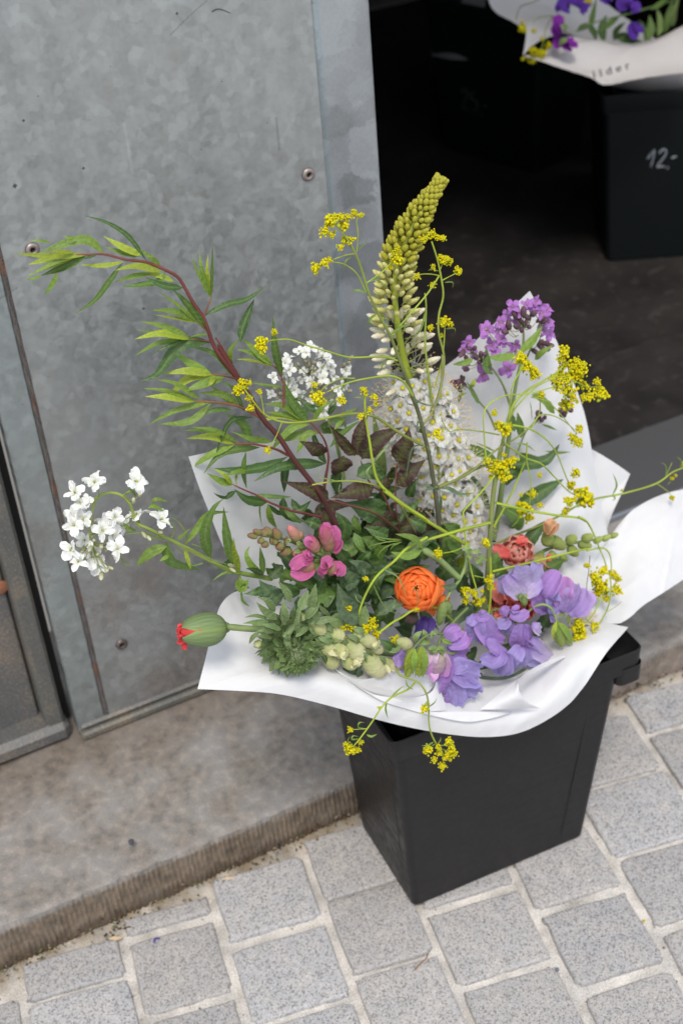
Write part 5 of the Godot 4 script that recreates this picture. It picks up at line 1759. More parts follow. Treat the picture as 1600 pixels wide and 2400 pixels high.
	stem(t, [V(6130,8444,-12700),V(6107,8199,-12683),V(6126,7844,-12667),V(6145,7481,-12650),V(6205,7211,-12633),V(6441,6867,-12617),V(6792,6468,-12600)], 2.6, 4.2, LIME, LIME)
	stem(t, [V(6237,7121,-12600),V(6481,6806,-12620),V(6837,6389,-12640),V(7147,6048,-12660),V(7374,5786,-12680),V(7431,5645,-12700)], 4.2, 4.6, LIME, LIME)
	stem(t, [V(5368,7481,-12700),V(5657,7409,-12717),V(5979,7275,-12733),V(6259,7075,-12750),V(6455,6844,-12767),V(6624,6447,-12783),V(6735,6166,-12800)], 1.6, 3.2, LIME, Color(0.12, 0.12, 0.05), "side_stem")
	cl(t,V(6104,8508,-12675),107,0)
	cl(t,V(6239,8368,-12690),115,0)
	cl(t,V(6154,8235,-12667),89,0)
	cl(t,V(6044,8191,-12665),97,0)
	cl(t,V(6142,8442,-12696),67,0)
	cl(t,V(6250,8280,-12682),82,0)
	br(t,[V(6130,8390,-12700),V(6049,8428,-12701),V(5999,8395,-12790)],15,PALE)
	br(t,[V(6166,7457,-12700),V(6223,7585,-12660),V(6431,7687,-12710)],27,PALE)
	br(t,[V(6149,7463,-12700),V(6063,7409,-12668),V(6141,7261,-12671)],23,PALE)
	br(t,[V(5711,7397,-12700),V(5446,7586,-12689),V(5511,7629,-12790)],11,PALE)
	br(t,[V(5731,7378,-12700),V(5703,7244,-12709),V(5826,7138,-12775)],17,PALE)

	t = thing("woad_stem", "thin forked yellow flowered stem right of the foxtail lily against the black doorway", "flower", V(7415,6274,-13400))
	rng.seed = 153
	stem(t, [V(7518,9627,-13500),V(7578,9382,-13488),V(7612,9140,-13475),V(7623,8901,-13462),V(7548,8685,-13450),V(7527,8450,-13438),V(7580,8123,-13425),V(7539,7820,-13412),V(7416,7474,-13400)], 2.0, 3.4, LIME, Color(0.22, 0.24, 0.08))
	stem(t, [V(7549,8158,-13400),V(7480,7745,-13350),V(7337,7515,-13300),V(7211,7420,-13250),V(7042,7365,-13200)], 3.4, 3.6, Color(0.22, 0.24, 0.08), Color(0.2, 0.2, 0.08))
	stem(t, [V(7398,8994,-13500),V(7393,8825,-13475),V(7345,8377,-13450),V(7352,7920,-13425),V(7373,7444,-13400)], 2.2, 3.2, WOAD2, WOAD2, "side_stem")
	stem(t, [V(7329,8094,-13400),V(7367,7465,-13375),V(7394,7060,-13350),V(7389,6731,-13325),V(7364,6352,-13300)], 3.2, 4.0, WOAD2, Color(0.2, 0.22, 0.08), "side_stem")
	stem(t, [V(7601,9163,-13500),V(7349,9046,-13367),V(7000,8912,-13233),V(6719,8822,-13100)], 2.0, 2.2, LIME, WOAD2, "side_stem")
	stem(t, [V(7644,9090,-13500),V(7741,9111,-13500),V(7836,9127,-13500)], 1.4, 0.9, LIME, LIME, "side_stem")
	stem(t, [V(7621,9246,-13500),V(7655,9315,-13500),V(7677,9348,-13500)], 1.4, 0.9, LIME, LIME, "side_stem")
	stem(t, [V(7652,8527,-13500),V(7618,8323,-13467),V(7556,8062,-13433),V(7416,7737,-13400)], 1.5, 2.0, LIME, LIME, "side_stem")
	stem(t, [V(7607,9161,-13500),V(7495,9214,-13500),V(7373,9250,-13500),V(7301,9242,-13500)], 1.4, 0.9, LIME, LIME, "side_stem")
	cl(t,V(7504,9703,-13513),120,0)
	cl(t,V(7605,9644,-13516),120,0)
	cl(t,V(7414,9693,-13481),116,0)
	cl(t,V(7645,9644,-13462),92,0)
	cl(t,V(7549,9717,-13519),88,0)
	cl(t,V(7670,9355,-13488),170,0)
	cl(t,V(7740,9284,-13516),115,0)
	cl(t,V(7624,9400,-13495),98,0)
	cl(t,V(7528,9290,-13508),89,0)
	cl(t,V(7873,9125,-13527),112,0)
	cl(t,V(7316,9226,-13527),98,0)
	cl(t,V(7523,9051,-13523),101,0)
	cl(t,V(7627,8554,-13468),161,0)
	cl(t,V(7729,8478,-13500),96,0)
	cl(t,V(7610,8541,-13522),92,0)
	cl(t,V(7700,9364,-13467),89,0)
	cl(t,V(7746,9324,-13460),79,0)
	cl(t,V(7457,8515,-13504),84,0)
	cl(t,V(7613,8349,-13529),74,0)
	br(t,[V(7666,9054,-13500),V(7787,9012,-13513),V(7794,8919,-13537)],18,FRESH)
	br(t,[V(7653,8433,-13500),V(7783,8401,-13504),V(7806,8313,-13519)],18,FRESH)
	br(t,[V(7599,9223,-13500),V(7518,9266,-13500),V(7464,9260,-13531)],14,FRESH)
	br(t,[V(7405,8810,-13500),V(7287,8565,-13443),V(7183,8452,-13492)],26,FRESH)

	t = thing("woad_stem", "many branched yellow flowered stem on the right, its sprays spread over the white paper", "flower", V(7664,4728,-12700))
	rng.seed = 154
	stem(t, [V(7576,4652,-12600),V(7646,4955,-12650),V(7727,5464,-12700),V(7790,5897,-12750),V(7851,6186,-12800),V(7937,6451,-12867),V(8039,6707,-12933),V(8132,6898,-13000)], 8.0, 6.2, Color(0.15, 0.18, 0.06), Color(0.20, 0.24, 0.07))
	stem(t, [V(8136,6882,-13000),V(8252,7212,-13033),V(8371,7369,-13067),V(8561,7453,-13100),V(8802,7485,-13133),V(9044,7518,-13167),V(9189,7572,-13200)], 5.0, 1.6, Color(0.24, 0.30, 0.06), LIME)
	stem(t, [V(8137,6980,-13000),V(8295,7249,-13025),V(8505,7402,-13050),V(8714,7484,-13075),V(8999,7494,-13100)], 2.6, 1.4, WOAD2, LIME, "side_stem")
	stem(t, [V(8231,7189,-13000),V(8303,7622,-13033),V(8444,7791,-13067),V(8537,7883,-13100)], 2.4, 1.2, WOAD2, LIME, "side_stem")
	stem(t, [V(8925,7543,-13100),V(9190,7417,-13125),V(9411,7233,-13150),V(9584,7113,-13175),V(9756,7066,-13200)], 1.6, 1.0, LIME, LIME, "side_stem")
	stem(t, [V(9026,7365,-13100),V(9188,7115,-13150),V(9251,6969,-13200)], 1.4, 1.0, LIME, LIME, "side_stem")
	stem(t, [V(8023,7100,-12900),V(7696,7278,-12900),V(7443,7386,-12900),V(7328,7395,-12900),V(7242,7548,-12900),V(7212,7651,-12900)], 2.0, 1.2, WOAD2, WOAD2, "side_stem")
	stem(t, [V(7027,6810,-12700),V(7481,6796,-12760),V(7923,6950,-12820),V(8297,6987,-12880),V(8627,7128,-12940),V(8690,7364,-13000)], 3.8, 1.8, Color(0.16, 0.18, 0.05), Color(0.2, 0.24, 0.06), "side_stem")
	stem(t, [V(7710,6939,-12700),V(7719,7498,-12760),V(7817,7642,-12820),V(8111,7649,-12880),V(8481,7519,-12940),V(8957,7439,-13000)], 2.0, 1.4, LIME, LIME, "side_stem")
	stem(t, [V(8151,7252,-12800),V(8451,7061,-12820),V(8710,6784,-12840),V(8877,6487,-12860),V(9050,6026,-12880),V(9172,5810,-12900)], 2.4, 1.6, LIME, LIME, "side_stem")
	stem(t, [V(8026,7038,-12800),V(8355,6679,-12820),V(8614,6471,-12840),V(8857,6138,-12860),V(9080,5831,-12880),V(9279,5662,-12900)], 2.6, 1.6, WOAD2, LIME, "side_stem")
	stem(t, [V(8371,6906,-12800),V(8366,6637,-12800),V(8428,6286,-12800),V(8404,5883,-12800)], 2.0, 1.2, LIME, LIME, "side_stem")
	stem(t, [V(8504,7023,-12900),V(8641,7155,-12925),V(8905,7024,-12950),V(9151,6775,-12975),V(9247,6627,-13000)], 2.0, 1.2, WOAD2, LIME, "side_stem")
	stem(t, [V(8568,7406,-13000),V(8813,7249,-13000),V(9039,6950,-13000),V(9234,6644,-13000)], 1.8, 1.1, WOAD2, LIME, "side_stem")
	stem(t, [V(7837,6250,-12700),V(8260,5990,-12675),V(8746,5720,-12650),V(9065,5568,-12625),V(9180,5457,-12600)], 3.4, 2.8, LIME, LIME, "side_stem")
	stem(t, [V(9037,5613,-12600),V(9155,5503,-12580),V(9266,5255,-12560),V(9353,4986,-12540),V(9426,4774,-12520),V(9459,4577,-12500)], 2.8, 1.8, LIME, LIME, "side_stem")
	stem(t, [V(7886,6592,-12800),V(7651,6475,-12729),V(7351,6352,-12657),V(7302,6281,-12586),V(7284,5944,-12514),V(7296,5605,-12443),V(7311,5383,-12371),V(7320,5232,-12300)], 2.6, 2.0, LIME, LIME, "side_stem")
	stem(t, [V(7284,5945,-12500),V(7117,5920,-12500),V(6914,5962,-12500)], 1.6, 1.1, LIME, LIME, "side_stem")
	stem(t, [V(7315,5503,-12400),V(7458,5406,-12400),V(7530,5339,-12400)], 1.4, 1.0, LIME, LIME, "side_stem")
	stem(t, [V(7744,5973,-12700),V(7296,6155,-12550),V(6671,6338,-12400)], 4.0, 3.8, LIME, LIME, "side_stem")
	stem(t, [V(6673,6374,-12400),V(6362,6374,-12343),V(6146,6303,-12286),V(5949,6276,-12229),V(5797,6231,-12171),V(5623,6063,-12114),V(5470,5801,-12057),V(5372,5683,-12000)], 3.8, 2.4, LIME, LIME, "side_stem")
	stem(t, [V(5749,5578,-12000),V(5950,5617,-12033),V(6104,5610,-12067),V(6260,5619,-12100),V(6475,5551,-12133),V(6674,5403,-12167),V(6842,5145,-12200),V(6997,4869,-12233),V(7191,4700,-12267),V(7375,4684,-12300),V(7482,4869,-12333),V(7541,5218,-12367),V(7562,5715,-12400)], 3.0, 3.0, LIME, LIME, "side_stem")
	stem(t, [V(7650,5362,-12500),V(8167,5245,-12533),V(8872,5107,-12567),V(9246,5011,-12600)], 3.2, 2.6, LIME, LIME, "side_stem")
	stem(t, [V(9184,4990,-12600),V(9405,4964,-12575),V(9511,4858,-12550),V(9540,4695,-12525),V(9528,4547,-12500)], 2.6, 1.6, LIME, LIME, "side_stem")
	stem(t, [V(7983,5333,-13000),V(8349,5288,-13075),V(8830,5227,-13150),V(9197,5198,-13225),V(9588,5199,-13300)], 3.4, 3.2, Color(0.15, 0.17, 0.05), WOAD2, "side_stem")
	stem(t, [V(9517,5165,-13300),V(9799,5168,-13317),V(10311,5056,-13333),V(10888,4991,-13350),V(11180,5066,-13367),V(11388,5062,-13383),V(11663,5119,-13400)], 3.2, 2.0, WOAD2, LIME, "side_stem")
	stem(t, [V(10958,4929,-13400),V(11143,4734,-13400),V(11240,4590,-13400)], 1.4, 0.9, LIME, LIME, "side_stem")
	stem(t, [V(11083,4986,-13400),V(11145,5117,-13400),V(11195,5215,-13400)], 1.2, 0.8, LIME, LIME, "side_stem")
	stem(t, [V(7923,5715,-12900),V(8095,5905,-12933),V(8284,6156,-12967),V(8472,6474,-13000)], 3.0, 2.2, LIME, LIME, "side_stem")
	cl(t,V(9158,7791,-13160),168,0)
	cl(t,V(9148,7662,-13214),136,0)
	cl(t,V(8540,7875,-13214),198,0)
	cl(t,V(8624,7757,-13196),173,0)
	cl(t,V(8761,7558,-13220),201,0)
	cl(t,V(8619,7796,-13226),142,0)
	cl(t,V(9238,7517,-13270),176,0)
	cl(t,V(9365,7468,-13236),245,0)
	cl(t,V(9417,7480,-13125),197,0)
	cl(t,V(9335,7321,-13260),222,0)
	cl(t,V(9418,7347,-13199),179,0)
	cl(t,V(9080,7302,-13179),197,0)
	cl(t,V(9231,7197,-13142),221,0)
	cl(t,V(9357,7003,-13245),182,0)
	cl(t,V(9251,6920,-13237),203,0)
	cl(t,V(9528,7119,-13240),160,0)
	cl(t,V(9719,7125,-13216),135,0)
	cl(t,V(9772,6932,-13209),204,0)
	cl(t,V(9553,7024,-13127),181,0)
	cl(t,V(9464,7017,-13144),139,0)
	cl(t,V(8808,7288,-13140),120,0)
	cl(t,V(9096,7350,-13277),158,0)
	cl(t,V(9194,7390,-13275),167,0)
	cl(t,V(9195,7347,-13166),187,0)
	cl(t,V(8537,7749,-13137),121,0)
	cl(t,V(8702,7661,-13204),143,0)
	cl(t,V(9366,7556,-13186),145,0)
	cl(t,V(9395,6358,-13280),155,0)
	cl(t,V(9457,6497,-13217),129,0)
	cl(t,V(9383,6353,-13132),154,0)
	cl(t,V(9342,6411,-13148),107,0)
	cl(t,V(7904,7501,-12807),109,0)
	cl(t,V(8028,7252,-12793),201,0)
	cl(t,V(8001,7263,-12880),133,0)
	cl(t,V(8165,7171,-12897),122,0)
	cl(t,V(8035,6585,-12891),288,0)
	cl(t,V(7888,6678,-12847),184,0)
	cl(t,V(8141,6680,-12828),160,0)
	cl(t,V(7776,6859,-12797),130,0)
	cl(t,V(8040,6509,-12823),196,0)
	cl(t,V(8192,6708,-12832),123,0)
	cl(t,V(7942,6711,-12818),163,0)
	cl(t,V(7126,7462,-12855),149,0)
	cl(t,V(9151,6125,-12844),166,0)
	cl(t,V(9122,5905,-12905),137,0)
	cl(t,V(9271,5715,-12816),298,0)
	cl(t,V(9401,5545,-12882),218,0)
	cl(t,V(9027,5737,-12800),159,0)
	cl(t,V(8988,5572,-12833),142,0)
	cl(t,V(9232,5776,-12874),151,0)
	cl(t,V(8627,6262,-12895),88,0)
	cl(t,V(8506,6024,-12880),131,0)
	cl(t,V(8301,6110,-12834),71,0)
	cl(t,V(8333,5869,-12826),222,0)
	cl(t,V(8632,5773,-12897),115,0)
	cl(t,V(8458,5662,-12902),180,0)
	cl(t,V(8297,5949,-12847),126,0)
	cl(t,V(9101,5978,-12840),107,0)
	cl(t,V(8068,6799,-12863),82,0)
	cl(t,V(11260,4552,-13422),99,0)
	cl(t,V(10325,5071,-13392),64,0)
	cl(t,V(11249,4891,-13439),79,0)
	cl(t,V(11423,5087,-13416),112,0)
	cl(t,V(11274,4953,-13403),65,0)
	cl(t,V(7136,5405,-12295),164,0)
	cl(t,V(7284,5261,-12333),104,0)
	cl(t,V(7129,5239,-12304),118,0)
	cl(t,V(7357,5085,-12353),164,0)
	cl(t,V(7519,5347,-12382),132,0)
	cl(t,V(7556,5225,-12380),109,0)
	cl(t,V(7437,6055,-12295),129,0)
	cl(t,V(6780,6140,-12325),122,0)
	cl(t,V(7547,5421,-12373),91,0)
	cl(t,V(7154,5337,-12407),97,0)
	cl(t,V(7263,5294,-12350),83,0)
	cl(t,V(7408,5119,-12329),70,0)
	cl(t,V(7405,5243,-12360),75,0)
	cl(t,V(7487,5929,-12379),82,0)
	cl(t,V(6788,6083,-12330),80,0)
	cl(t,V(5326,5948,-11899),153,0)
	cl(t,V(5315,5628,-11983),127,0)
	cl(t,V(5614,5722,-12006),182,0)
	cl(t,V(5689,5593,-11969),128,0)
	cl(t,V(5527,5689,-11960),156,0)
	cl(t,V(5366,5671,-11928),127,0)
	cl(t,V(5661,5813,-11986),114,0)
	cl(t,V(5215,5912,-11914),97,0)
	cl(t,V(5336,6206,-11921),112,0)
	cl(t,V(5603,6495,-11949),76,0)
	cl(t,V(5726,5352,-11985),103,0)
	cl(t,V(5423,5738,-11894),103,0)
	cl(t,V(5670,5720,-11973),104,0)
	cl(t,V(5382,5845,-11912),103,0)
	cl(t,V(5930,5385,-11982),127,0)
	cl(t,V(5970,5410,-11983),71,0)
	cl(t,V(6225,5772,-11919),76,0)
	cl(t,V(9368,4658,-12471),167,0)
	cl(t,V(9194,4665,-12405),188,0)
	cl(t,V(9336,4431,-12450),257,0)
	cl(t,V(9314,4305,-12481),187,0)
	cl(t,V(9568,4483,-12478),187,0)
	cl(t,V(9616,4418,-12458),120,0)
	cl(t,V(9573,4253,-12433),165,0)
	cl(t,V(9398,4206,-12405),143,0)
	cl(t,V(9108,4848,-12485),109,0)
	cl(t,V(9114,4062,-12461),112,0)
	cl(t,V(9215,4639,-12479),132,0)
	cl(t,V(9217,4578,-12403),176,0)
	cl(t,V(9421,4261,-12486),156,0)
	cl(t,V(9525,4524,-12495),111,0)
	br(t,[V(10166,5030,-13400),V(10241,5184,-13398),V(10196,5390,-13444)],27,FRESH)
	br(t,[V(10171,5042,-13400),V(10169,5031,-13327),V(10139,4980,-13360)],23,FRESH)
	br(t,[V(11096,4994,-13400),V(11023,5259,-13329),V(10949,5321,-13377)],23,FRESH)
	br(t,[V(11351,5039,-13400),V(11320,5214,-13359),V(11224,5329,-13357)],23,FRESH)
	br(t,[V(11134,4867,-13400),V(11157,4910,-13360),V(11148,4800,-13431)],23,FRESH)
	br(t,[V(8396,5521,-13400),V(8618,5278,-13386),V(8455,5164,-13375)],31,FRESH)
	br(t,[V(8281,6470,-13400),V(8091,6646,-13369),V(7956,6750,-13384)],25,FRESH)
	br(t,[V(8556,6496,-13400),V(8724,6429,-13386),V(8920,6219,-13413)],26,FRESH)
	br(t,[V(5749,6300,-12100),V(5852,5942,-12117),V(5967,5725,-12135),V(6178,5540,-12153)],16,PALE)
	br(t,[V(5905,6446,-12100),V(5997,6310,-12097),V(6147,6220,-12135)],15,PALE)
	br(t,[V(5917,6408,-12100),V(6074,6239,-12056),V(6158,5904,-12027)],18,PALE)
	br(t,[V(6265,6009,-12100),V(6320,5867,-12050),V(6281,5679,-12026)],16,PALE)
	br(t,[V(5583,6032,-12100),V(5514,6148,-12062),V(5521,6202,-12123)],13,PALE)
	br(t,[V(5574,5910,-12100),V(5615,5843,-12048),V(5662,5771,-12048)],13,PALE)

	t = thing("woad_stem", "yellow flowered stem curling round the lilac sweet peas at the right edge of the paper", "flower", V(8262,3941,-12100))
	rng.seed = 155
	stem(t, [V(8184,3978,-12100),V(8334,3909,-12129),V(8670,3823,-12157),V(8954,3874,-12186),V(9207,4086,-12214),V(9326,4300,-12243),V(9358,4550,-12271),V(9351,4701,-12300)], 3.0, 1.8, Color(0.2, 0.24, 0.05), LIME)
	stem(t, [V(8740,4174,-12100),V(9007,4267,-12167),V(9181,4427,-12233),V(9279,4508,-12300)], 2.2, 1.4, LIME, LIME, "side_stem")
	stem(t, [V(8841,4319,-12100),V(8946,4164,-12150),V(9066,4010,-12200)], 1.2, 0.9, LIME, LIME, "side_stem")
	stem(t, [V(9273,4181,-12200),V(9406,4208,-12200),V(9498,4259,-12200)], 1.2, 0.6, LIME, GREENST, "side_stem")
	stem(t, [V(9387,4691,-12800),V(9314,4460,-12725),V(9240,4285,-12650),V(9248,4073,-12575),V(9250,4037,-12500)], 1.2, 0.9, Color(0.13, 0.12, 0.05), GREENST, "side_stem")
	cl(t,V(8750,4235,-12136),187,0)
	cl(t,V(8756,4113,-12102),253,0)
	cl(t,V(8686,4197,-12110),152,0)
	cl(t,V(8967,4158,-12066),153,0)
	cl(t,V(8828,3992,-12125),145,0)
	cl(t,V(8717,4353,-12111),121,0)
	cl(t,V(8668,4064,-12068),131,0)

	t = thing("woad_stem", "two yellow flowered twigs drooping over the front edge of the paper onto the bucket", "flower", V(5754,5369,-11500))
	rng.seed = 156
	stem(t, [V(5886,5258,-11600),V(5722,5384,-11500),V(5670,5399,-11440),V(5688,5380,-11380),V(5750,5358,-11320),V(5858,5276,-11260),V(5914,5123,-11200),V(5950,4870,-11225),V(5953,4610,-11250),V(5990,4368,-11275),V(6078,4085,-11300)], 2.6, 2.0, Color(0.2, 0.24, 0.05), LIME)
	stem(t, [V(5892,5178,-11400),V(5731,5211,-11300),V(5454,5294,-11200),V(5321,5207,-11200),V(5182,5046,-11200),V(5096,4954,-11200),V(4992,4851,-11200),V(4907,4778,-11200)], 2.6, 1.8, LIME, LIME, "side_stem")
	stem(t, [V(5097,4973,-11200),V(5005,5011,-11200),V(4913,5053,-11200)], 1.2, 0.8, LIME, LIME, "side_stem")
	stem(t, [V(6062,4125,-11300),V(6156,3908,-11300),V(6140,3716,-11300)], 1.4, 0.8, LIME, LIME, "side_stem")
	stem(t, [V(6070,4100,-11300),V(6196,4033,-11300),V(6264,4018,-11300)], 1.4, 0.8, LIME, LIME, "side_stem")
	stem(t, [V(6045,4133,-11300),V(5994,4119,-11300),V(5950,4091,-11300)], 1.2, 0.8, LIME, LIME, "side_stem")
	stem(t, [V(6078,4085,-11300),V(6176,3961,-11300),V(6311,3868,-11300)], 1.2, 0.8, LIME, LIME, "side_stem")
	cl(t,V(4924,4977,-11278),87,0)
	cl(t,V(5030,4745,-11255),99,0)
	cl(t,V(4844,4784,-11231),121,0)
	cl(t,V(4901,4682,-11234),136,0)
	cl(t,V(4991,4617,-11278),94,0)
	cl(t,V(4874,4659,-11278),94,0)
	cl(t,V(5318,5137,-11276),53,0)
	cl(t,V(5892,4865,-11225),120,0)
	cl(t,V(5949,4888,-11265),78,0)
	cl(t,V(5924,4160,-11235),156,0)
	cl(t,V(6053,4131,-11226),112,0)
	cl(t,V(6085,4002,-11260),127,0)
	cl(t,V(6229,4110,-11264),127,0)
	cl(t,V(6236,4037,-11223),142,0)
	cl(t,V(6278,3893,-11243),113,0)
	cl(t,V(6204,3893,-11264),113,0)
	cl(t,V(6136,3890,-11237),80,0)
	cl(t,V(6005,3914,-11261),110,0)
	cl(t,V(6120,3744,-11263),126,0)
	cl(t,V(5896,4105,-11280),82,0)
	cl(t,V(6219,3827,-11235),60,0)
	br(t,[V(5120,4916,-11250),V(4999,5031,-11202),V(5007,5126,-11188),V(5092,5066,-11208)],31,FRESH)
	br(t,[V(5113,4825,-11250),V(5162,4790,-11226),V(5233,4810,-11206)],28,FRESH)
	br(t,[V(5015,4807,-11250),V(4915,4863,-11234),V(4939,4902,-11242),V(5029,4806,-11277)],20,FRESH)
	br(t,[V(4933,4771,-11250),V(4831,4922,-11170),V(4885,4972,-11204)],17,FRESH)
	br(t,[V(5413,5217,-11250),V(5384,5104,-11241),V(5416,4924,-11261)],25,FRESH)
	br(t,[V(5683,5445,-11250),V(5679,5354,-11224),V(5787,5202,-11257)],23,FRESH)
	br(t,[V(5479,5260,-11250),V(5596,5362,-11218),V(5664,5384,-11207)],22,FRESH)
	br(t,[V(5963,4843,-11250),V(6016,4944,-11191),V(6068,4982,-11220)],17,FRESH)
	br(t,[V(6004,4239,-11250),V(5885,4293,-11187),V(5811,4303,-11218)],23,FRESH)
	br(t,[V(6052,4173,-11250),V(6082,4240,-11225),V(6101,4279,-11239)],18,FRESH)

func make_snapdragons() -> void:
	var t := thing("pink_snapdragon", "pink snapdragon spike pointing left, maroon green buds at its tip", "flower", V(5607,6155,-12700))
	rng.seed = 161
	stem(t, [V(5640,6073,-12700),V(5475,6375,-12640),V(5270,6611,-12580),V(5088,6823,-12520),V(4839,7072,-12460),V(4504,7300,-12400)], 6.0, 2.6, Color(0.17, 0.22, 0.07), Color(0.22, 0.27, 0.09))
	egg_a = Color(0.23, 0.28, 0.07)
	egg_b = Color(0.24, 0.12, 0.085)
	eg(t,[V(4519,7273,-12400),V(4395,7338,-12411)],86,1)
	eg(t,[V(4559,7298,-12400),V(4463,7400,-12383)],79,1)
	eg(t,[V(4586,7214,-12400),V(4507,7177,-12418)],83,1)
	eg(t,[V(4627,7249,-12400),V(4561,7335,-12415)],103,1)
	eg(t,[V(4671,7231,-12400),V(4623,7347,-12428)],106,1)
	eg(t,[V(4688,7141,-12400),V(4647,7145,-12410)],100,1)
	eg(t,[V(4632,7132,-12400),V(4530,7147,-12377)],90,1)
	eg(t,[V(4771,7138,-12400),V(4721,7296,-12414)],130,1)
	eg(t,[V(4748,7095,-12400),V(4673,7152,-12424)],110,1)
	eg(t,[V(4806,7029,-12400),V(4705,7047,-12387)],121,1)
	eg(t,[V(4865,7057,-12400),V(4828,7073,-12416)],128,1)
	eg(t,[V(4908,6933,-12400),V(4754,6927,-12393)],135,1)
	egg_b = Color(0.55, 0.20, 0.22)
	eg(t,[V(5010,7008,-12400),V(4892,7286,-12385)],150,1)
	eg(t,[V(5067,6823,-12400),V(4900,6868,-12390)],139,1)
	eg(t,[V(5050,7033,-12400),V(4961,7178,-12380)],118,1)
	egg_a = Color(0.30, 0.24, 0.09)
	egg_b = Color(0.46, 0.09, 0.20)
	eg(t,[V(5181,6841,-12300),V(5073,7111,-12296)],161,0)
	eg(t,[V(5338,6775,-12300),V(5285,7220,-12286)],188,0)
	eg(t,[V(5381,6822,-12300),V(5387,7129,-12315)],135,0)
	eg(t,[V(5134,6645,-12300),V(4826,6784,-12321)],203,0)
	eg(t,[V(5106,6743,-12300),V(4866,6827,-12295)],135,0)
	eg(t,[V(5262,6568,-12300),V(5388,6533,-12306)],207,0)
	petal_in = Color(0.42, 0.075, 0.19)
	petal_out = Color(0.52, 0.14, 0.32)
	ruffle = 0.06
	pt(t,[V(5304,6837,-12260),V(5296,7041,-12246),V(5302,7244,-12260)],152,0)
	pt(t,[V(5361,6834,-12260),V(5391,7024,-12212),V(5382,7177,-12241)],125,0)
	pt(t,[V(5374,6764,-12260),V(5430,6862,-12239),V(5444,6969,-12231)],85,0)
	pt(t,[V(5089,6777,-12260),V(4943,6881,-12212),V(4808,6788,-12262)],152,0)
	pt(t,[V(5097,6665,-12260),V(4933,6671,-12195),V(4793,6744,-12240)],126,0)
	pt(t,[V(5093,6818,-12260),V(5020,6862,-12256),V(4876,6870,-12288)],101,0)
	pt(t,[V(5261,6573,-12260),V(5185,6584,-12260),V(5187,6480,-12283)],120,0)
	pt(t,[V(5300,6579,-12260),V(5391,6573,-12211),V(5353,6465,-12232)],172,0)
	pt(t,[V(5265,6615,-12260),V(5237,6716,-12225),V(5334,6669,-12234)],154,0)
	pt(t,[V(5109,6982,-12260),V(5045,7096,-12222),V(5076,7147,-12238)],101,0)
	pt(t,[V(5081,6887,-12260),V(5009,6933,-12221),V(5046,6850,-12274)],101,0)
	br(t,[V(5296,6723,-12340),V(5258,6838,-12320),V(5241,6893,-12313)],85,PALE)
	br(t,[V(5391,6705,-12340),V(5397,6794,-12300),V(5398,6825,-12334)],79,PALE)
	br(t,[V(5348,6658,-12340),V(5312,6769,-12326),V(5331,6806,-12357)],75,PALE)
	br(t,[V(5223,6558,-12340),V(5152,6633,-12339),V(5113,6700,-12362)],96,PALE)
	br(t,[V(5247,6614,-12340),V(5165,6711,-12311),V(5129,6708,-12355)],86,PALE)
	br(t,[V(5279,6535,-12340),V(5240,6628,-12323),V(5264,6634,-12331)],69,PALE)
	br(t,[V(5031,6942,-12340),V(4972,7033,-12335),V(4984,7080,-12369)],74,PALE)
	br(t,[V(4991,6916,-12340),V(4928,6932,-12324),V(4894,6942,-12329)],61,PALE)
	br(t,[V(5171,6819,-12340),V(5137,6902,-12333),V(5151,6949,-12351)],68,PALE)
	br(t,[V(4821,7092,-12340),V(4854,7148,-12298),V(4839,7159,-12322)],60,PALE)
	t = thing("peach_snapdragon", "snapdragon with peach buds and green tip lying right against the white paper", "flower", V(8501,4699,-13100))
	rng.seed = 162
	stem(t, [V(8436,4765,-13000),V(8626,4820,-13050),V(8896,4814,-13100),V(9198,4727,-13150),V(9506,4624,-13200),V(9904,4485,-13250),V(10223,4395,-13300)], 6.0, 2.4, Color(0.24, 0.31, 0.09), GREENST)
	egg_a = Color(0.22, 0.29, 0.08)
	egg_b = Color(0.45, 0.50, 0.14)
	eg(t,[V(8815,4955,-13000),V(8869,5233,-13026)],197,1)
	eg(t,[V(8866,5072,-13000),V(9126,4793,-13006)],200,1)
	eg(t,[V(8947,4914,-13000),V(9033,4939,-12992)],155,1)
	eg(t,[V(9133,4892,-13000),V(9320,4914,-13020)],160,1)
	eg(t,[V(9175,4805,-13000),V(9331,4580,-13005)],157,1)
	eg(t,[V(9336,4780,-13000),V(9564,4650,-13012)],149,1)
	eg(t,[V(9388,4829,-13000),V(9585,4825,-13011)],148,1)
	eg(t,[V(9581,4707,-13000),V(9750,4731,-13009)],104,1)
	eg(t,[V(9718,4693,-13000),V(9865,4731,-12978)],99,1)
	eg(t,[V(9854,4693,-13000),V(10012,4680,-13008)],91,1)
	eg(t,[V(8962,4795,-13000),V(8847,4740,-12986)],156,1)
	eg(t,[V(9043,4705,-13000),V(9173,4546,-13030)],112,1)
	eg(t,[V(8723,4895,-13000),V(8701,4776,-13005)],133,1)
	egg_a = Color(0.40, 0.40, 0.13)
	egg_b = Color(0.72, 0.38, 0.20)
	eg(t,[V(8772,5190,-12940),V(8864,5434,-12946)],174,1)
	eg(t,[V(8566,4917,-12940),V(8687,4612,-12942)],244,1)
	eg(t,[V(8605,4845,-12940),V(8811,4597,-12969)],155,1)
	petal_in = Color(0.60, 0.34, 0.16)
	petal_out = Color(0.72, 0.40, 0.24)
	ruffle = 0.06
	pt(t,[V(8718,5304,-12880),V(8728,5472,-12821),V(8839,5476,-12872)],151,0)
	pt(t,[V(8770,5256,-12880),V(8843,5351,-12855),V(8902,5377,-12905)],109,0)
	pt(t,[V(8566,4901,-12880),V(8601,4820,-12854),V(8651,4650,-12888)],176,0)
	pt(t,[V(8618,4907,-12880),V(8719,4785,-12874),V(8791,4651,-12901)],132,0)
	petal_in = Color(0.70, 0.14, 0.10)
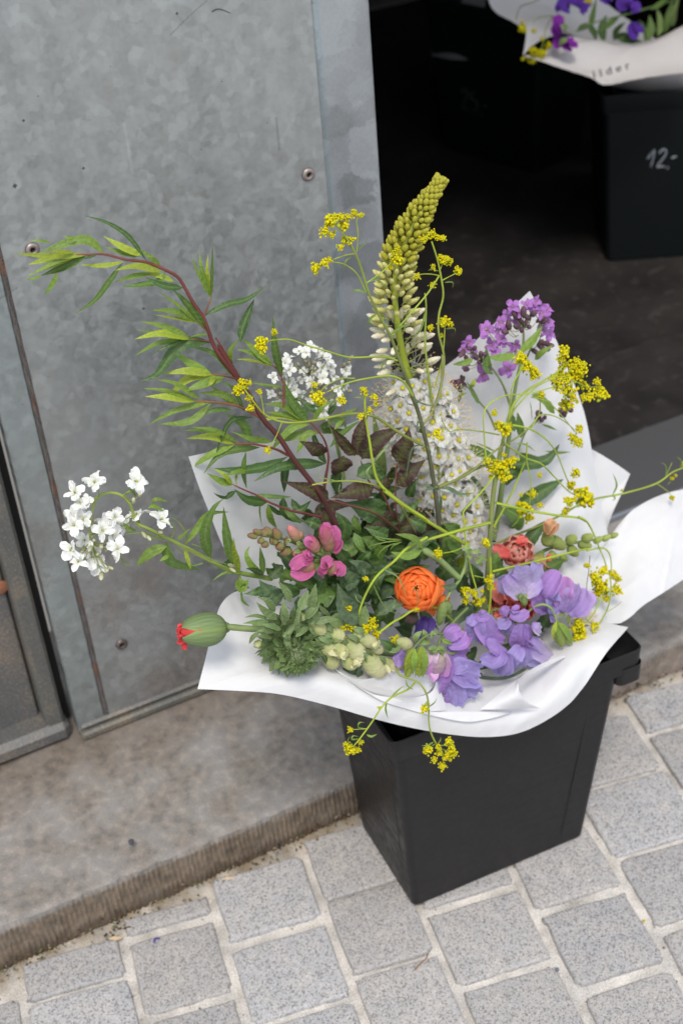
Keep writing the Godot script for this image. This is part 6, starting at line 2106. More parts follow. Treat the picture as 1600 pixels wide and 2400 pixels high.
	petal_out = Color(0.74, 0.22, 0.18)
	pt(t,[V(8804,4750,-13000),V(8845,4797,-12944),V(8937,4638,-12999)],111,0)
	lf(t,[V(8501,4923,-13100),V(8664,5127,-13110),V(8944,5245,-13178)],167,DARK)
	lf(t,[V(8874,4368,-13100),V(8919,4580,-13012),V(9125,4588,-13039)],180,DARK)
	lf(t,[V(8346,4989,-13100),V(8385,4734,-13123),V(8382,4568,-13161)],133,DARK)
	lf(t,[V(8141,5129,-13100),V(8024,5080,-12997),V(8043,4897,-13011)],153,DARK)
	lf(t,[V(8607,4195,-13100),V(8767,4213,-13099),V(8892,4185,-13103)],77,MID)
	t = thing("coral_snapdragon", "coral pink double snapdragon with crumpled petals behind the lilac sweet peas", "flower", V(8215,4674,-12900))
	stem(t, [V(8238,4034,-12900),V(8235,4416,-12933),V(8284,4768,-12967),V(8333,4976,-13000)], 5.0, 4.0, GREENST, GREENST)
	petal_in = Color(0.72, 0.25, 0.19)
	petal_out = Color(0.78, 0.40, 0.33)
	layered_flower(t, "blossom", V(8322,5118,-12950), 0.0205, Vector3(-0.3, 0.75, 0.7), 3, 4, 12, 52, 0.40, 163)
	petal_in = Color(0.70, 0.10, 0.09)
	petal_out = Color(0.76, 0.20, 0.17)
	ruffle = 0.12
	pt(t,[V(8167,5193,-12900),V(7991,5320,-12860),V(7896,5431,-12866)],172,0)
	pt(t,[V(8167,5139,-12900),V(8007,5268,-12847),V(7907,5269,-12868)],129,0)
	pt(t,[V(8270,5314,-12900),V(8357,5346,-12877),V(8431,5304,-12874)],108,0)
	pt(t,[V(8321,5265,-12900),V(8381,5283,-12875),V(8421,5239,-12877)],108,0)
	petal_in = Color(0.70, 0.13, 0.10)
	petal_out = Color(0.84, 0.27, 0.21)
	layered_flower(t, "blossom", V(8189,4456,-12700), 0.024, Vector3(-0.1, 0.8, 0.6), 3, 4, 16, 62, 0.5, 164)
	layered_flower(t, "blossom", V(7874,4575,-12750), 0.018, Vector3(-0.3, 0.8, 0.6), 3, 3, 20, 66, 0.5, 165)
	layered_flower(t, "blossom", V(8567,4533,-12800), 0.016, Vector3(0.3, 0.8, 0.6), 2, 3, 20, 66, 0.5, 166)
	petal_in = Color(0.72, 0.16, 0.11)
	petal_out = Color(0.80, 0.30, 0.25)
	rng.seed = 167
	pt(t,[V(7908,4638,-12660),V(7779,4839,-12613),V(7828,5000,-12668)],150,0)
	pt(t,[V(7957,4503,-12660),V(7839,4460,-12636),V(7788,4541,-12634)],174,0)
	pt(t,[V(8111,4406,-12660),V(8025,4339,-12647),V(8125,4183,-12683)],153,0)
	pt(t,[V(8344,4501,-12660),V(8380,4614,-12636),V(8421,4524,-12659)],131,0)
	pt(t,[V(7705,4672,-12660),V(7678,4571,-12660),V(7771,4452,-12690)],108,0)

func make_poppy() -> void:
	var t := thing("poppy_bud", "fat green poppy bud splitting open with red crumpled petals at the left", "flower", V(4283,6295,-12000))
	rng.seed = 171
	var a := V(3874,6439,-12100)
	var z := V(3328,6618,-12100)
	stem(t, [V(4258,6380,-11900),V(4109,6420,-11950),V(3925,6492,-12000),V(3881,6472,-12060)], 7.0, 7.6, Color(0.16, 0.22, 0.08), Color(0.19, 0.25, 0.09))
	var ax := (z - a).normalized()
	var len := a.distance_to(z)
	# crumpled petals inside
	var b := Mb.new()
	ball(b, a + ax * len * 0.10, ax, len * 0.85, len * 0.318, Color(0.50, 0.03, 0.035), Color(0.66, 0.07, 0.07), 10, 14)
	build("petal_core", b, M.petal, t)
	petal_in = Color(0.52, 0.03, 0.035)
	petal_out = Color(0.64, 0.07, 0.075)
	ruffle = 0.12
	pt(t,[V(3421,6535,-12140),V(3342,6598,-12075),V(3306,6562,-12118)],99,0)
	pt(t,[V(3415,6495,-12140),V(3353,6466,-12129),V(3338,6453,-12186)],99,0)
	pt(t,[V(3422,6600,-12140),V(3371,6656,-12125),V(3335,6658,-12114)],82,0)
	pt(t,[V(3423,6426,-12140),V(3380,6409,-12116),V(3360,6338,-12106)],66,0)
	pt(t,[V(3385,6530,-12140),V(3340,6633,-12102),V(3317,6594,-12130)],82,0)
	# three ribbed sepals
	var s := ax.cross(Vector3(0, 0, 1)).normalized()
	var u := ax.cross(s)
	for k in 3:
		var q := PackedVector3Array()
		var col := PackedColorArray()
		var mid: float = [-2.05, -0.10, 2.6][k]
		var half: float = [1.16, 0.98, 1.05][k]
		for i in 17:
			var tt := i / 16.0
			for j in 17:
				var v := j / 8.0 - 1.0
				var f := lerpf(0.0, [0.965, 0.975, 0.945][k], tt)
				var wide := half * minf(1.0, pow(maxf(1.0 - pow(tt, 7.0), 0.0), 0.6) + 0.02) * (1.0 if tt > 0.12 else 1.1)
				var ang := mid + v * wide
				var r := len * 0.372 * pow(maxf(sin(acos(clampf(1.0 - 2.0 * f, -1, 1))), 0.05), 0.86) * (1.0 - 0.16 * tt)
				r *= 1.0 + 0.016 * cos(v * 22.0) * sin(PI * tt) - 0.07 * absf(v) * absf(v)
				q.append(a + ax * f * len * (0.985 if k else 1.0) + (s * cos(ang) + u * sin(ang)) * r)
				var c := Color(0.105, 0.155, 0.075).lerp(Color(0.17, 0.235, 0.09), 0.5 + 0.5 * cos(v * 22.0 + sin(tt * 9.0)))
				c = c.lerp(Color(0.20, 0.27, 0.07), pow(absf(v), 4.0) * 0.8)
				col.append(c)
		b = Mb.new()
		b.sheet(q, 17, 17, col)
		build("sepal", b, M.leaf_thick, t)
	b = Mb.new()
	ball(b, a - ax * 0.006, ax, 0.012, 0.0068, Color(0.14, 0.20, 0.08), Color(0.17, 0.22, 0.09), 5, 10)
	build("receptacle", b, M.stalk, t)

func make_foxglove() -> void:
	var t := thing("foxglove", "cream foxglove with a grey green spiky bud rosette bent over the front left paper", "flower", V(6011,4874,-12200))
	rng.seed = 181
	stem(t, [V(6227,4844,-12200),V(5808,5145,-12136),V(5420,5463,-12071),V(5078,5790,-12007),V(4818,6108,-11943),V(4579,6264,-11879),V(4482,6160,-11814),V(4520,6024,-11750)], 11, 9, Color(0.13, 0.19, 0.07), Color(0.16, 0.22, 0.09))
	egg_a = Color(0.36, 0.42, 0.15)
	egg_b = Color(0.66, 0.63, 0.34)
	eg(t,[V(4789,6271,-11850),V(4981,6040,-11842)],169,2)
	eg(t,[V(4992,6038,-11850),V(5210,5855,-11855)],183,2)
	eg(t,[V(4865,5971,-11850),V(5063,5690,-11854)],215,2)
	eg(t,[V(5022,5898,-11850),V(5215,5568,-11853)],217,2)
	eg(t,[V(4922,5743,-11850),V(5083,5438,-11879)],188,2)
	eg(t,[V(5146,5585,-11850),V(5325,5344,-11851)],190,2)
	eg(t,[V(4696,6459,-11850),V(4733,6356,-11834)],97,2)
	eg(t,[V(4184,6288,-11850),V(4109,6223,-11853)],96,2)
	egg_b = Color(0.76, 0.70, 0.46)
	eg(t,[V(5209,5812,-11850),V(5435,5430,-11852)],247,2)
	eg(t,[V(5387,5780,-11850),V(5624,5533,-11872)],182,2)
	eg(t,[V(5505,5588,-11850),V(5712,5386,-11874)],139,2)
	eg(t,[V(5398,5535,-11850),V(5691,5045,-11849)],282,2)
	eg(t,[V(5663,5305,-11850),V(5854,5061,-11842)],163,2)
	eg(t,[V(5885,5497,-11850),V(6078,5313,-11836)],177,2)
	eg(t,[V(5336,5871,-11850),V(5415,5767,-11849)],116,2)
	petal_in = Color(0.55, 0.55, 0.26)
	petal_out = Color(0.72, 0.68, 0.46)
	ruffle = 0.07
	pt(t,[V(5578,5276,-11780),V(5622,5220,-11757),V(5680,5122,-11780)],176,-1)
	pt(t,[V(5351,5593,-11780),V(5368,5555,-11763),V(5408,5511,-11762)],159,-1)
	pt(t,[V(5255,5484,-11780),V(5251,5511,-11713),V(5308,5417,-11766)],131,-1)
	pt(t,[V(5130,5731,-11780),V(5138,5726,-11726),V(5189,5634,-11771)],129,-1)
	pt(t,[V(5562,5682,-11780),V(5563,5678,-11727),V(5635,5571,-11792)],116,-1)
	pt(t,[V(4995,5829,-11780),V(4995,5838,-11723),V(5044,5737,-11780)],128,-1)
	pt(t,[V(5769,5220,-11780),V(5802,5183,-11762),V(5830,5125,-11763)],133,-1)
	lf(t,[V(4743,6344,-11800),V(4810,6360,-11736),V(4865,6252,-11783)],60,HAIRY)
	lf(t,[V(4764,6270,-11800),V(4818,6152,-11792),V(4907,6020,-11826)],54,HAIRY)
	lf(t,[V(4962,6146,-11800),V(5023,6131,-11783),V(5059,6046,-11785)],63,HAIRY)
	lf(t,[V(4929,6095,-11800),V(4995,6036,-11772),V(5036,5997,-11776)],54,HAIRY)
	lf(t,[V(4814,6065,-11800),V(4882,5981,-11782),V(4871,5869,-11781)],54,HAIRY)
	lf(t,[V(4856,6063,-11800),V(4937,6016,-11745),V(5053,5888,-11800)],63,HAIRY)
	lf(t,[V(4990,5984,-11800),V(5065,5904,-11793),V(5077,5728,-11818)],51,HAIRY)
	lf(t,[V(5019,5987,-11800),V(5131,5916,-11781),V(5177,5830,-11800)],55,HAIRY)
	lf(t,[V(5142,5930,-11800),V(5219,5791,-11803),V(5234,5646,-11828)],55,HAIRY)
	lf(t,[V(5228,5924,-11800),V(5327,5845,-11754),V(5380,5703,-11820)],61,HAIRY)
	lf(t,[V(5349,5630,-11800),V(5400,5548,-11741),V(5429,5393,-11789)],65,HAIRY)
	lf(t,[V(5378,5617,-11800),V(5485,5560,-11763),V(5535,5407,-11820)],62,HAIRY)
	lf(t,[V(4889,5813,-11800),V(4913,5715,-11780),V(4944,5574,-11823)],51,DARK)
	lf(t,[V(5119,5653,-11800),V(5145,5609,-11774),V(5163,5536,-11792)],46,HAIRY)
	lf(t,[V(5628,5412,-11800),V(5659,5344,-11756),V(5651,5261,-11778)],56,HAIRY)
	lf(t,[V(5696,5536,-11800),V(5794,5462,-11745),V(5940,5425,-11795)],85,HAIRY)
	lf(t,[V(5644,5646,-11800),V(5745,5549,-11752),V(5903,5282,-11824)],94,DARK)
	lf(t,[V(5305,5989,-11800),V(5401,5931,-11772),V(5445,5795,-11792)],64,HAIRY)
	# leaves of the rosette
	lf(t,[V(4374,6580,-11750),V(4228,6809,-11698),V(4135,6989,-11679)],89,HAIRY)
	lf(t,[V(4360,6697,-11750),V(4254,6967,-11656),V(4130,7100,-11632)],75,HAIRY)
	lf(t,[V(4487,6497,-11750),V(4466,6686,-11721),V(4483,6816,-11784)],82,HAIRY)
	lf(t,[V(4568,6747,-11750),V(4516,6913,-11746),V(4447,7083,-11764)],89,HAIRY)
	lf(t,[V(4260,6647,-11750),V(4114,6776,-11718),V(3970,6833,-11692)],41,HAIRY)
	lf(t,[V(4274,6593,-11750),V(4097,6713,-11696),V(3939,6776,-11673)],56,HAIRY)
	lf(t,[V(4405,6430,-11750),V(4246,6597,-11674),V(4148,6646,-11717)],79,HAIRY)
	lf(t,[V(4315,6415,-11750),V(4172,6549,-11700),V(4092,6548,-11729)],45,HAIRY)
	lf(t,[V(4148,6491,-11750),V(4072,6446,-11772),V(4019,6347,-11795)],50,HAIRY)
	lf(t,[V(4660,6579,-11750),V(4746,6666,-11797),V(4833,6718,-11862)],109,HAIRY)
	lf(t,[V(4779,6541,-11750),V(4822,6757,-11710),V(4876,6904,-11722)],99,HAIRY)
	lf(t,[V(4701,6448,-11750),V(4795,6557,-11695),V(4919,6601,-11747)],91,HAIRY)
	lf(t,[V(4886,6348,-11750),V(4843,6475,-11781),V(4942,6483,-11838)],100,HAIRY)
	lf(t,[V(4826,6310,-11750),V(4958,6329,-11730),V(5099,6278,-11713)],73,HAIRY)
	lf(t,[V(4904,6549,-11750),V(4979,6392,-11788),V(5086,6191,-11869)],64,HAIRY)
	lf(t,[V(4569,6232,-11750),V(4681,6260,-11776),V(4811,6213,-11844)],64,HAIRY)
	lf(t,[V(4644,6425,-11750),V(4643,6556,-11748),V(4691,6622,-11816)],60,HAIRY)
	lf(t,[V(4469,6457,-11750),V(4432,6586,-11727),V(4414,6665,-11729)],54,HAIRY)
	lf(t,[V(4602,6282,-11750),V(4588,6482,-11707),V(4664,6630,-11720)],64,HAIRY)
	lf(t,[V(4490,6269,-11750),V(4437,6335,-11738),V(4452,6287,-11838)],54,HAIRY)
	lf(t,[V(4609,6082,-11750),V(4728,6043,-11772),V(4853,5969,-11812)],55,HAIRY)
	lf(t,[V(4790,6504,-11750),V(4847,6471,-11760),V(4871,6415,-11847)],54,HAIRY)
	lf(t,[V(4280,6350,-11750),V(4147,6495,-11659),V(4074,6551,-11661)],54,HAIRY)
	lf(t,[V(5139,5948,-12100),V(5278,5923,-12094),V(5413,5979,-12120)],155,HAIRY)
	lf(t,[V(5215,5829,-12100),V(5367,5837,-12110),V(5461,5885,-12198)],142,HAIRY)
	lf(t,[V(5475,5778,-12100),V(5568,5841,-12073),V(5631,5988,-12088)],156,HAIRY)
	lf(t,[V(4851,6228,-12100),V(4793,6414,-12059),V(4913,6434,-12071)],176,DARK)
	lf(t,[V(5104,6198,-12100),V(5174,6359,-12012),V(5134,6393,-12013)],89,HAIRY)
	# crowded little bracts of the tip
	var c := V(4554,5980,-11700)
	var axis := (V(4427,6246,-11300) - V(4529,6148,-11800)).normalized()
	var s := axis.cross(Vector3(0, 0, 1)).normalized()
	var b := Mb.new()
	ball(b, c - axis * 0.045, axis, 0.053, 0.0155, Color(0.10, 0.15, 0.07), Color(0.20, 0.25, 0.12), 10, 14)
	build("bud_head", b, M.leaf_thick, t)
	for k in 190:
		var f := (k + 0.5) / 190.0
		var th := acos(1.0 - 1.55 * f)
		var o := s.rotated(axis, k * 2.39996)
		var d := (axis * cos(th) + o * sin(th)).normalized()
		var root := c + axis * (0.004 - 0.042 * f) + d * lerpf(0.012, 0.0165, f)
		var l := lerpf(0.006, 0.031, pow(f, 1.1)) * rng.randf_range(0.85, 1.15)
		var tip := root + (d * 0.8 - axis * lerpf(0.0, 0.15, f) + axis * 0.35).normalized() * l
		var save := FACE
		FACE = d
		leaf_mesh([root, root.lerp(tip, 0.5) + d * l * 0.12, tip], l * 0.46 + 0.0016, HAIRY, 0.0, "bract", t)
		FACE = save

func make_ranunculus() -> void:
	var t := thing("orange_ranunculus", "round orange ranunculus with many tightly folded petals in the middle of the bouquet", "flower", V(6499,5339,-12400))
	petal_in = Color(0.74, 0.15, 0.025)
	petal_out = Color(0.90, 0.235, 0.06)
	stem(t, [V(6677,4679,-12600),V(6590,5066,-12500),V(6509,5546,-12400)], 5, 5, GREENST, GREENST)
	var f := layered_flower(t, "bloom", V(6443,5742,-12300), 0.0262, Vector3(-0.40, 0.66, 0.60), 7, 5, 8, 50, 0.05, 191)
	ruffle = 0.05
	rng.seed = 192
	pt(f,[V(6652,5338,-12380),V(6772,5450,-12333),V(6888,5382,-12395)],225,0)
	pt(f,[V(6673,5275,-12380),V(6808,5335,-12362),V(6906,5326,-12407)],185,0)
	pt(f,[V(6636,5503,-12380),V(6750,5566,-12369),V(6834,5662,-12386)],224,0)
	pt(f,[V(6582,5343,-12380),V(6677,5270,-12347),V(6755,5145,-12406)],144,0)
	pt(f,[V(6398,5425,-12380),V(6346,5513,-12362),V(6280,5510,-12409)],122,0)

func make_sweet_peas() -> void:
	var lilac := Color(0.31, 0.215, 0.50)
	var blue := Color(0.33, 0.28, 0.56)
	var pink := Color(0.46, 0.22, 0.49)
	var pale := Color(0.56, 0.48, 0.65)
	var mauve := Color(0.36, 0.20, 0.50)
	var t := thing("sweet_pea", "lilac sweet pea stem with big open blooms on the right, above the hooked green bud", "flower", V(8059,4641,-12400), "lilac sweet peas")
	rng.seed = 201
	stem(t, [V(7498,4947,-12400),V(7562,4733,-12350),V(7729,4588,-12300),V(7898,4611,-12250),V(8067,4779,-12200),V(8185,4822,-12150),V(8278,4755,-12100),V(8323,4604,-12050),V(8316,4517,-12000)], 4.2, 3.0, Color(0.20, 0.27, 0.09), Color(0.22, 0.29, 0.10))
	stem(t, [V(8076,4493,-12400),V(8039,4685,-12350),V(7996,4878,-12300)], 3, 3, GREENST, GREENST, "side_stem")
	var f := part(t, "bloom", V(7994,4961,-12300))
	ruffle = 0.075
	petal_in = pale
	petal_out = blue
	pt(f,[V(7994,4912,-12300),V(7965,5208,-12274),V(7959,5505,-12265)],651,-1)
	petal_out = lilac
	pt(f,[V(7942,4992,-12240),V(7767,5280,-12216),V(7713,5430,-12264)],250,0)
	pt(f,[V(7962,4984,-12240),V(8066,5133,-12201),V(8216,5177,-12239)],232,0)
	br(f,[V(7955,4910,-12240),V(7857,5047,-12223),V(7810,5092,-12227)],71,PALE)
	br(f,[V(7955,4910,-12240),V(8033,4995,-12226),V(8097,4973,-12248)],72,PALE)
	br(f,[V(7955,4897,-12240),V(7876,5058,-12196),V(7954,5035,-12258)],63,PALE)
	br(f,[V(7955,4897,-12240),V(7948,5029,-12191),V(7997,5036,-12229)],63,PALE)
	egg_a = Color(0.22, 0.28, 0.10)
	egg_b = Color(0.20, 0.27, 0.09)
	eg(f,[V(7954,4856,-12220),V(7943,5032,-12230)],109,1)
	f = part(t, "bloom", V(8372,4642,-12200))
	petal_in = lilac
	petal_out = mauve
	pt(f,[V(8356,4558,-12250),V(8225,4920,-12212),V(8487,5188,-12230)],319,0)
	pt(f,[V(8330,4598,-12250),V(8151,4842,-12213),V(8124,4951,-12231)],255,0)
	petal_in = blue
	petal_out = blue
	pt(f,[V(8334,4590,-12180),V(8360,4769,-12185),V(8447,4870,-12202)],234,0)
	pt(f,[V(8360,4550,-12180),V(8403,4636,-12188),V(8450,4662,-12201)],129,0)
	f = part(t, "bloom", V(8607,4452,-12200))
	petal_in = lilac
	petal_out = pink
	pt(f,[V(8582,4463,-12240),V(8524,4795,-12202),V(8645,5009,-12253)],279,0)
	pt(f,[V(8609,4437,-12240),V(8473,4777,-12181),V(8538,4884,-12224)],215,0)
	petal_out = Color(0.44, 0.31, 0.60)
	pt(f,[V(8580,4479,-12180),V(8648,4717,-12156),V(8700,4937,-12163)],322,-1)
	pt(f,[V(8646,4435,-12180),V(8791,4573,-12152),V(8880,4767,-12176)],325,-1)
	pt(f,[V(8620,4433,-12180),V(8771,4480,-12137),V(8902,4492,-12157)],195,-1)
	petal_out = lilac
	pt(f,[V(8394,4485,-12210),V(8347,4473,-12179),V(8417,4465,-12224)],108,0)
	br(f,[V(8595,4401,-12200),V(8620,4321,-12178),V(8611,4265,-12181)],57,PALE)
	br(f,[V(8582,4421,-12200),V(8497,4480,-12191),V(8441,4482,-12185)],56,PALE)
	br(f,[V(8608,4410,-12200),V(8680,4370,-12191),V(8720,4367,-12210)],56,PALE)
	egg_a = Color(0.17, 0.24, 0.07)
	egg_b = Color(0.36, 0.43, 0.11)
	eg(t,[V(8302,4565,-12000),V(8393,4106,-11990)],182,1)
	eg(t,[V(8315,4574,-12000),V(8523,4074,-11990)],130,1)
	lf(t,[V(8274,4635,-11960),V(8323,4409,-11933),V(8334,4196,-11945)],107,FRESH)
	lf(t,[V(8287,4623,-11960),V(8410,4413,-11911),V(8548,4077,-11970)],86,FRESH)
	lf(t,[V(8274,4635,-11960),V(8195,4508,-11916),V(8237,4291,-11955)],64,YELLOW)
	petal_in = Color(0.66, 0.56, 0.40)
	petal_out = Color(0.74, 0.66, 0.56)
	f = part(t, "faded_bloom", V(8995,3932,-12400))
	pt(f,[V(8856,4140,-12400),V(8970,4108,-12333),V(9252,3944,-12383)],200,0)
	pt(f,[V(8884,4099,-12400),V(9014,3929,-12351),V(9193,3692,-12403)],246,0)
	pt(f,[V(8829,4182,-12400),V(8761,4141,-12339),V(8819,3998,-12380)],133,0)

	t = thing("sweet_pea", "violet sweet pea stem with three drooping blooms in the middle of the lilac group", "flower", V(7869,4781,-12400), "lilac sweet peas")
	rng.seed = 202
	stem(t, [V(7115,5278,-12400),V(7303,5034,-12400),V(7496,4838,-12400),V(7694,4804,-12400)], 3.4, 3, GREENST, GREENST)
	stem(t, [V(7471,4215,-12500),V(7294,4653,-12400),V(7240,4942,-12300),V(7279,5104,-12200)], 3.4, 3, Color(0.12, 0.17, 0.07), GREENST, "side_stem")
	f = part(t, "bloom", V(7276,4970,-12200))
	petal_in = lilac
	petal_out = blue
	pt(f,[V(7247,5073,-12150),V(7146,4932,-12109),V(7144,4652,-12155)],270,0)
	pt(f,[V(7199,5068,-12150),V(7089,5052,-12129),V(7038,5023,-12144)],145,0)
	petal_out = mauve
	pt(f,[V(7242,5111,-12100),V(7269,4873,-12074),V(7416,4521,-12123)],312,-1)
	pt(f,[V(7289,5090,-12100),V(7358,4814,-12062),V(7585,4518,-12134)],230,-1)
	pt(f,[V(7218,5149,-12100),V(7249,5072,-12113),V(7331,5091,-12128)],165,-1)
	f = part(t, "bloom", V(7641,4750,-12200))
	petal_in = lilac
	petal_out = blue
	pt(f,[V(7691,4782,-12200),V(7591,4746,-12160),V(7575,4812,-12231)],169,0)
	pt(f,[V(7741,4705,-12200),V(7689,4619,-12198),V(7672,4504,-12212)],254,0)
	petal_out = mauve
	pt(f,[V(7629,4881,-12140),V(7616,4984,-12156),V(7618,5036,-12178)],146,-1)
	pt(f,[V(7679,4886,-12140),V(7798,4837,-12094),V(7954,4827,-12125)],148,-1)
	pt(f,[V(7728,4863,-12140),V(7745,4975,-12088),V(7768,4911,-12124)],126,-1)
	f = part(t, "bloom", V(7850,4335,-12100))
	petal_in = lilac
	petal_out = mauve
	pt(f,[V(7825,4712,-12060),V(7763,4531,-12042),V(7771,4263,-12095)],254,0)
	pt(f,[V(7850,4700,-12060),V(7871,4556,-12016),V(8009,4311,-12071)],212,0)
	petal_out = pale
	pt(f,[V(7935,4732,-12000),V(7967,4683,-11934),V(8045,4534,-11974)],148,-1)
	pt(f,[V(7911,4466,-12000),V(8016,4245,-11965),V(8270,3958,-12035)],278,-1)
	petal_out = Color(0.36, 0.32, 0.60)
	pt(f,[V(7735,4437,-11960),V(7587,4394,-11887),V(7563,4262,-11927)],233,0)
	pt(f,[V(7760,4426,-11960),V(7761,4225,-11963),V(7779,4052,-11991)],255,0)
	pt(f,[V(7810,4402,-11960),V(7920,4170,-11973),V(8060,3975,-11991)],235,0)
	f = part(t, "bloom", V(7388,4459,-12000))
	petal_in = lilac
	petal_out = mauve
	pt(f,[V(7246,4774,-12000),V(7351,4634,-11937),V(7580,4318,-11972)],199,-1)
	petal_out = blue
	pt(f,[V(7412,4563,-11920),V(7278,4473,-11865),V(7088,4558,-11909)],272,0)
	pt(f,[V(7436,4524,-11920),V(7420,4324,-11897),V(7401,4132,-11909)],274,0)
	pt(f,[V(7461,4484,-11920),V(7540,4327,-11930),V(7590,4144,-11952)],148,0)

	t = thing("sweet_pea", "sweet pea stem hanging over the front paper, with a pink nodding bloom and green buds", "flower", V(6634,5139,-12000), "lilac sweet peas")
	rng.seed = 203
	stem(t, [V(7147,5120,-12300),V(6856,5155,-12133),V(6640,5187,-11967),V(6473,5228,-11800)], 4, 3.2, Color(0.16, 0.22, 0.08), GREENST)
	stem(t, [V(6579,5238,-11900),V(6343,5420,-11800),V(6129,5488,-11700),V(5971,5481,-11600)], 3, 2.4, Color(0.14, 0.20, 0.07), Color(0.15, 0.21, 0.07), "side_stem")
	stem(t, [V(6555,5222,-11900),V(6424,5314,-11750),V(6311,5374,-11600)], 3, 2.6, GREENST, GREENST, "side_stem")
	f = part(t, "nodding_bloom", V(6337,5298,-11650))
	egg_a = Color(0.42, 0.40, 0.26)
	egg_b = pink
	eg(f,[V(6343,5301,-11660),V(6293,4889,-11655)],261,0)
	petal_in = Color(0.66, 0.56, 0.62)
	petal_out = Color(0.55, 0.23, 0.58)
	ruffle = 0.03
	pt(f,[V(6281,5362,-11600),V(6161,5224,-11580),V(6123,5005,-11611)],237,0)
	pt(f,[V(6326,5341,-11600),V(6351,5119,-11599),V(6357,4846,-11629)],238,0)
	pt(f,[V(6348,5330,-11600),V(6400,5149,-11564),V(6455,4897,-11613)],139,0)
	pt(f,[V(6259,5372,-11600),V(6118,5214,-11585),V(6075,5084,-11608)],118,0)
	pt(f,[V(6278,5019,-11600),V(6205,4982,-11556),V(6178,4929,-11572)],120,0)
	br(f,[V(6288,5407,-11570),V(6164,5472,-11526),V(6145,5420,-11556)],59,PALE)
	br(f,[V(6288,5407,-11570),V(6357,5360,-11555),V(6441,5229,-11589)],59,PALE)
	br(f,[V(6288,5407,-11570),V(6262,5401,-11525),V(6296,5284,-11573)],71,PALE)
	br(f,[V(6288,5407,-11570),V(6198,5414,-11531),V(6219,5304,-11576)],59,PALE)
	br(f,[V(6288,5407,-11570),V(6345,5325,-11556),V(6360,5230,-11568)],59,PALE)
	egg_a = Color(0.20, 0.27, 0.08)
	egg_b = Color(0.38, 0.44, 0.10)
	eg(t,[V(5959,5576,-11550),V(5838,5149,-11536)],169,1)
	eg(t,[V(6069,5550,-11550),V(6005,5080,-11537)],177,1)
	lf(t,[V(5932,5615,-11480),V(5843,5427,-11478),V(5800,5222,-11500)],89,YELLOW)
	lf(t,[V(5943,5610,-11480),V(5887,5453,-11416),V(5882,5193,-11470)],78,FRESH)
	lf(t,[V(6020,5600,-11480),V(5977,5403,-11460),V(5930,5146,-11500)],86,YELLOW)
	lf(t,[V(6053,5584,-11480),V(6038,5369,-11432),V(6019,5105,-11480)],78,FRESH)
	lf(t,[V(6228,5395,-11800),V(6246,5475,-11786),V(6251,5517,-11832)],79,PALE)
	lf(t,[V(6316,5328,-11800),V(6203,5385,-11758),V(6144,5370,-11815)],87,PALE)
	lf(t,[V(6362,5332,-11800),V(6341,5453,-11755),V(6448,5406,-11824)],71,PALE)
	lf(t,[V(6114,5395,-11800),V(6140,5489,-11798),V(6234,5506,-11822)],67,PALE)
	lf(t,[V(6475,5280,-11800),V(6542,5225,-11760),V(6621,5147,-11780)],48,FRESH)
	lf(t,[V(6513,5063,-11800),V(6616,4988,-11781),V(6756,4946,-11839)],24,FRESH)
	f = part(t, "bloom", V(6733,4952,-11900))
	petal_in = lilac
	petal_out = Color(0.40, 0.20, 0.52)
	ruffle = 0.08
	pt(f,[V(6575,5136,-11860),V(6721,5144,-11829),V(6877,5132,-11894)],303,0)
	pt(f,[V(6595,5046,-11860),V(6699,4931,-11805),V(6861,4797,-11844)],306,0)
	pt(f,[V(6553,5173,-11860),V(6657,5277,-11834),V(6783,5247,-11850)],201,0)
	f = part(t, "bloom", V(6675,4669,-11700))
	petal_in = lilac
	petal_out = blue
	pt(f,[V(6481,4864,-11640),V(6677,4757,-11620),V(6927,4560,-11648)],345,0)
	pt(f,[V(6526,4815,-11640),V(6648,4581,-11619),V(6849,4295,-11609)],346,0)
	pt(f,[V(6524,4761,-11640),V(6553,4514,-11623),V(6560,4256,-11609)],265,0)
	pt(f,[V(6504,4853,-11640),V(6597,4892,-11636),V(6753,4837,-11664)],221,0)
	petal_out = mauve
	pt(f,[V(6491,5124,-11680),V(6434,4945,-11634),V(6364,4724,-11648)],201,0)
	pt(f,[V(6454,4764,-11680),V(6399,4665,-11632),V(6401,4452,-11690)],183,0)
	pt(f,[V(6469,4510,-11680),V(6453,4364,-11663),V(6446,4196,-11701)],123,0)
	petal_out = Color(0.37, 0.25, 0.56)
	f = part(t, "bloom", V(5899,5207,-11800))
	pt(f,[V(5967,5205,-11760),V(5857,5319,-11713),V(5780,5309,-11757)],237,0)
	pt(f,[V(5965,5153,-11760),V(5893,5172,-11711),V(5839,5136,-11740)],139,0)
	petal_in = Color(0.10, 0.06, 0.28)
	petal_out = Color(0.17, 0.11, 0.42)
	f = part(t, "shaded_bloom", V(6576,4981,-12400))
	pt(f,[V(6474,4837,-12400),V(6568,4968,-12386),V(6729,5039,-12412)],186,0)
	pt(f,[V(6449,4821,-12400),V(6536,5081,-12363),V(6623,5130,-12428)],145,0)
	t = thing("sweet_pea_buds", "hairy green stem with two pointed green buds beside the orange ranunculus", "flower", V(7014,5498,-12300))
	rng.seed = 204
	stem(t, [V(7346,5732,-12600),V(7246,5605,-12500),V(7099,5524,-12400),V(6944,5529,-12300),V(6789,5482,-12200),V(6670,5448,-12100)], 5.0, 3.0, Color(0.22, 0.30, 0.11), Color(0.20, 0.27, 0.09))
	stem(t, [V(7095,5566,-12400),V(6861,5909,-12450),V(6652,6151,-12500)], 7.5, 9.0, Color(0.19, 0.27, 0.10), Color(0.21, 0.29, 0.11), "side_stem")
	egg_a = Color(0.19, 0.26, 0.09)
	egg_b = Color(0.23, 0.31, 0.10)
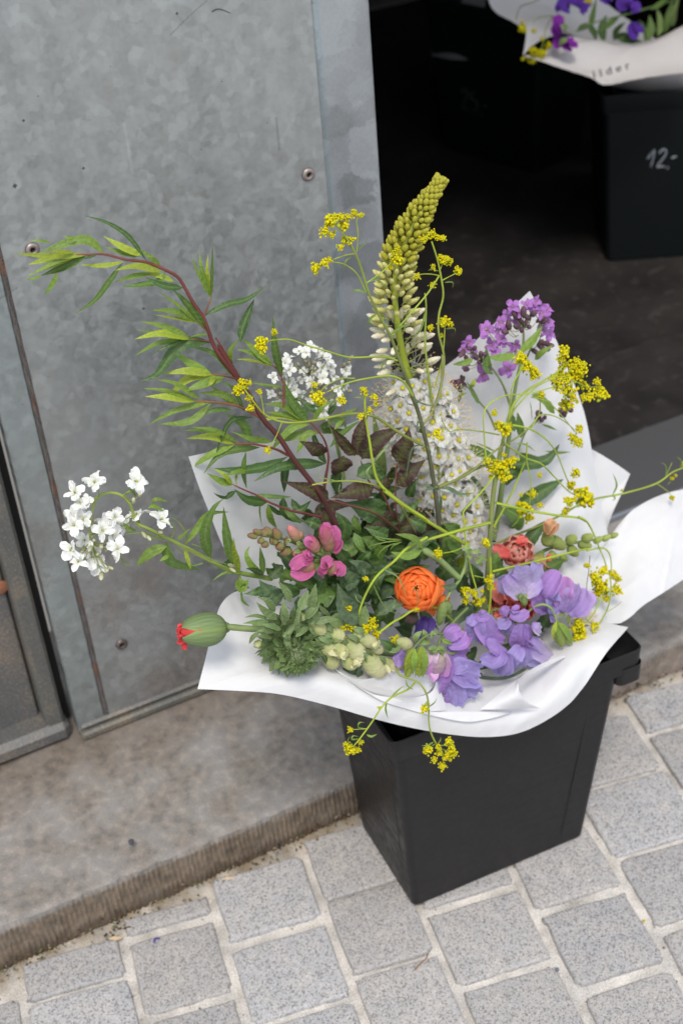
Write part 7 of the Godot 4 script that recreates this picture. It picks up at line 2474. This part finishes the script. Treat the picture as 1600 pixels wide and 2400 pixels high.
	eg(t,[V(6681,5609,-12050),V(6583,5264,-12044)],142,1)
	eg(t,[V(6704,5598,-12050),V(6750,5359,-12063)],133,1)
	lf(t,[V(6553,6322,-12300),V(6394,6568,-12249),V(6175,6714,-12267)],99,FRESH)
	lf(t,[V(6545,6300,-12300),V(6331,6302,-12295),V(6133,6418,-12345)],92,FRESH)
	lf(t,[V(7010,5548,-12300),V(6879,5596,-12263),V(6760,5688,-12254)],81,BLUE)
	lf(t,[V(6288,6563,-12300),V(6059,6673,-12300),V(5882,6787,-12337)],15,FRESH)
	lf(t,[V(6287,6547,-12300),V(6053,6668,-12237),V(5826,6673,-12276)],13,FRESH)
	lf(t,[V(6257,6543,-12300),V(6056,6538,-12311),V(5946,6417,-12341)],13,FRESH)
	lf(t,[V(6286,6531,-12300),V(6165,6535,-12296),V(6119,6442,-12330)],16,FRESH)
	lf(t,[V(6085,6623,-12300),V(5953,6724,-12289),V(5896,6878,-12297)],13,FRESH)
	lf(t,[V(6148,5701,-12300),V(6020,5620,-12299),V(5875,5548,-12321)],120,BLUE)
	lf(t,[V(6236,5645,-12300),V(6106,5667,-12228),V(5989,5605,-12243)],94,BLUE)
	lf(t,[V(7243,5983,-12300),V(7147,6079,-12266),V(7244,6088,-12348)],67,PALE)
	lf(t,[V(7320,5883,-12300),V(7398,5815,-12301),V(7489,5711,-12348)],68,PALE)
	lf(t,[V(7288,5862,-12300),V(7288,5844,-12223),V(7344,5739,-12242)],68,PALE)
	lf(t,[V(7212,5996,-12300),V(7266,6000,-12260),V(7367,5949,-12272)],54,PALE)
	lf(t,[V(7242,5916,-12300),V(7182,5920,-12280),V(7183,5848,-12336)],54,PALE)

func make_foliage() -> void:
	var t := thing("foliage_stems", "blue green lobed poppy leaves filling the paper left of the orange flower", "foliage", V(5807,5397,-12700))
	rng.seed = 211
	stem(t, [V(5767,4950,-12600),V(5784,5443,-12650),V(5802,5921,-12700)], 6, 5, Color(0.07, 0.12, 0.06), Color(0.08, 0.14, 0.07))
	lo(t,[V(5755,5403,-12600),V(5670,5758,-12647),V(5675,6100,-12718)],320,BLUE)
	lo(t,[V(5743,5844,-12600),V(5679,6066,-12615),V(5583,6229,-12633)],251,BLUE)
	lo(t,[V(5800,5990,-12600),V(5797,6181,-12568),V(5707,6312,-12630)],224,BLUE)
	lo(t,[V(5951,5993,-12600),V(5802,6231,-12541),V(5664,6355,-12542)],172,BLUE)
	lo(t,[V(5943,5670,-12600),V(6039,5885,-12552),V(6185,5953,-12560)],188,DARK)
	lo(t,[V(5688,5522,-12600),V(5571,5474,-12618),V(5504,5563,-12707)],269,MID)
	lo(t,[V(6030,5368,-12600),V(6157,5438,-12570),V(6402,5324,-12629)],150,BLUE)
	lo(t,[V(5898,5250,-12600),V(5764,5531,-12513),V(5745,5721,-12478)],203,DARK)
	lo(t,[V(5389,6234,-12600),V(5220,6443,-12544),V(5016,6670,-12578)],246,BLUE)
	lo(t,[V(5348,6101,-12600),V(5214,6244,-12598),V(5047,6199,-12624)],260,DARK)
	lo(t,[V(5426,5982,-12600),V(5267,6010,-12514),V(5088,6176,-12533)],237,MID)
	lo(t,[V(5311,6334,-12600),V(5108,6606,-12517),V(4931,6681,-12518)],180,DARK)
	lo(t,[V(5690,6306,-12600),V(5545,6559,-12506),V(5500,6780,-12494)],156,DARK)
	lo(t,[V(6020,5230,-12600),V(6079,5345,-12552),V(6223,5347,-12558)],164,MID)
	lo(t,[V(5355,5058,-11950),V(5326,5194,-11931),V(5421,5281,-11987)],145,BLUE)
	lo(t,[V(5274,5168,-11950),V(5212,5222,-11965),V(5186,5219,-12030)],118,DARK)
	lo(t,[V(5428,5040,-11950),V(5375,5228,-11879),V(5448,5304,-11894)],105,BLUE)
	lo(t,[V(5467,5941,-11950),V(5300,6203,-11922),V(5222,6625,-11924)],267,BLUE)
	lo(t,[V(4515,6630,-11950),V(4393,6840,-11930),V(4299,7044,-11965)],244,BLUE)
	lo(t,[V(4678,6622,-11950),V(4625,6798,-11913),V(4539,6952,-11926)],197,DARK)
	lo(t,[V(4329,6902,-11950),V(4208,6958,-11877),V(4080,6965,-11915)],97,DARK)
	t = thing("foliage_stems", "dark green leaves deep in the bouquet around the orange flower and the sweet peas", "foliage", V(6744,4649,-12900))
	rng.seed = 212
	stem(t, [V(6674,4379,-12800),V(6721,4845,-12900),V(6738,5315,-13000)], 5, 4, Color(0.05, 0.09, 0.04), Color(0.06, 0.11, 0.04))
	stem(t, [V(7570,4513,-12800),V(7588,4809,-12900),V(7592,5199,-13000)], 5, 4, Color(0.05, 0.09, 0.04), Color(0.06, 0.11, 0.04))
	lo(t,[V(6789,5538,-12900),V(6713,5660,-12924),V(6711,5734,-13027)],235,DARK)
	lo(t,[V(7065,5241,-12900),V(7122,5377,-12821),V(7224,5604,-12789)],211,DARK)
	lo(t,[V(7269,5441,-12900),V(7181,5726,-12844),V(7159,5905,-12904)],195,MID)
	lo(t,[V(6458,5325,-12900),V(6404,5451,-12960),V(6297,5448,-13085)],221,DARK)
	lo(t,[V(6326,5240,-12900),V(6239,5192,-12921),V(6189,4951,-13036)],236,MID)
	lo(t,[V(6397,4844,-12900),V(6233,5058,-12781),V(6055,5215,-12724)],238,MID)
	lo(t,[V(7100,5298,-12900),V(7289,5259,-12945),V(7486,5135,-13060)],226,DARK)
	lo(t,[V(7479,4768,-12900),V(7405,5020,-12849),V(7513,5168,-12884)],214,MID)
	lo(t,[V(7665,4798,-12900),V(7612,5033,-12859),V(7588,5201,-12895)],215,DARK)
	lo(t,[V(7818,4879,-12900),V(7797,5173,-12803),V(7844,5320,-12768)],172,MID)
	lo(t,[V(6485,4693,-12900),V(6565,4759,-12861),V(6770,4761,-12936)],213,DARK)
	lo(t,[V(6636,4455,-12900),V(6521,4589,-12917),V(6447,4607,-13016)],185,DARK)
	lo(t,[V(7370,4498,-12900),V(7223,4544,-12876),V(7156,4374,-12943)],130,BLUE)
	lo(t,[V(7574,4538,-12900),V(7465,4500,-12916),V(7383,4192,-13051)],188,BLUE)
	lo(t,[V(6785,4817,-12900),V(6922,4607,-12926),V(7093,4277,-12958)],114,BLUE)
	lo(t,[V(6571,5631,-12900),V(6528,5775,-12921),V(6412,5813,-12990)],178,DARK)
	lo(t,[V(6888,5602,-12900),V(6901,5690,-12972),V(6844,5705,-13095)],166,MID)
	lo(t,[V(6175,5800,-12900),V(6114,6015,-12874),V(6030,6114,-12932)],162,DARK)
	lo(t,[V(6221,6021,-12900),V(6177,6167,-12914),V(6028,6300,-12959)],175,MID)
	lo(t,[V(6401,6185,-12900),V(6261,6303,-12911),V(6122,6381,-13010)],174,DARK)
	lo(t,[V(6365,5858,-12900),V(6122,5970,-12780),V(5926,6192,-12724)],163,DARK)
	lo(t,[V(6943,6116,-12900),V(6827,6209,-12908),V(6732,6267,-13012)],190,DARK)
	lo(t,[V(7412,5839,-12900),V(7292,5969,-12909),V(7187,6042,-12943)],152,MID)
	lo(t,[V(7402,5527,-12900),V(7310,5689,-12928),V(7254,5740,-13048)],167,MID)
	lf(t,[V(7381,4968,-12800),V(7281,5297,-12700),V(7321,5474,-12676)],198,DARK)
	lf(t,[V(7399,5590,-12800),V(7242,5761,-12772),V(7161,5942,-12812)],139,MID)
	lf(t,[V(7631,5006,-12800),V(7535,5231,-12797),V(7539,5281,-12910)],170,DARK)
	lf(t,[V(7866,5032,-12800),V(7896,5171,-12791),V(8040,5139,-12859)],171,DARK)
	lf(t,[V(8035,5052,-12800),V(7864,5127,-12687),V(7787,5061,-12673)],158,DARK)
	lf(t,[V(7624,4676,-12800),V(7753,4702,-12789),V(7903,4656,-12813)],87,BLUE)
	lf(t,[V(7724,4594,-12800),V(7951,4543,-12783),V(8225,4499,-12781)],102,MID)
	lf(t,[V(7757,4542,-12800),V(7838,4530,-12712),V(7945,4552,-12667)],73,MID)
	lf(t,[V(7539,4639,-12800),V(7268,4616,-12714),V(6935,4527,-12660)],130,BLUE)
	lf(t,[V(7655,4550,-12800),V(7491,4504,-12810),V(7277,4421,-12850)],145,BLUE)
	lf(t,[V(8446,4502,-12800),V(8570,4483,-12804),V(8711,4442,-12830)],88,MID)
	lf(t,[V(8672,4592,-12800),V(8779,4697,-12856),V(9107,4614,-12999)],161,MID)
	lf(t,[V(7324,4735,-12800),V(7385,4519,-12829),V(7365,4353,-12888)],115,DARK)
	lf(t,[V(7993,4284,-12800),V(8103,4092,-12811),V(8180,3870,-12879)],103,DARK)
	lf(t,[V(8661,3925,-12800),V(8539,3801,-12776),V(8467,3637,-12829)],135,DARK)
	lf(t,[V(7905,5378,-12800),V(7836,5263,-12746),V(7894,5082,-12736)],157,MID)
	lf(t,[V(7393,4137,-12500),V(7161,4235,-12363),V(7038,4148,-12329)],173,DARK)
	lf(t,[V(7593,3926,-12500),V(7460,3784,-12539),V(7443,3804,-12677)],131,DARK)
	lf(t,[V(8006,4081,-12500),V(7821,4089,-12372),V(7648,4225,-12338)],154,DARK)
	lf(t,[V(8397,4075,-12500),V(8516,4178,-12522),V(8571,4240,-12644)],176,DARK)
	lf(t,[V(8559,3766,-12500),V(8408,3739,-12472),V(8284,3962,-12447)],201,BLUE)
	lf(t,[V(8188,4171,-12500),V(8293,3977,-12541),V(8610,3776,-12695)],88,MID)
	lf(t,[V(8532,3749,-12500),V(8610,3599,-12454),V(8332,3742,-12438)],45,DARK)
	lf(t,[V(5073,6383,-12700),V(4984,6507,-12771),V(4918,6588,-12859)],191,DARK)
	lf(t,[V(5662,6335,-12700),V(5790,6389,-12707),V(5908,6455,-12807)],195,MID)
	lf(t,[V(4891,6505,-12700),V(4777,6428,-12722),V(4689,6506,-12761)],156,DARK)
	lf(t,[V(5429,5958,-12700),V(5083,6330,-12572),V(4779,6528,-12538)],300,MID)
	lf(t,[V(5323,5680,-12700),V(5263,5837,-12713),V(5333,5943,-12833)],197,MID)
	lf(t,[V(5680,6550,-12700),V(5705,6803,-12631),V(5618,7016,-12657)],158,DARK)
	lf(t,[V(5845,6099,-12700),V(5932,6256,-12613),V(6025,6272,-12633)],144,DARK)
	lf(t,[V(5843,6594,-12700),V(5857,6480,-12592),V(5922,6323,-12585)],89,MID)
	lf(t,[V(5430,6849,-12700),V(5332,6942,-12719),V(5265,6928,-12821)],121,DARK)
	# crowded leaves deep in the bunch
	rng.seed = 215
	for k in 78:
		var a := rng.randf() * TAU
		var r := sqrt(rng.randf())
		var root := V(6109,5203,-13400) + Vector3(cos(a) * r * 0.135, sin(a) * r * 0.085 + 0.02, rng.randf_range(-0.07, 0.02))
		var go := Vector3(cos(a) * r + rng.randfn(0, 0.5), 0.75 + rng.randfn(0, 0.4), 0.25 + rng.randfn(0, 0.4)).normalized()
		var l := rng.randf_range(0.035, 0.07)
		leaf_mesh([root, root + go * l * 0.55, root + go * l + Vector3(0, -0.010, 0.006)], l * rng.randf_range(0.22, 0.42), DARK if k % 4 else MID, 1.0 if k % 2 else 0.0, "leaf", t)
	for k in 44:
		var root := V(6149,5529,-12800) + Vector3(rng.randf_range(-0.085, 0.085), rng.randf_range(-0.05, 0.05), rng.randf_range(-0.02, 0.02))
		var go := Vector3(rng.randfn(0, 0.8), 0.6 + rng.randfn(0, 0.5), 0.4 + rng.randfn(0, 0.4)).normalized()
		var l := rng.randf_range(0.025, 0.055)
		leaf_mesh([root, root + go * l * 0.55, root + go * l + Vector3(0, -0.008, 0.004)], l * rng.randf_range(0.25, 0.5), DARK if k % 3 else (BLUE if k % 2 else MID), 1.0 if k % 2 else 0.0, "leaf", t)
	for k in 46:
		var root := V(6470,5853,-13600) + Vector3(rng.randf_range(-0.085, 0.075), rng.randf_range(-0.075, 0.055), rng.randf_range(-0.03, 0.01))
		var go := Vector3(rng.randfn(0, 0.8), 0.6 + rng.randfn(0, 0.5), 0.3 + rng.randfn(0, 0.4)).normalized()
		var l := rng.randf_range(0.03, 0.065)
		leaf_mesh([root, root + go * l * 0.55, root + go * l + Vector3(0, -0.010, 0.004)], l * rng.randf_range(0.20, 0.45), DARK if k % 3 else PURPLE, 1.0 if k % 2 else 0.0, "leaf", t)
	stem(t, [V(7018,4439,-11800),V(7029,4371,-11820),V(7234,4227,-11840),V(7444,4126,-11860),V(7607,4092,-11880),V(7771,4098,-11900)], 5.0, 4.2, Color(0.04, 0.06, 0.035), Color(0.04, 0.06, 0.035), "bent_stem")
	egg_a = Color(0.10, 0.09, 0.07)
	egg_b = Color(0.13, 0.085, 0.08)
	eg(t,[V(6440,5304,-12300),V(6253,5310,-12299)],162,0)

func make_background() -> void:
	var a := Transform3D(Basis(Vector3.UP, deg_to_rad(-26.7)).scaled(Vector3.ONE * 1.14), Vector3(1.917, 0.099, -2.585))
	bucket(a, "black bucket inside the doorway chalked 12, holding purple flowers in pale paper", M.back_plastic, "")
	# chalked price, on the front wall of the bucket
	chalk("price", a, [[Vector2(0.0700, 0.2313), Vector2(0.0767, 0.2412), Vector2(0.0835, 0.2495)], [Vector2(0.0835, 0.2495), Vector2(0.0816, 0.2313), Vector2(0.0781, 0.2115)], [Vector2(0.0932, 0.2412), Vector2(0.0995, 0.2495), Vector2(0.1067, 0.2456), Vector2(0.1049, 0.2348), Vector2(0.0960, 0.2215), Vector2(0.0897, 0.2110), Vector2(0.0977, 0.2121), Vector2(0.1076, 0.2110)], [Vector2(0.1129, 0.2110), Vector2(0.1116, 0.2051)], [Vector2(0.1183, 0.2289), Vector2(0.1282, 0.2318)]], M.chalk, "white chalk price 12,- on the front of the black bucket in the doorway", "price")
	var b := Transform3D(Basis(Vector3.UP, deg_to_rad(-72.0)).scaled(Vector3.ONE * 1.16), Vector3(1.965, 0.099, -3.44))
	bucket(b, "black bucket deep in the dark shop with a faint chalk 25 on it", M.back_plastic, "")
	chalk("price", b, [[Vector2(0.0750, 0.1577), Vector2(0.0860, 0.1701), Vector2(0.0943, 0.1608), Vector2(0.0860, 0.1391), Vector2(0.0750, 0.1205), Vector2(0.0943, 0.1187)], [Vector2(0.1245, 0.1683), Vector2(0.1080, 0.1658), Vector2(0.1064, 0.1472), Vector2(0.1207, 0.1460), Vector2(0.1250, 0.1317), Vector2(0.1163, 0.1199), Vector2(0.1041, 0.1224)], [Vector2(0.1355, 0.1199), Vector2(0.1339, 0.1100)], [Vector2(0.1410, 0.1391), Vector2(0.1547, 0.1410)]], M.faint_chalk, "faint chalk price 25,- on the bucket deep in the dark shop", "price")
	# its wrapping, deep shade put into the grey tint
	var w := thing("wrapping_paper", "paper tinted grey for deep shade, sticking up from the bucket deep in the dark shop", "wrapping paper", Vector3(2.1, 0.53, -3.4))
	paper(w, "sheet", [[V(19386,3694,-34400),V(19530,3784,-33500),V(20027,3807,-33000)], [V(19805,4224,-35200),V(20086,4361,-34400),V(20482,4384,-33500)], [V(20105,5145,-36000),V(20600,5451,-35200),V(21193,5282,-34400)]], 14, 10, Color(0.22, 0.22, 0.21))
	# pale paper of the second bouquet
	w = thing("wrapping_paper", "pale paper with dark printed letters around the purple flowers in the doorway", "wrapping paper", Vector3(2.0, 0.53, -2.5))
	var low := [V(19600, 5000, -26600), V(20000, 4900, -26300), V(20600, 4800, -25900), V(21200, 4800, -25500), V(21800, 4800, -25200)]
	paper(w, "sheet", [low, [V(17680,6886,-25200),V(18142,6735,-25100),V(18835,6508,-25000),V(19543,6434,-25000),V(20521,6598,-25100)], [V(16521,6934,-24700),V(16996,6755,-24600),V(17656,6431,-24400),V(18489,6272,-24300),V(19933,6109,-24300)], [V(15923,7067,-24500),V(16672,6699,-24300),V(17257,6433,-24050),V(17520,6261,-23900),V(18385,6193,-23900),V(19625,6043,-23900)]], 34, 16, Color(0.70, 0.67, 0.66), 0.003)
	paper(w, "sheet", [low, [V(17680,6886,-25200),V(17813,6863,-25800),V(18094,6973,-26400),V(18360,7352,-26800),V(18620,7571,-27000)], [V(16593,7118,-24900),V(16844,7270,-25600),V(17146,7371,-26200),V(17500,7619,-26600),V(17919,7759,-27000)], [V(15923,7067,-24500),V(16379,7264,-25100),V(16498,7279,-25600),V(16360,7490,-26400),V(16624,8111,-27000)]], 30, 14, Color(0.72, 0.72, 0.74), 0.003)
	paper(w, "sheet", [[V(18360,7352,-26800),V(19422,6997,-27200),V(20430,6851,-27200),V(21155,6741,-26800),V(21711,6766,-26200)], [V(17500,7619,-26600),V(19357,7565,-27600),V(20697,7363,-27600),V(21774,7187,-27200),V(22374,7013,-26200)]], 20, 8, Color(0.72, 0.72, 0.74), 0.003)
	# print on the turned down edge
	var letters := ["i", "l", "d", "e", "r"]
	var spots := [V(17203,6548,-23860), V(17355,6550,-23840), V(17542,6559,-23820), V(17764,6570,-23800), V(17961,6582,-23780)]
	var font := SystemFont.new()
	font.font_names = PackedStringArray(["Droid Sans"])
	font.font_weight = 700
	for k in 5:
		var tm := TextMesh.new()
		tm.text = letters[k]
		tm.font = font
		tm.font_size = 32
		tm.pixel_size = 0.00075
		tm.depth = 0.0006
		var bas := Basis(Vector3(0.85, 0.24, 0.46).normalized(), Vector3(-0.28, 0.8, 0.15).normalized(), Vector3(-0.33, -0.25, 0.88).normalized()).orthonormalized()
		put_mesh("printed_letter", tm, M.ink, w, Transform3D(bas, spots[k]))
	# flowers of the second bouquet
	var t := thing("purple_sweet_pea", "deep purple sweet pea flowers over the pale paper in the doorway", "flower", V(17606,7255,-24800))
	rng.seed = 221
	stem(t, [V(20391,7053,-25400),V(19510,7146,-25100),V(18571,7207,-24900),V(17718,7281,-24700),V(17226,7234,-24600)], 5, 3, Color(0.10, 0.17, 0.06), Color(0.14, 0.2, 0.08))
	petal_in = Color(0.12, 0.02, 0.20)
	petal_out = Color(0.26, 0.03, 0.36)
	ruffle = 0.08
	pt(t,[V(16729,7389,-24400),V(16636,7568,-24353),V(16791,7692,-24412)],270,0)
	pt(t,[V(16701,7296,-24400),V(16625,7441,-24379),V(16543,7554,-24389)],222,0)
	pt(t,[V(16851,7190,-24400),V(17014,7100,-24418),V(17158,7111,-24453)],324,0)
	pt(t,[V(16762,7209,-24400),V(16851,7091,-24397),V(17035,6975,-24401)],273,0)
	pt(t,[V(16731,7290,-24400),V(16669,7205,-24395),V(16739,7063,-24407)],198,0)
	petal_in = Color(0.08, 0.03, 0.25)
	petal_out = Color(0.14, 0.05, 0.42)
	pt(t,[V(17485,7606,-24900),V(17583,7692,-24871),V(17732,7455,-24902)],351,0)
	pt(t,[V(17305,7593,-24900),V(17203,7775,-24844),V(17475,7808,-24892)],399,0)
	pt(t,[V(17183,7667,-24900),V(17062,7742,-24899),V(17132,7580,-24999)],224,0)
	pt(t,[V(18783,7341,-24900),V(18629,7480,-24869),V(18869,7574,-24906)],331,0)
	pt(t,[V(18817,7283,-24900),V(18921,7328,-24833),V(18847,7437,-24867)],231,0)
	pt(t,[V(18278,7544,-24900),V(18173,7643,-24887),V(18352,7673,-24925)],278,0)
	pt(t,[V(18992,6940,-24900),V(18864,6851,-24849),V(19000,6703,-24808)],311,0)
	pt(t,[V(18927,6980,-24900),V(19020,6870,-24848),V(19166,6859,-24873)],233,0)
	lf(t,[V(16840,7267,-24300),V(16743,7242,-24287),V(16668,7143,-24347)],109,PALE)
	lf(t,[V(16805,7545,-24300),V(16732,7503,-24235),V(16796,7380,-24282)],148,PALE)
	lf(t,[V(18135,6917,-25100),V(18438,7010,-25092),V(18827,7108,-25202)],129,MID)
	lf(t,[V(17948,6957,-25100),V(17979,7213,-25068),V(18106,7635,-25094)],102,MID)
	lf(t,[V(18585,6640,-25100),V(18611,6898,-24979),V(18706,7061,-24861)],182,DARK)
	lf(t,[V(18907,6519,-25100),V(19013,6705,-24997),V(18911,7043,-24969)],209,DARK)
	lf(t,[V(19392,6441,-25100),V(19537,6674,-25097),V(19562,6957,-25197)],184,MID)
	lf(t,[V(19746,6471,-25100),V(19803,6719,-25112),V(19735,7081,-25180)],158,PALE)
	lf(t,[V(19940,6482,-25100),V(19941,6811,-25046),V(20072,7190,-25085)],158,MID)
	lf(t,[V(19554,6432,-25100),V(19457,6648,-25161),V(19336,6882,-25274)],184,DARK)
	lf(t,[V(18362,6688,-25100),V(18252,6946,-25090),V(18407,7208,-25147)],180,DARK)
	lf(t,[V(18141,6761,-25100),V(17959,6983,-24984),V(17679,7265,-24904)],154,DARK)
	lf(t,[V(20127,6601,-25100),V(20039,6963,-24977),V(20115,7325,-24903)],132,PALE)
	lf(t,[V(19164,6490,-25100),V(18824,6672,-25083),V(18516,6734,-25098)],182,DARK)
	lf(t,[V(18717,7206,-25100),V(18631,7441,-25040),V(18726,7610,-25096)],205,MID)
	lf(t,[V(18581,6719,-25100),V(18834,6611,-25006),V(19288,6487,-25007)],157,DARK)
	lf(t,[V(17638,7023,-25100),V(17843,7073,-25132),V(18142,7019,-25201)],128,DARK)
	lf(t,[V(19513,7094,-25100),V(19784,7161,-25125),V(20108,7255,-25220)],104,MID)
	t = thing("woad_stem", "thin yellow flowered stem bent over the left edge of the pale paper in the doorway", "flower", V(16879,7556,-24800))
	rng.seed = 222
	stem(t, [V(16998,7531,-24800),V(16655,7643,-24733),V(16376,7668,-24667),V(16186,7601,-24600)], 2.2, 1.6, Color(0.14, 0.17, 0.06), WOAD2)
	stem(t, [V(16752,7607,-24700),V(16538,7478,-24600),V(16415,7258,-24500),V(16262,7094,-24400)], 2.2, 1.6, Color(0.14, 0.17, 0.06), WOAD2, "side_stem")
	stem(t, [V(16211,7549,-25200),V(16386,7729,-25333),V(16785,7716,-25467),V(17114,7719,-25600)], 2.2, 2.0, Color(0.12, 0.14, 0.06), Color(0.14, 0.17, 0.06), "side_stem")
	cl(t,V(15904,7603,-24487),244,0)
	cl(t,V(16160,7516,-24472),122,0)
	cl(t,V(16410,7277,-24546),109,0)
	cl(t,V(16504,7145,-24478),173,0)
	cl(t,V(16155,7101,-24461),222,0)
	cl(t,V(16370,6995,-24495),238,0)
	cl(t,V(16152,6930,-24545),223,0)
	cl(t,V(15930,6980,-24520),114,0)
	cl(t,V(16200,6868,-24549),149,0)
	cl(t,V(17492,7826,-24531),198,0)

func chalk(called: String, xf: Transform3D, strokes: Array, m: Material, label: String, category: String) -> void:
	var first := xf * Vector3(0.1, 0.2, 0.03)
	var t := thing(called, label, category, first)
	for s in strokes:
		var pts := []
		for p in s:
			pts.append(xf * Vector3(p.x, p.y, 0.0008 + p.y / 0.33 * 0.0262))
		var b := Mb.new()
		tube(b, pts, 0.0021, 0.0016, Color.WHITE, Color.WHITE, 14, 6)
		build("stroke", b, m, t)

func make_small_things() -> void:
	var t := thing("fallen_petal", "curled violet petal scrap lying on the setts at the lower left", "petal", Vector3(0.2551, 0.003, -1.358))
	var p := Vector3(0.2551, 0.003, -1.358)
	var b := Mb.new()
	tube(b, [p, p + Vector3(0.003, 0.004, -0.003), p + Vector3(0.010, 0.001, -0.001)], 0.0014, 0.0011, Color(0.10, 0.05, 0.32), Color(0.12, 0.06, 0.36), 8, 6)
	build("petal_scrap", b, M.petal, t)
	p = Vector3(0.8735, 0.001, -1.0364)
	t = thing("fallen_petal", "tiny yellow floret lying in a joint of the setts at the lower right", "petal", p)
	b = Mb.new()
	ball(b, p, Vector3(0.3, 1, 0), 0.003, 0.0026, Color(0.6, 0.5, 0.01), Color(0.6, 0.5, 0.01), 4, 6)
	build("floret", b, M.petal, t)
	p = Vector3(0.5674, 0.0, -1.1354)
	t = thing("dry_twig", "thin rusty brown twig lying on a joint below the front corner of the bucket", "twig", p)
	b = Mb.new()
	tube(b, [p + Vector3(-0.012, 0.002, 0.006), p + Vector3(0.0, 0.003, 0.001), p + Vector3(0.008, 0.004, 0.0), p + Vector3(0.018, 0.003, -0.008)], 0.0011, 0.0006, Color(0.22, 0.09, 0.04), Color(0.25, 0.12, 0.06), 10, 5)
	build("twig_piece", b, M.soil, t)
	var chips := [[Vector3(0.3864, 0.001, -1.4164), "pale wood splinter at the foot of the step, the one nearer the bucket", Color(0.50, 0.38, 0.27), 0.011], [Vector3(0.2002, 0.001, -1.40), "pale wood splinter at the foot of the step, the one nearer the left edge", Color(0.50, 0.38, 0.25), 0.012], [Vector3(0.2737, 0.091, -1.47), "small dark grey pebble on the edge of the stone step", Color(0.07, 0.07, 0.08), 0.009], [Vector3(0.7208, 0.001, -1.0291), "small blue grey pebble in the joint right of the bucket foot", Color(0.13, 0.14, 0.17), 0.006]]
	for k in chips.size():
		var at: Vector3 = chips[k][0]
		var name_of := "wood_splinter" if k < 2 else "pebble"
		t = thing(name_of, chips[k][1], "splinter" if k < 2 else "pebble", at)
		b = Mb.new()
		var l: float = chips[k][3]
		ball(b, at, Vector3(0.8, 0.05, 0.45 if k < 2 else -0.5), l * (1.8 if k < 2 else 1.1), l * (0.32 if k < 2 else 0.5), chips[k][2], vary(chips[k][2], 0.2), 5, 6)
		build("body", b, M.soil, t)

func _ready() -> void:
	rng.seed = 1
	var cam := Camera3D.new()
	cam.name = "camera"
	cam.fov = 38.88
	cam.keep_aspect = Camera3D.KEEP_HEIGHT
	cam.near = 0.05
	cam.far = 60.0
	cam.transform = Transform3D(Basis(Vector3(0.8864, -0.0741, 0.4569), Vector3(0.3221, 0.8077, -0.4939), Vector3(-0.3325, 0.585, 0.7398)).orthonormalized(), Vector3(0, 1.7, 0))
	var lens := CameraAttributesPhysical.new()
	lens.frustum_focal_length = 51.0
	lens.frustum_focus_distance = 1.58
	lens.exposure_aperture = 5.6
	lens.exposure_multiplier = 1.0
	cam.attributes = lens
	add_child(cam)
	cam.fov = 38.88
	var we := WorldEnvironment.new()
	we.name = "environment"
	var e := Environment.new()
	e.background_mode = Environment.BG_SKY
	var sm := ProceduralSkyMaterial.new()
	sm.sky_top_color = Color(0.86, 0.89, 0.94)
	sm.sky_horizon_color = Color(0.80, 0.83, 0.87)
	sm.sky_curve = 0.2
	sm.ground_bottom_color = Color(0.45, 0.44, 0.43)
	sm.ground_horizon_color = Color(0.6, 0.6, 0.6)
	sm.sun_angle_max = 60.0
	var sky := Sky.new()
	sky.sky_material = sm
	e.sky = sky
	e.tonemap_mode = Environment.TONE_MAPPER_LINEAR
	e.tonemap_exposure = 1.68
	e.sdfgi_enabled = true
	e.ssao_enabled = true
	e.ssil_enabled = true
	we.environment = e
	add_child(we)
	var sun := DirectionalLight3D.new()
	sun.name = "sun"
	sun.light_energy = 0.5
	sun.light_angular_distance = 14.0
	sun.light_color = Color(1.0, 0.97, 0.93)
	sun.shadow_enabled = true
	sun.look_at_from_position(Vector3(-0.6, 2.2, 1.2), Vector3.ZERO)
	add_child(sun)

	make_materials()
	make_wall()
	make_ground()
	make_shop()
	var face := Transform3D(Basis(Vector3.UP, deg_to_rad(-2.8)), Vector3(0.606, 0.001, -1.2225))
	bucket(face, "black plastic flower bucket on the granite setts holding the paper wrapped bouquet", M.black_plastic)
	make_plant_materials()
	make_clusters()
	make_rocket("white", Color(0.72, 0.74, 0.66), Color(0.85, 0.85, 0.84))
	make_rocket("purple", Color(0.40, 0.18, 0.44), Color(0.43, 0.19, 0.57))
	make_paper()
	make_leafy_branch()
	make_white_rockets()
	make_purple_rocket()
	make_foxtail_lily()
	make_dark_branch()
	make_woad()
	make_snapdragons()
	make_poppy()
	make_foxglove()
	make_ranunculus()
	make_sweet_peas()
	make_foliage()
	make_background()
	make_small_things()
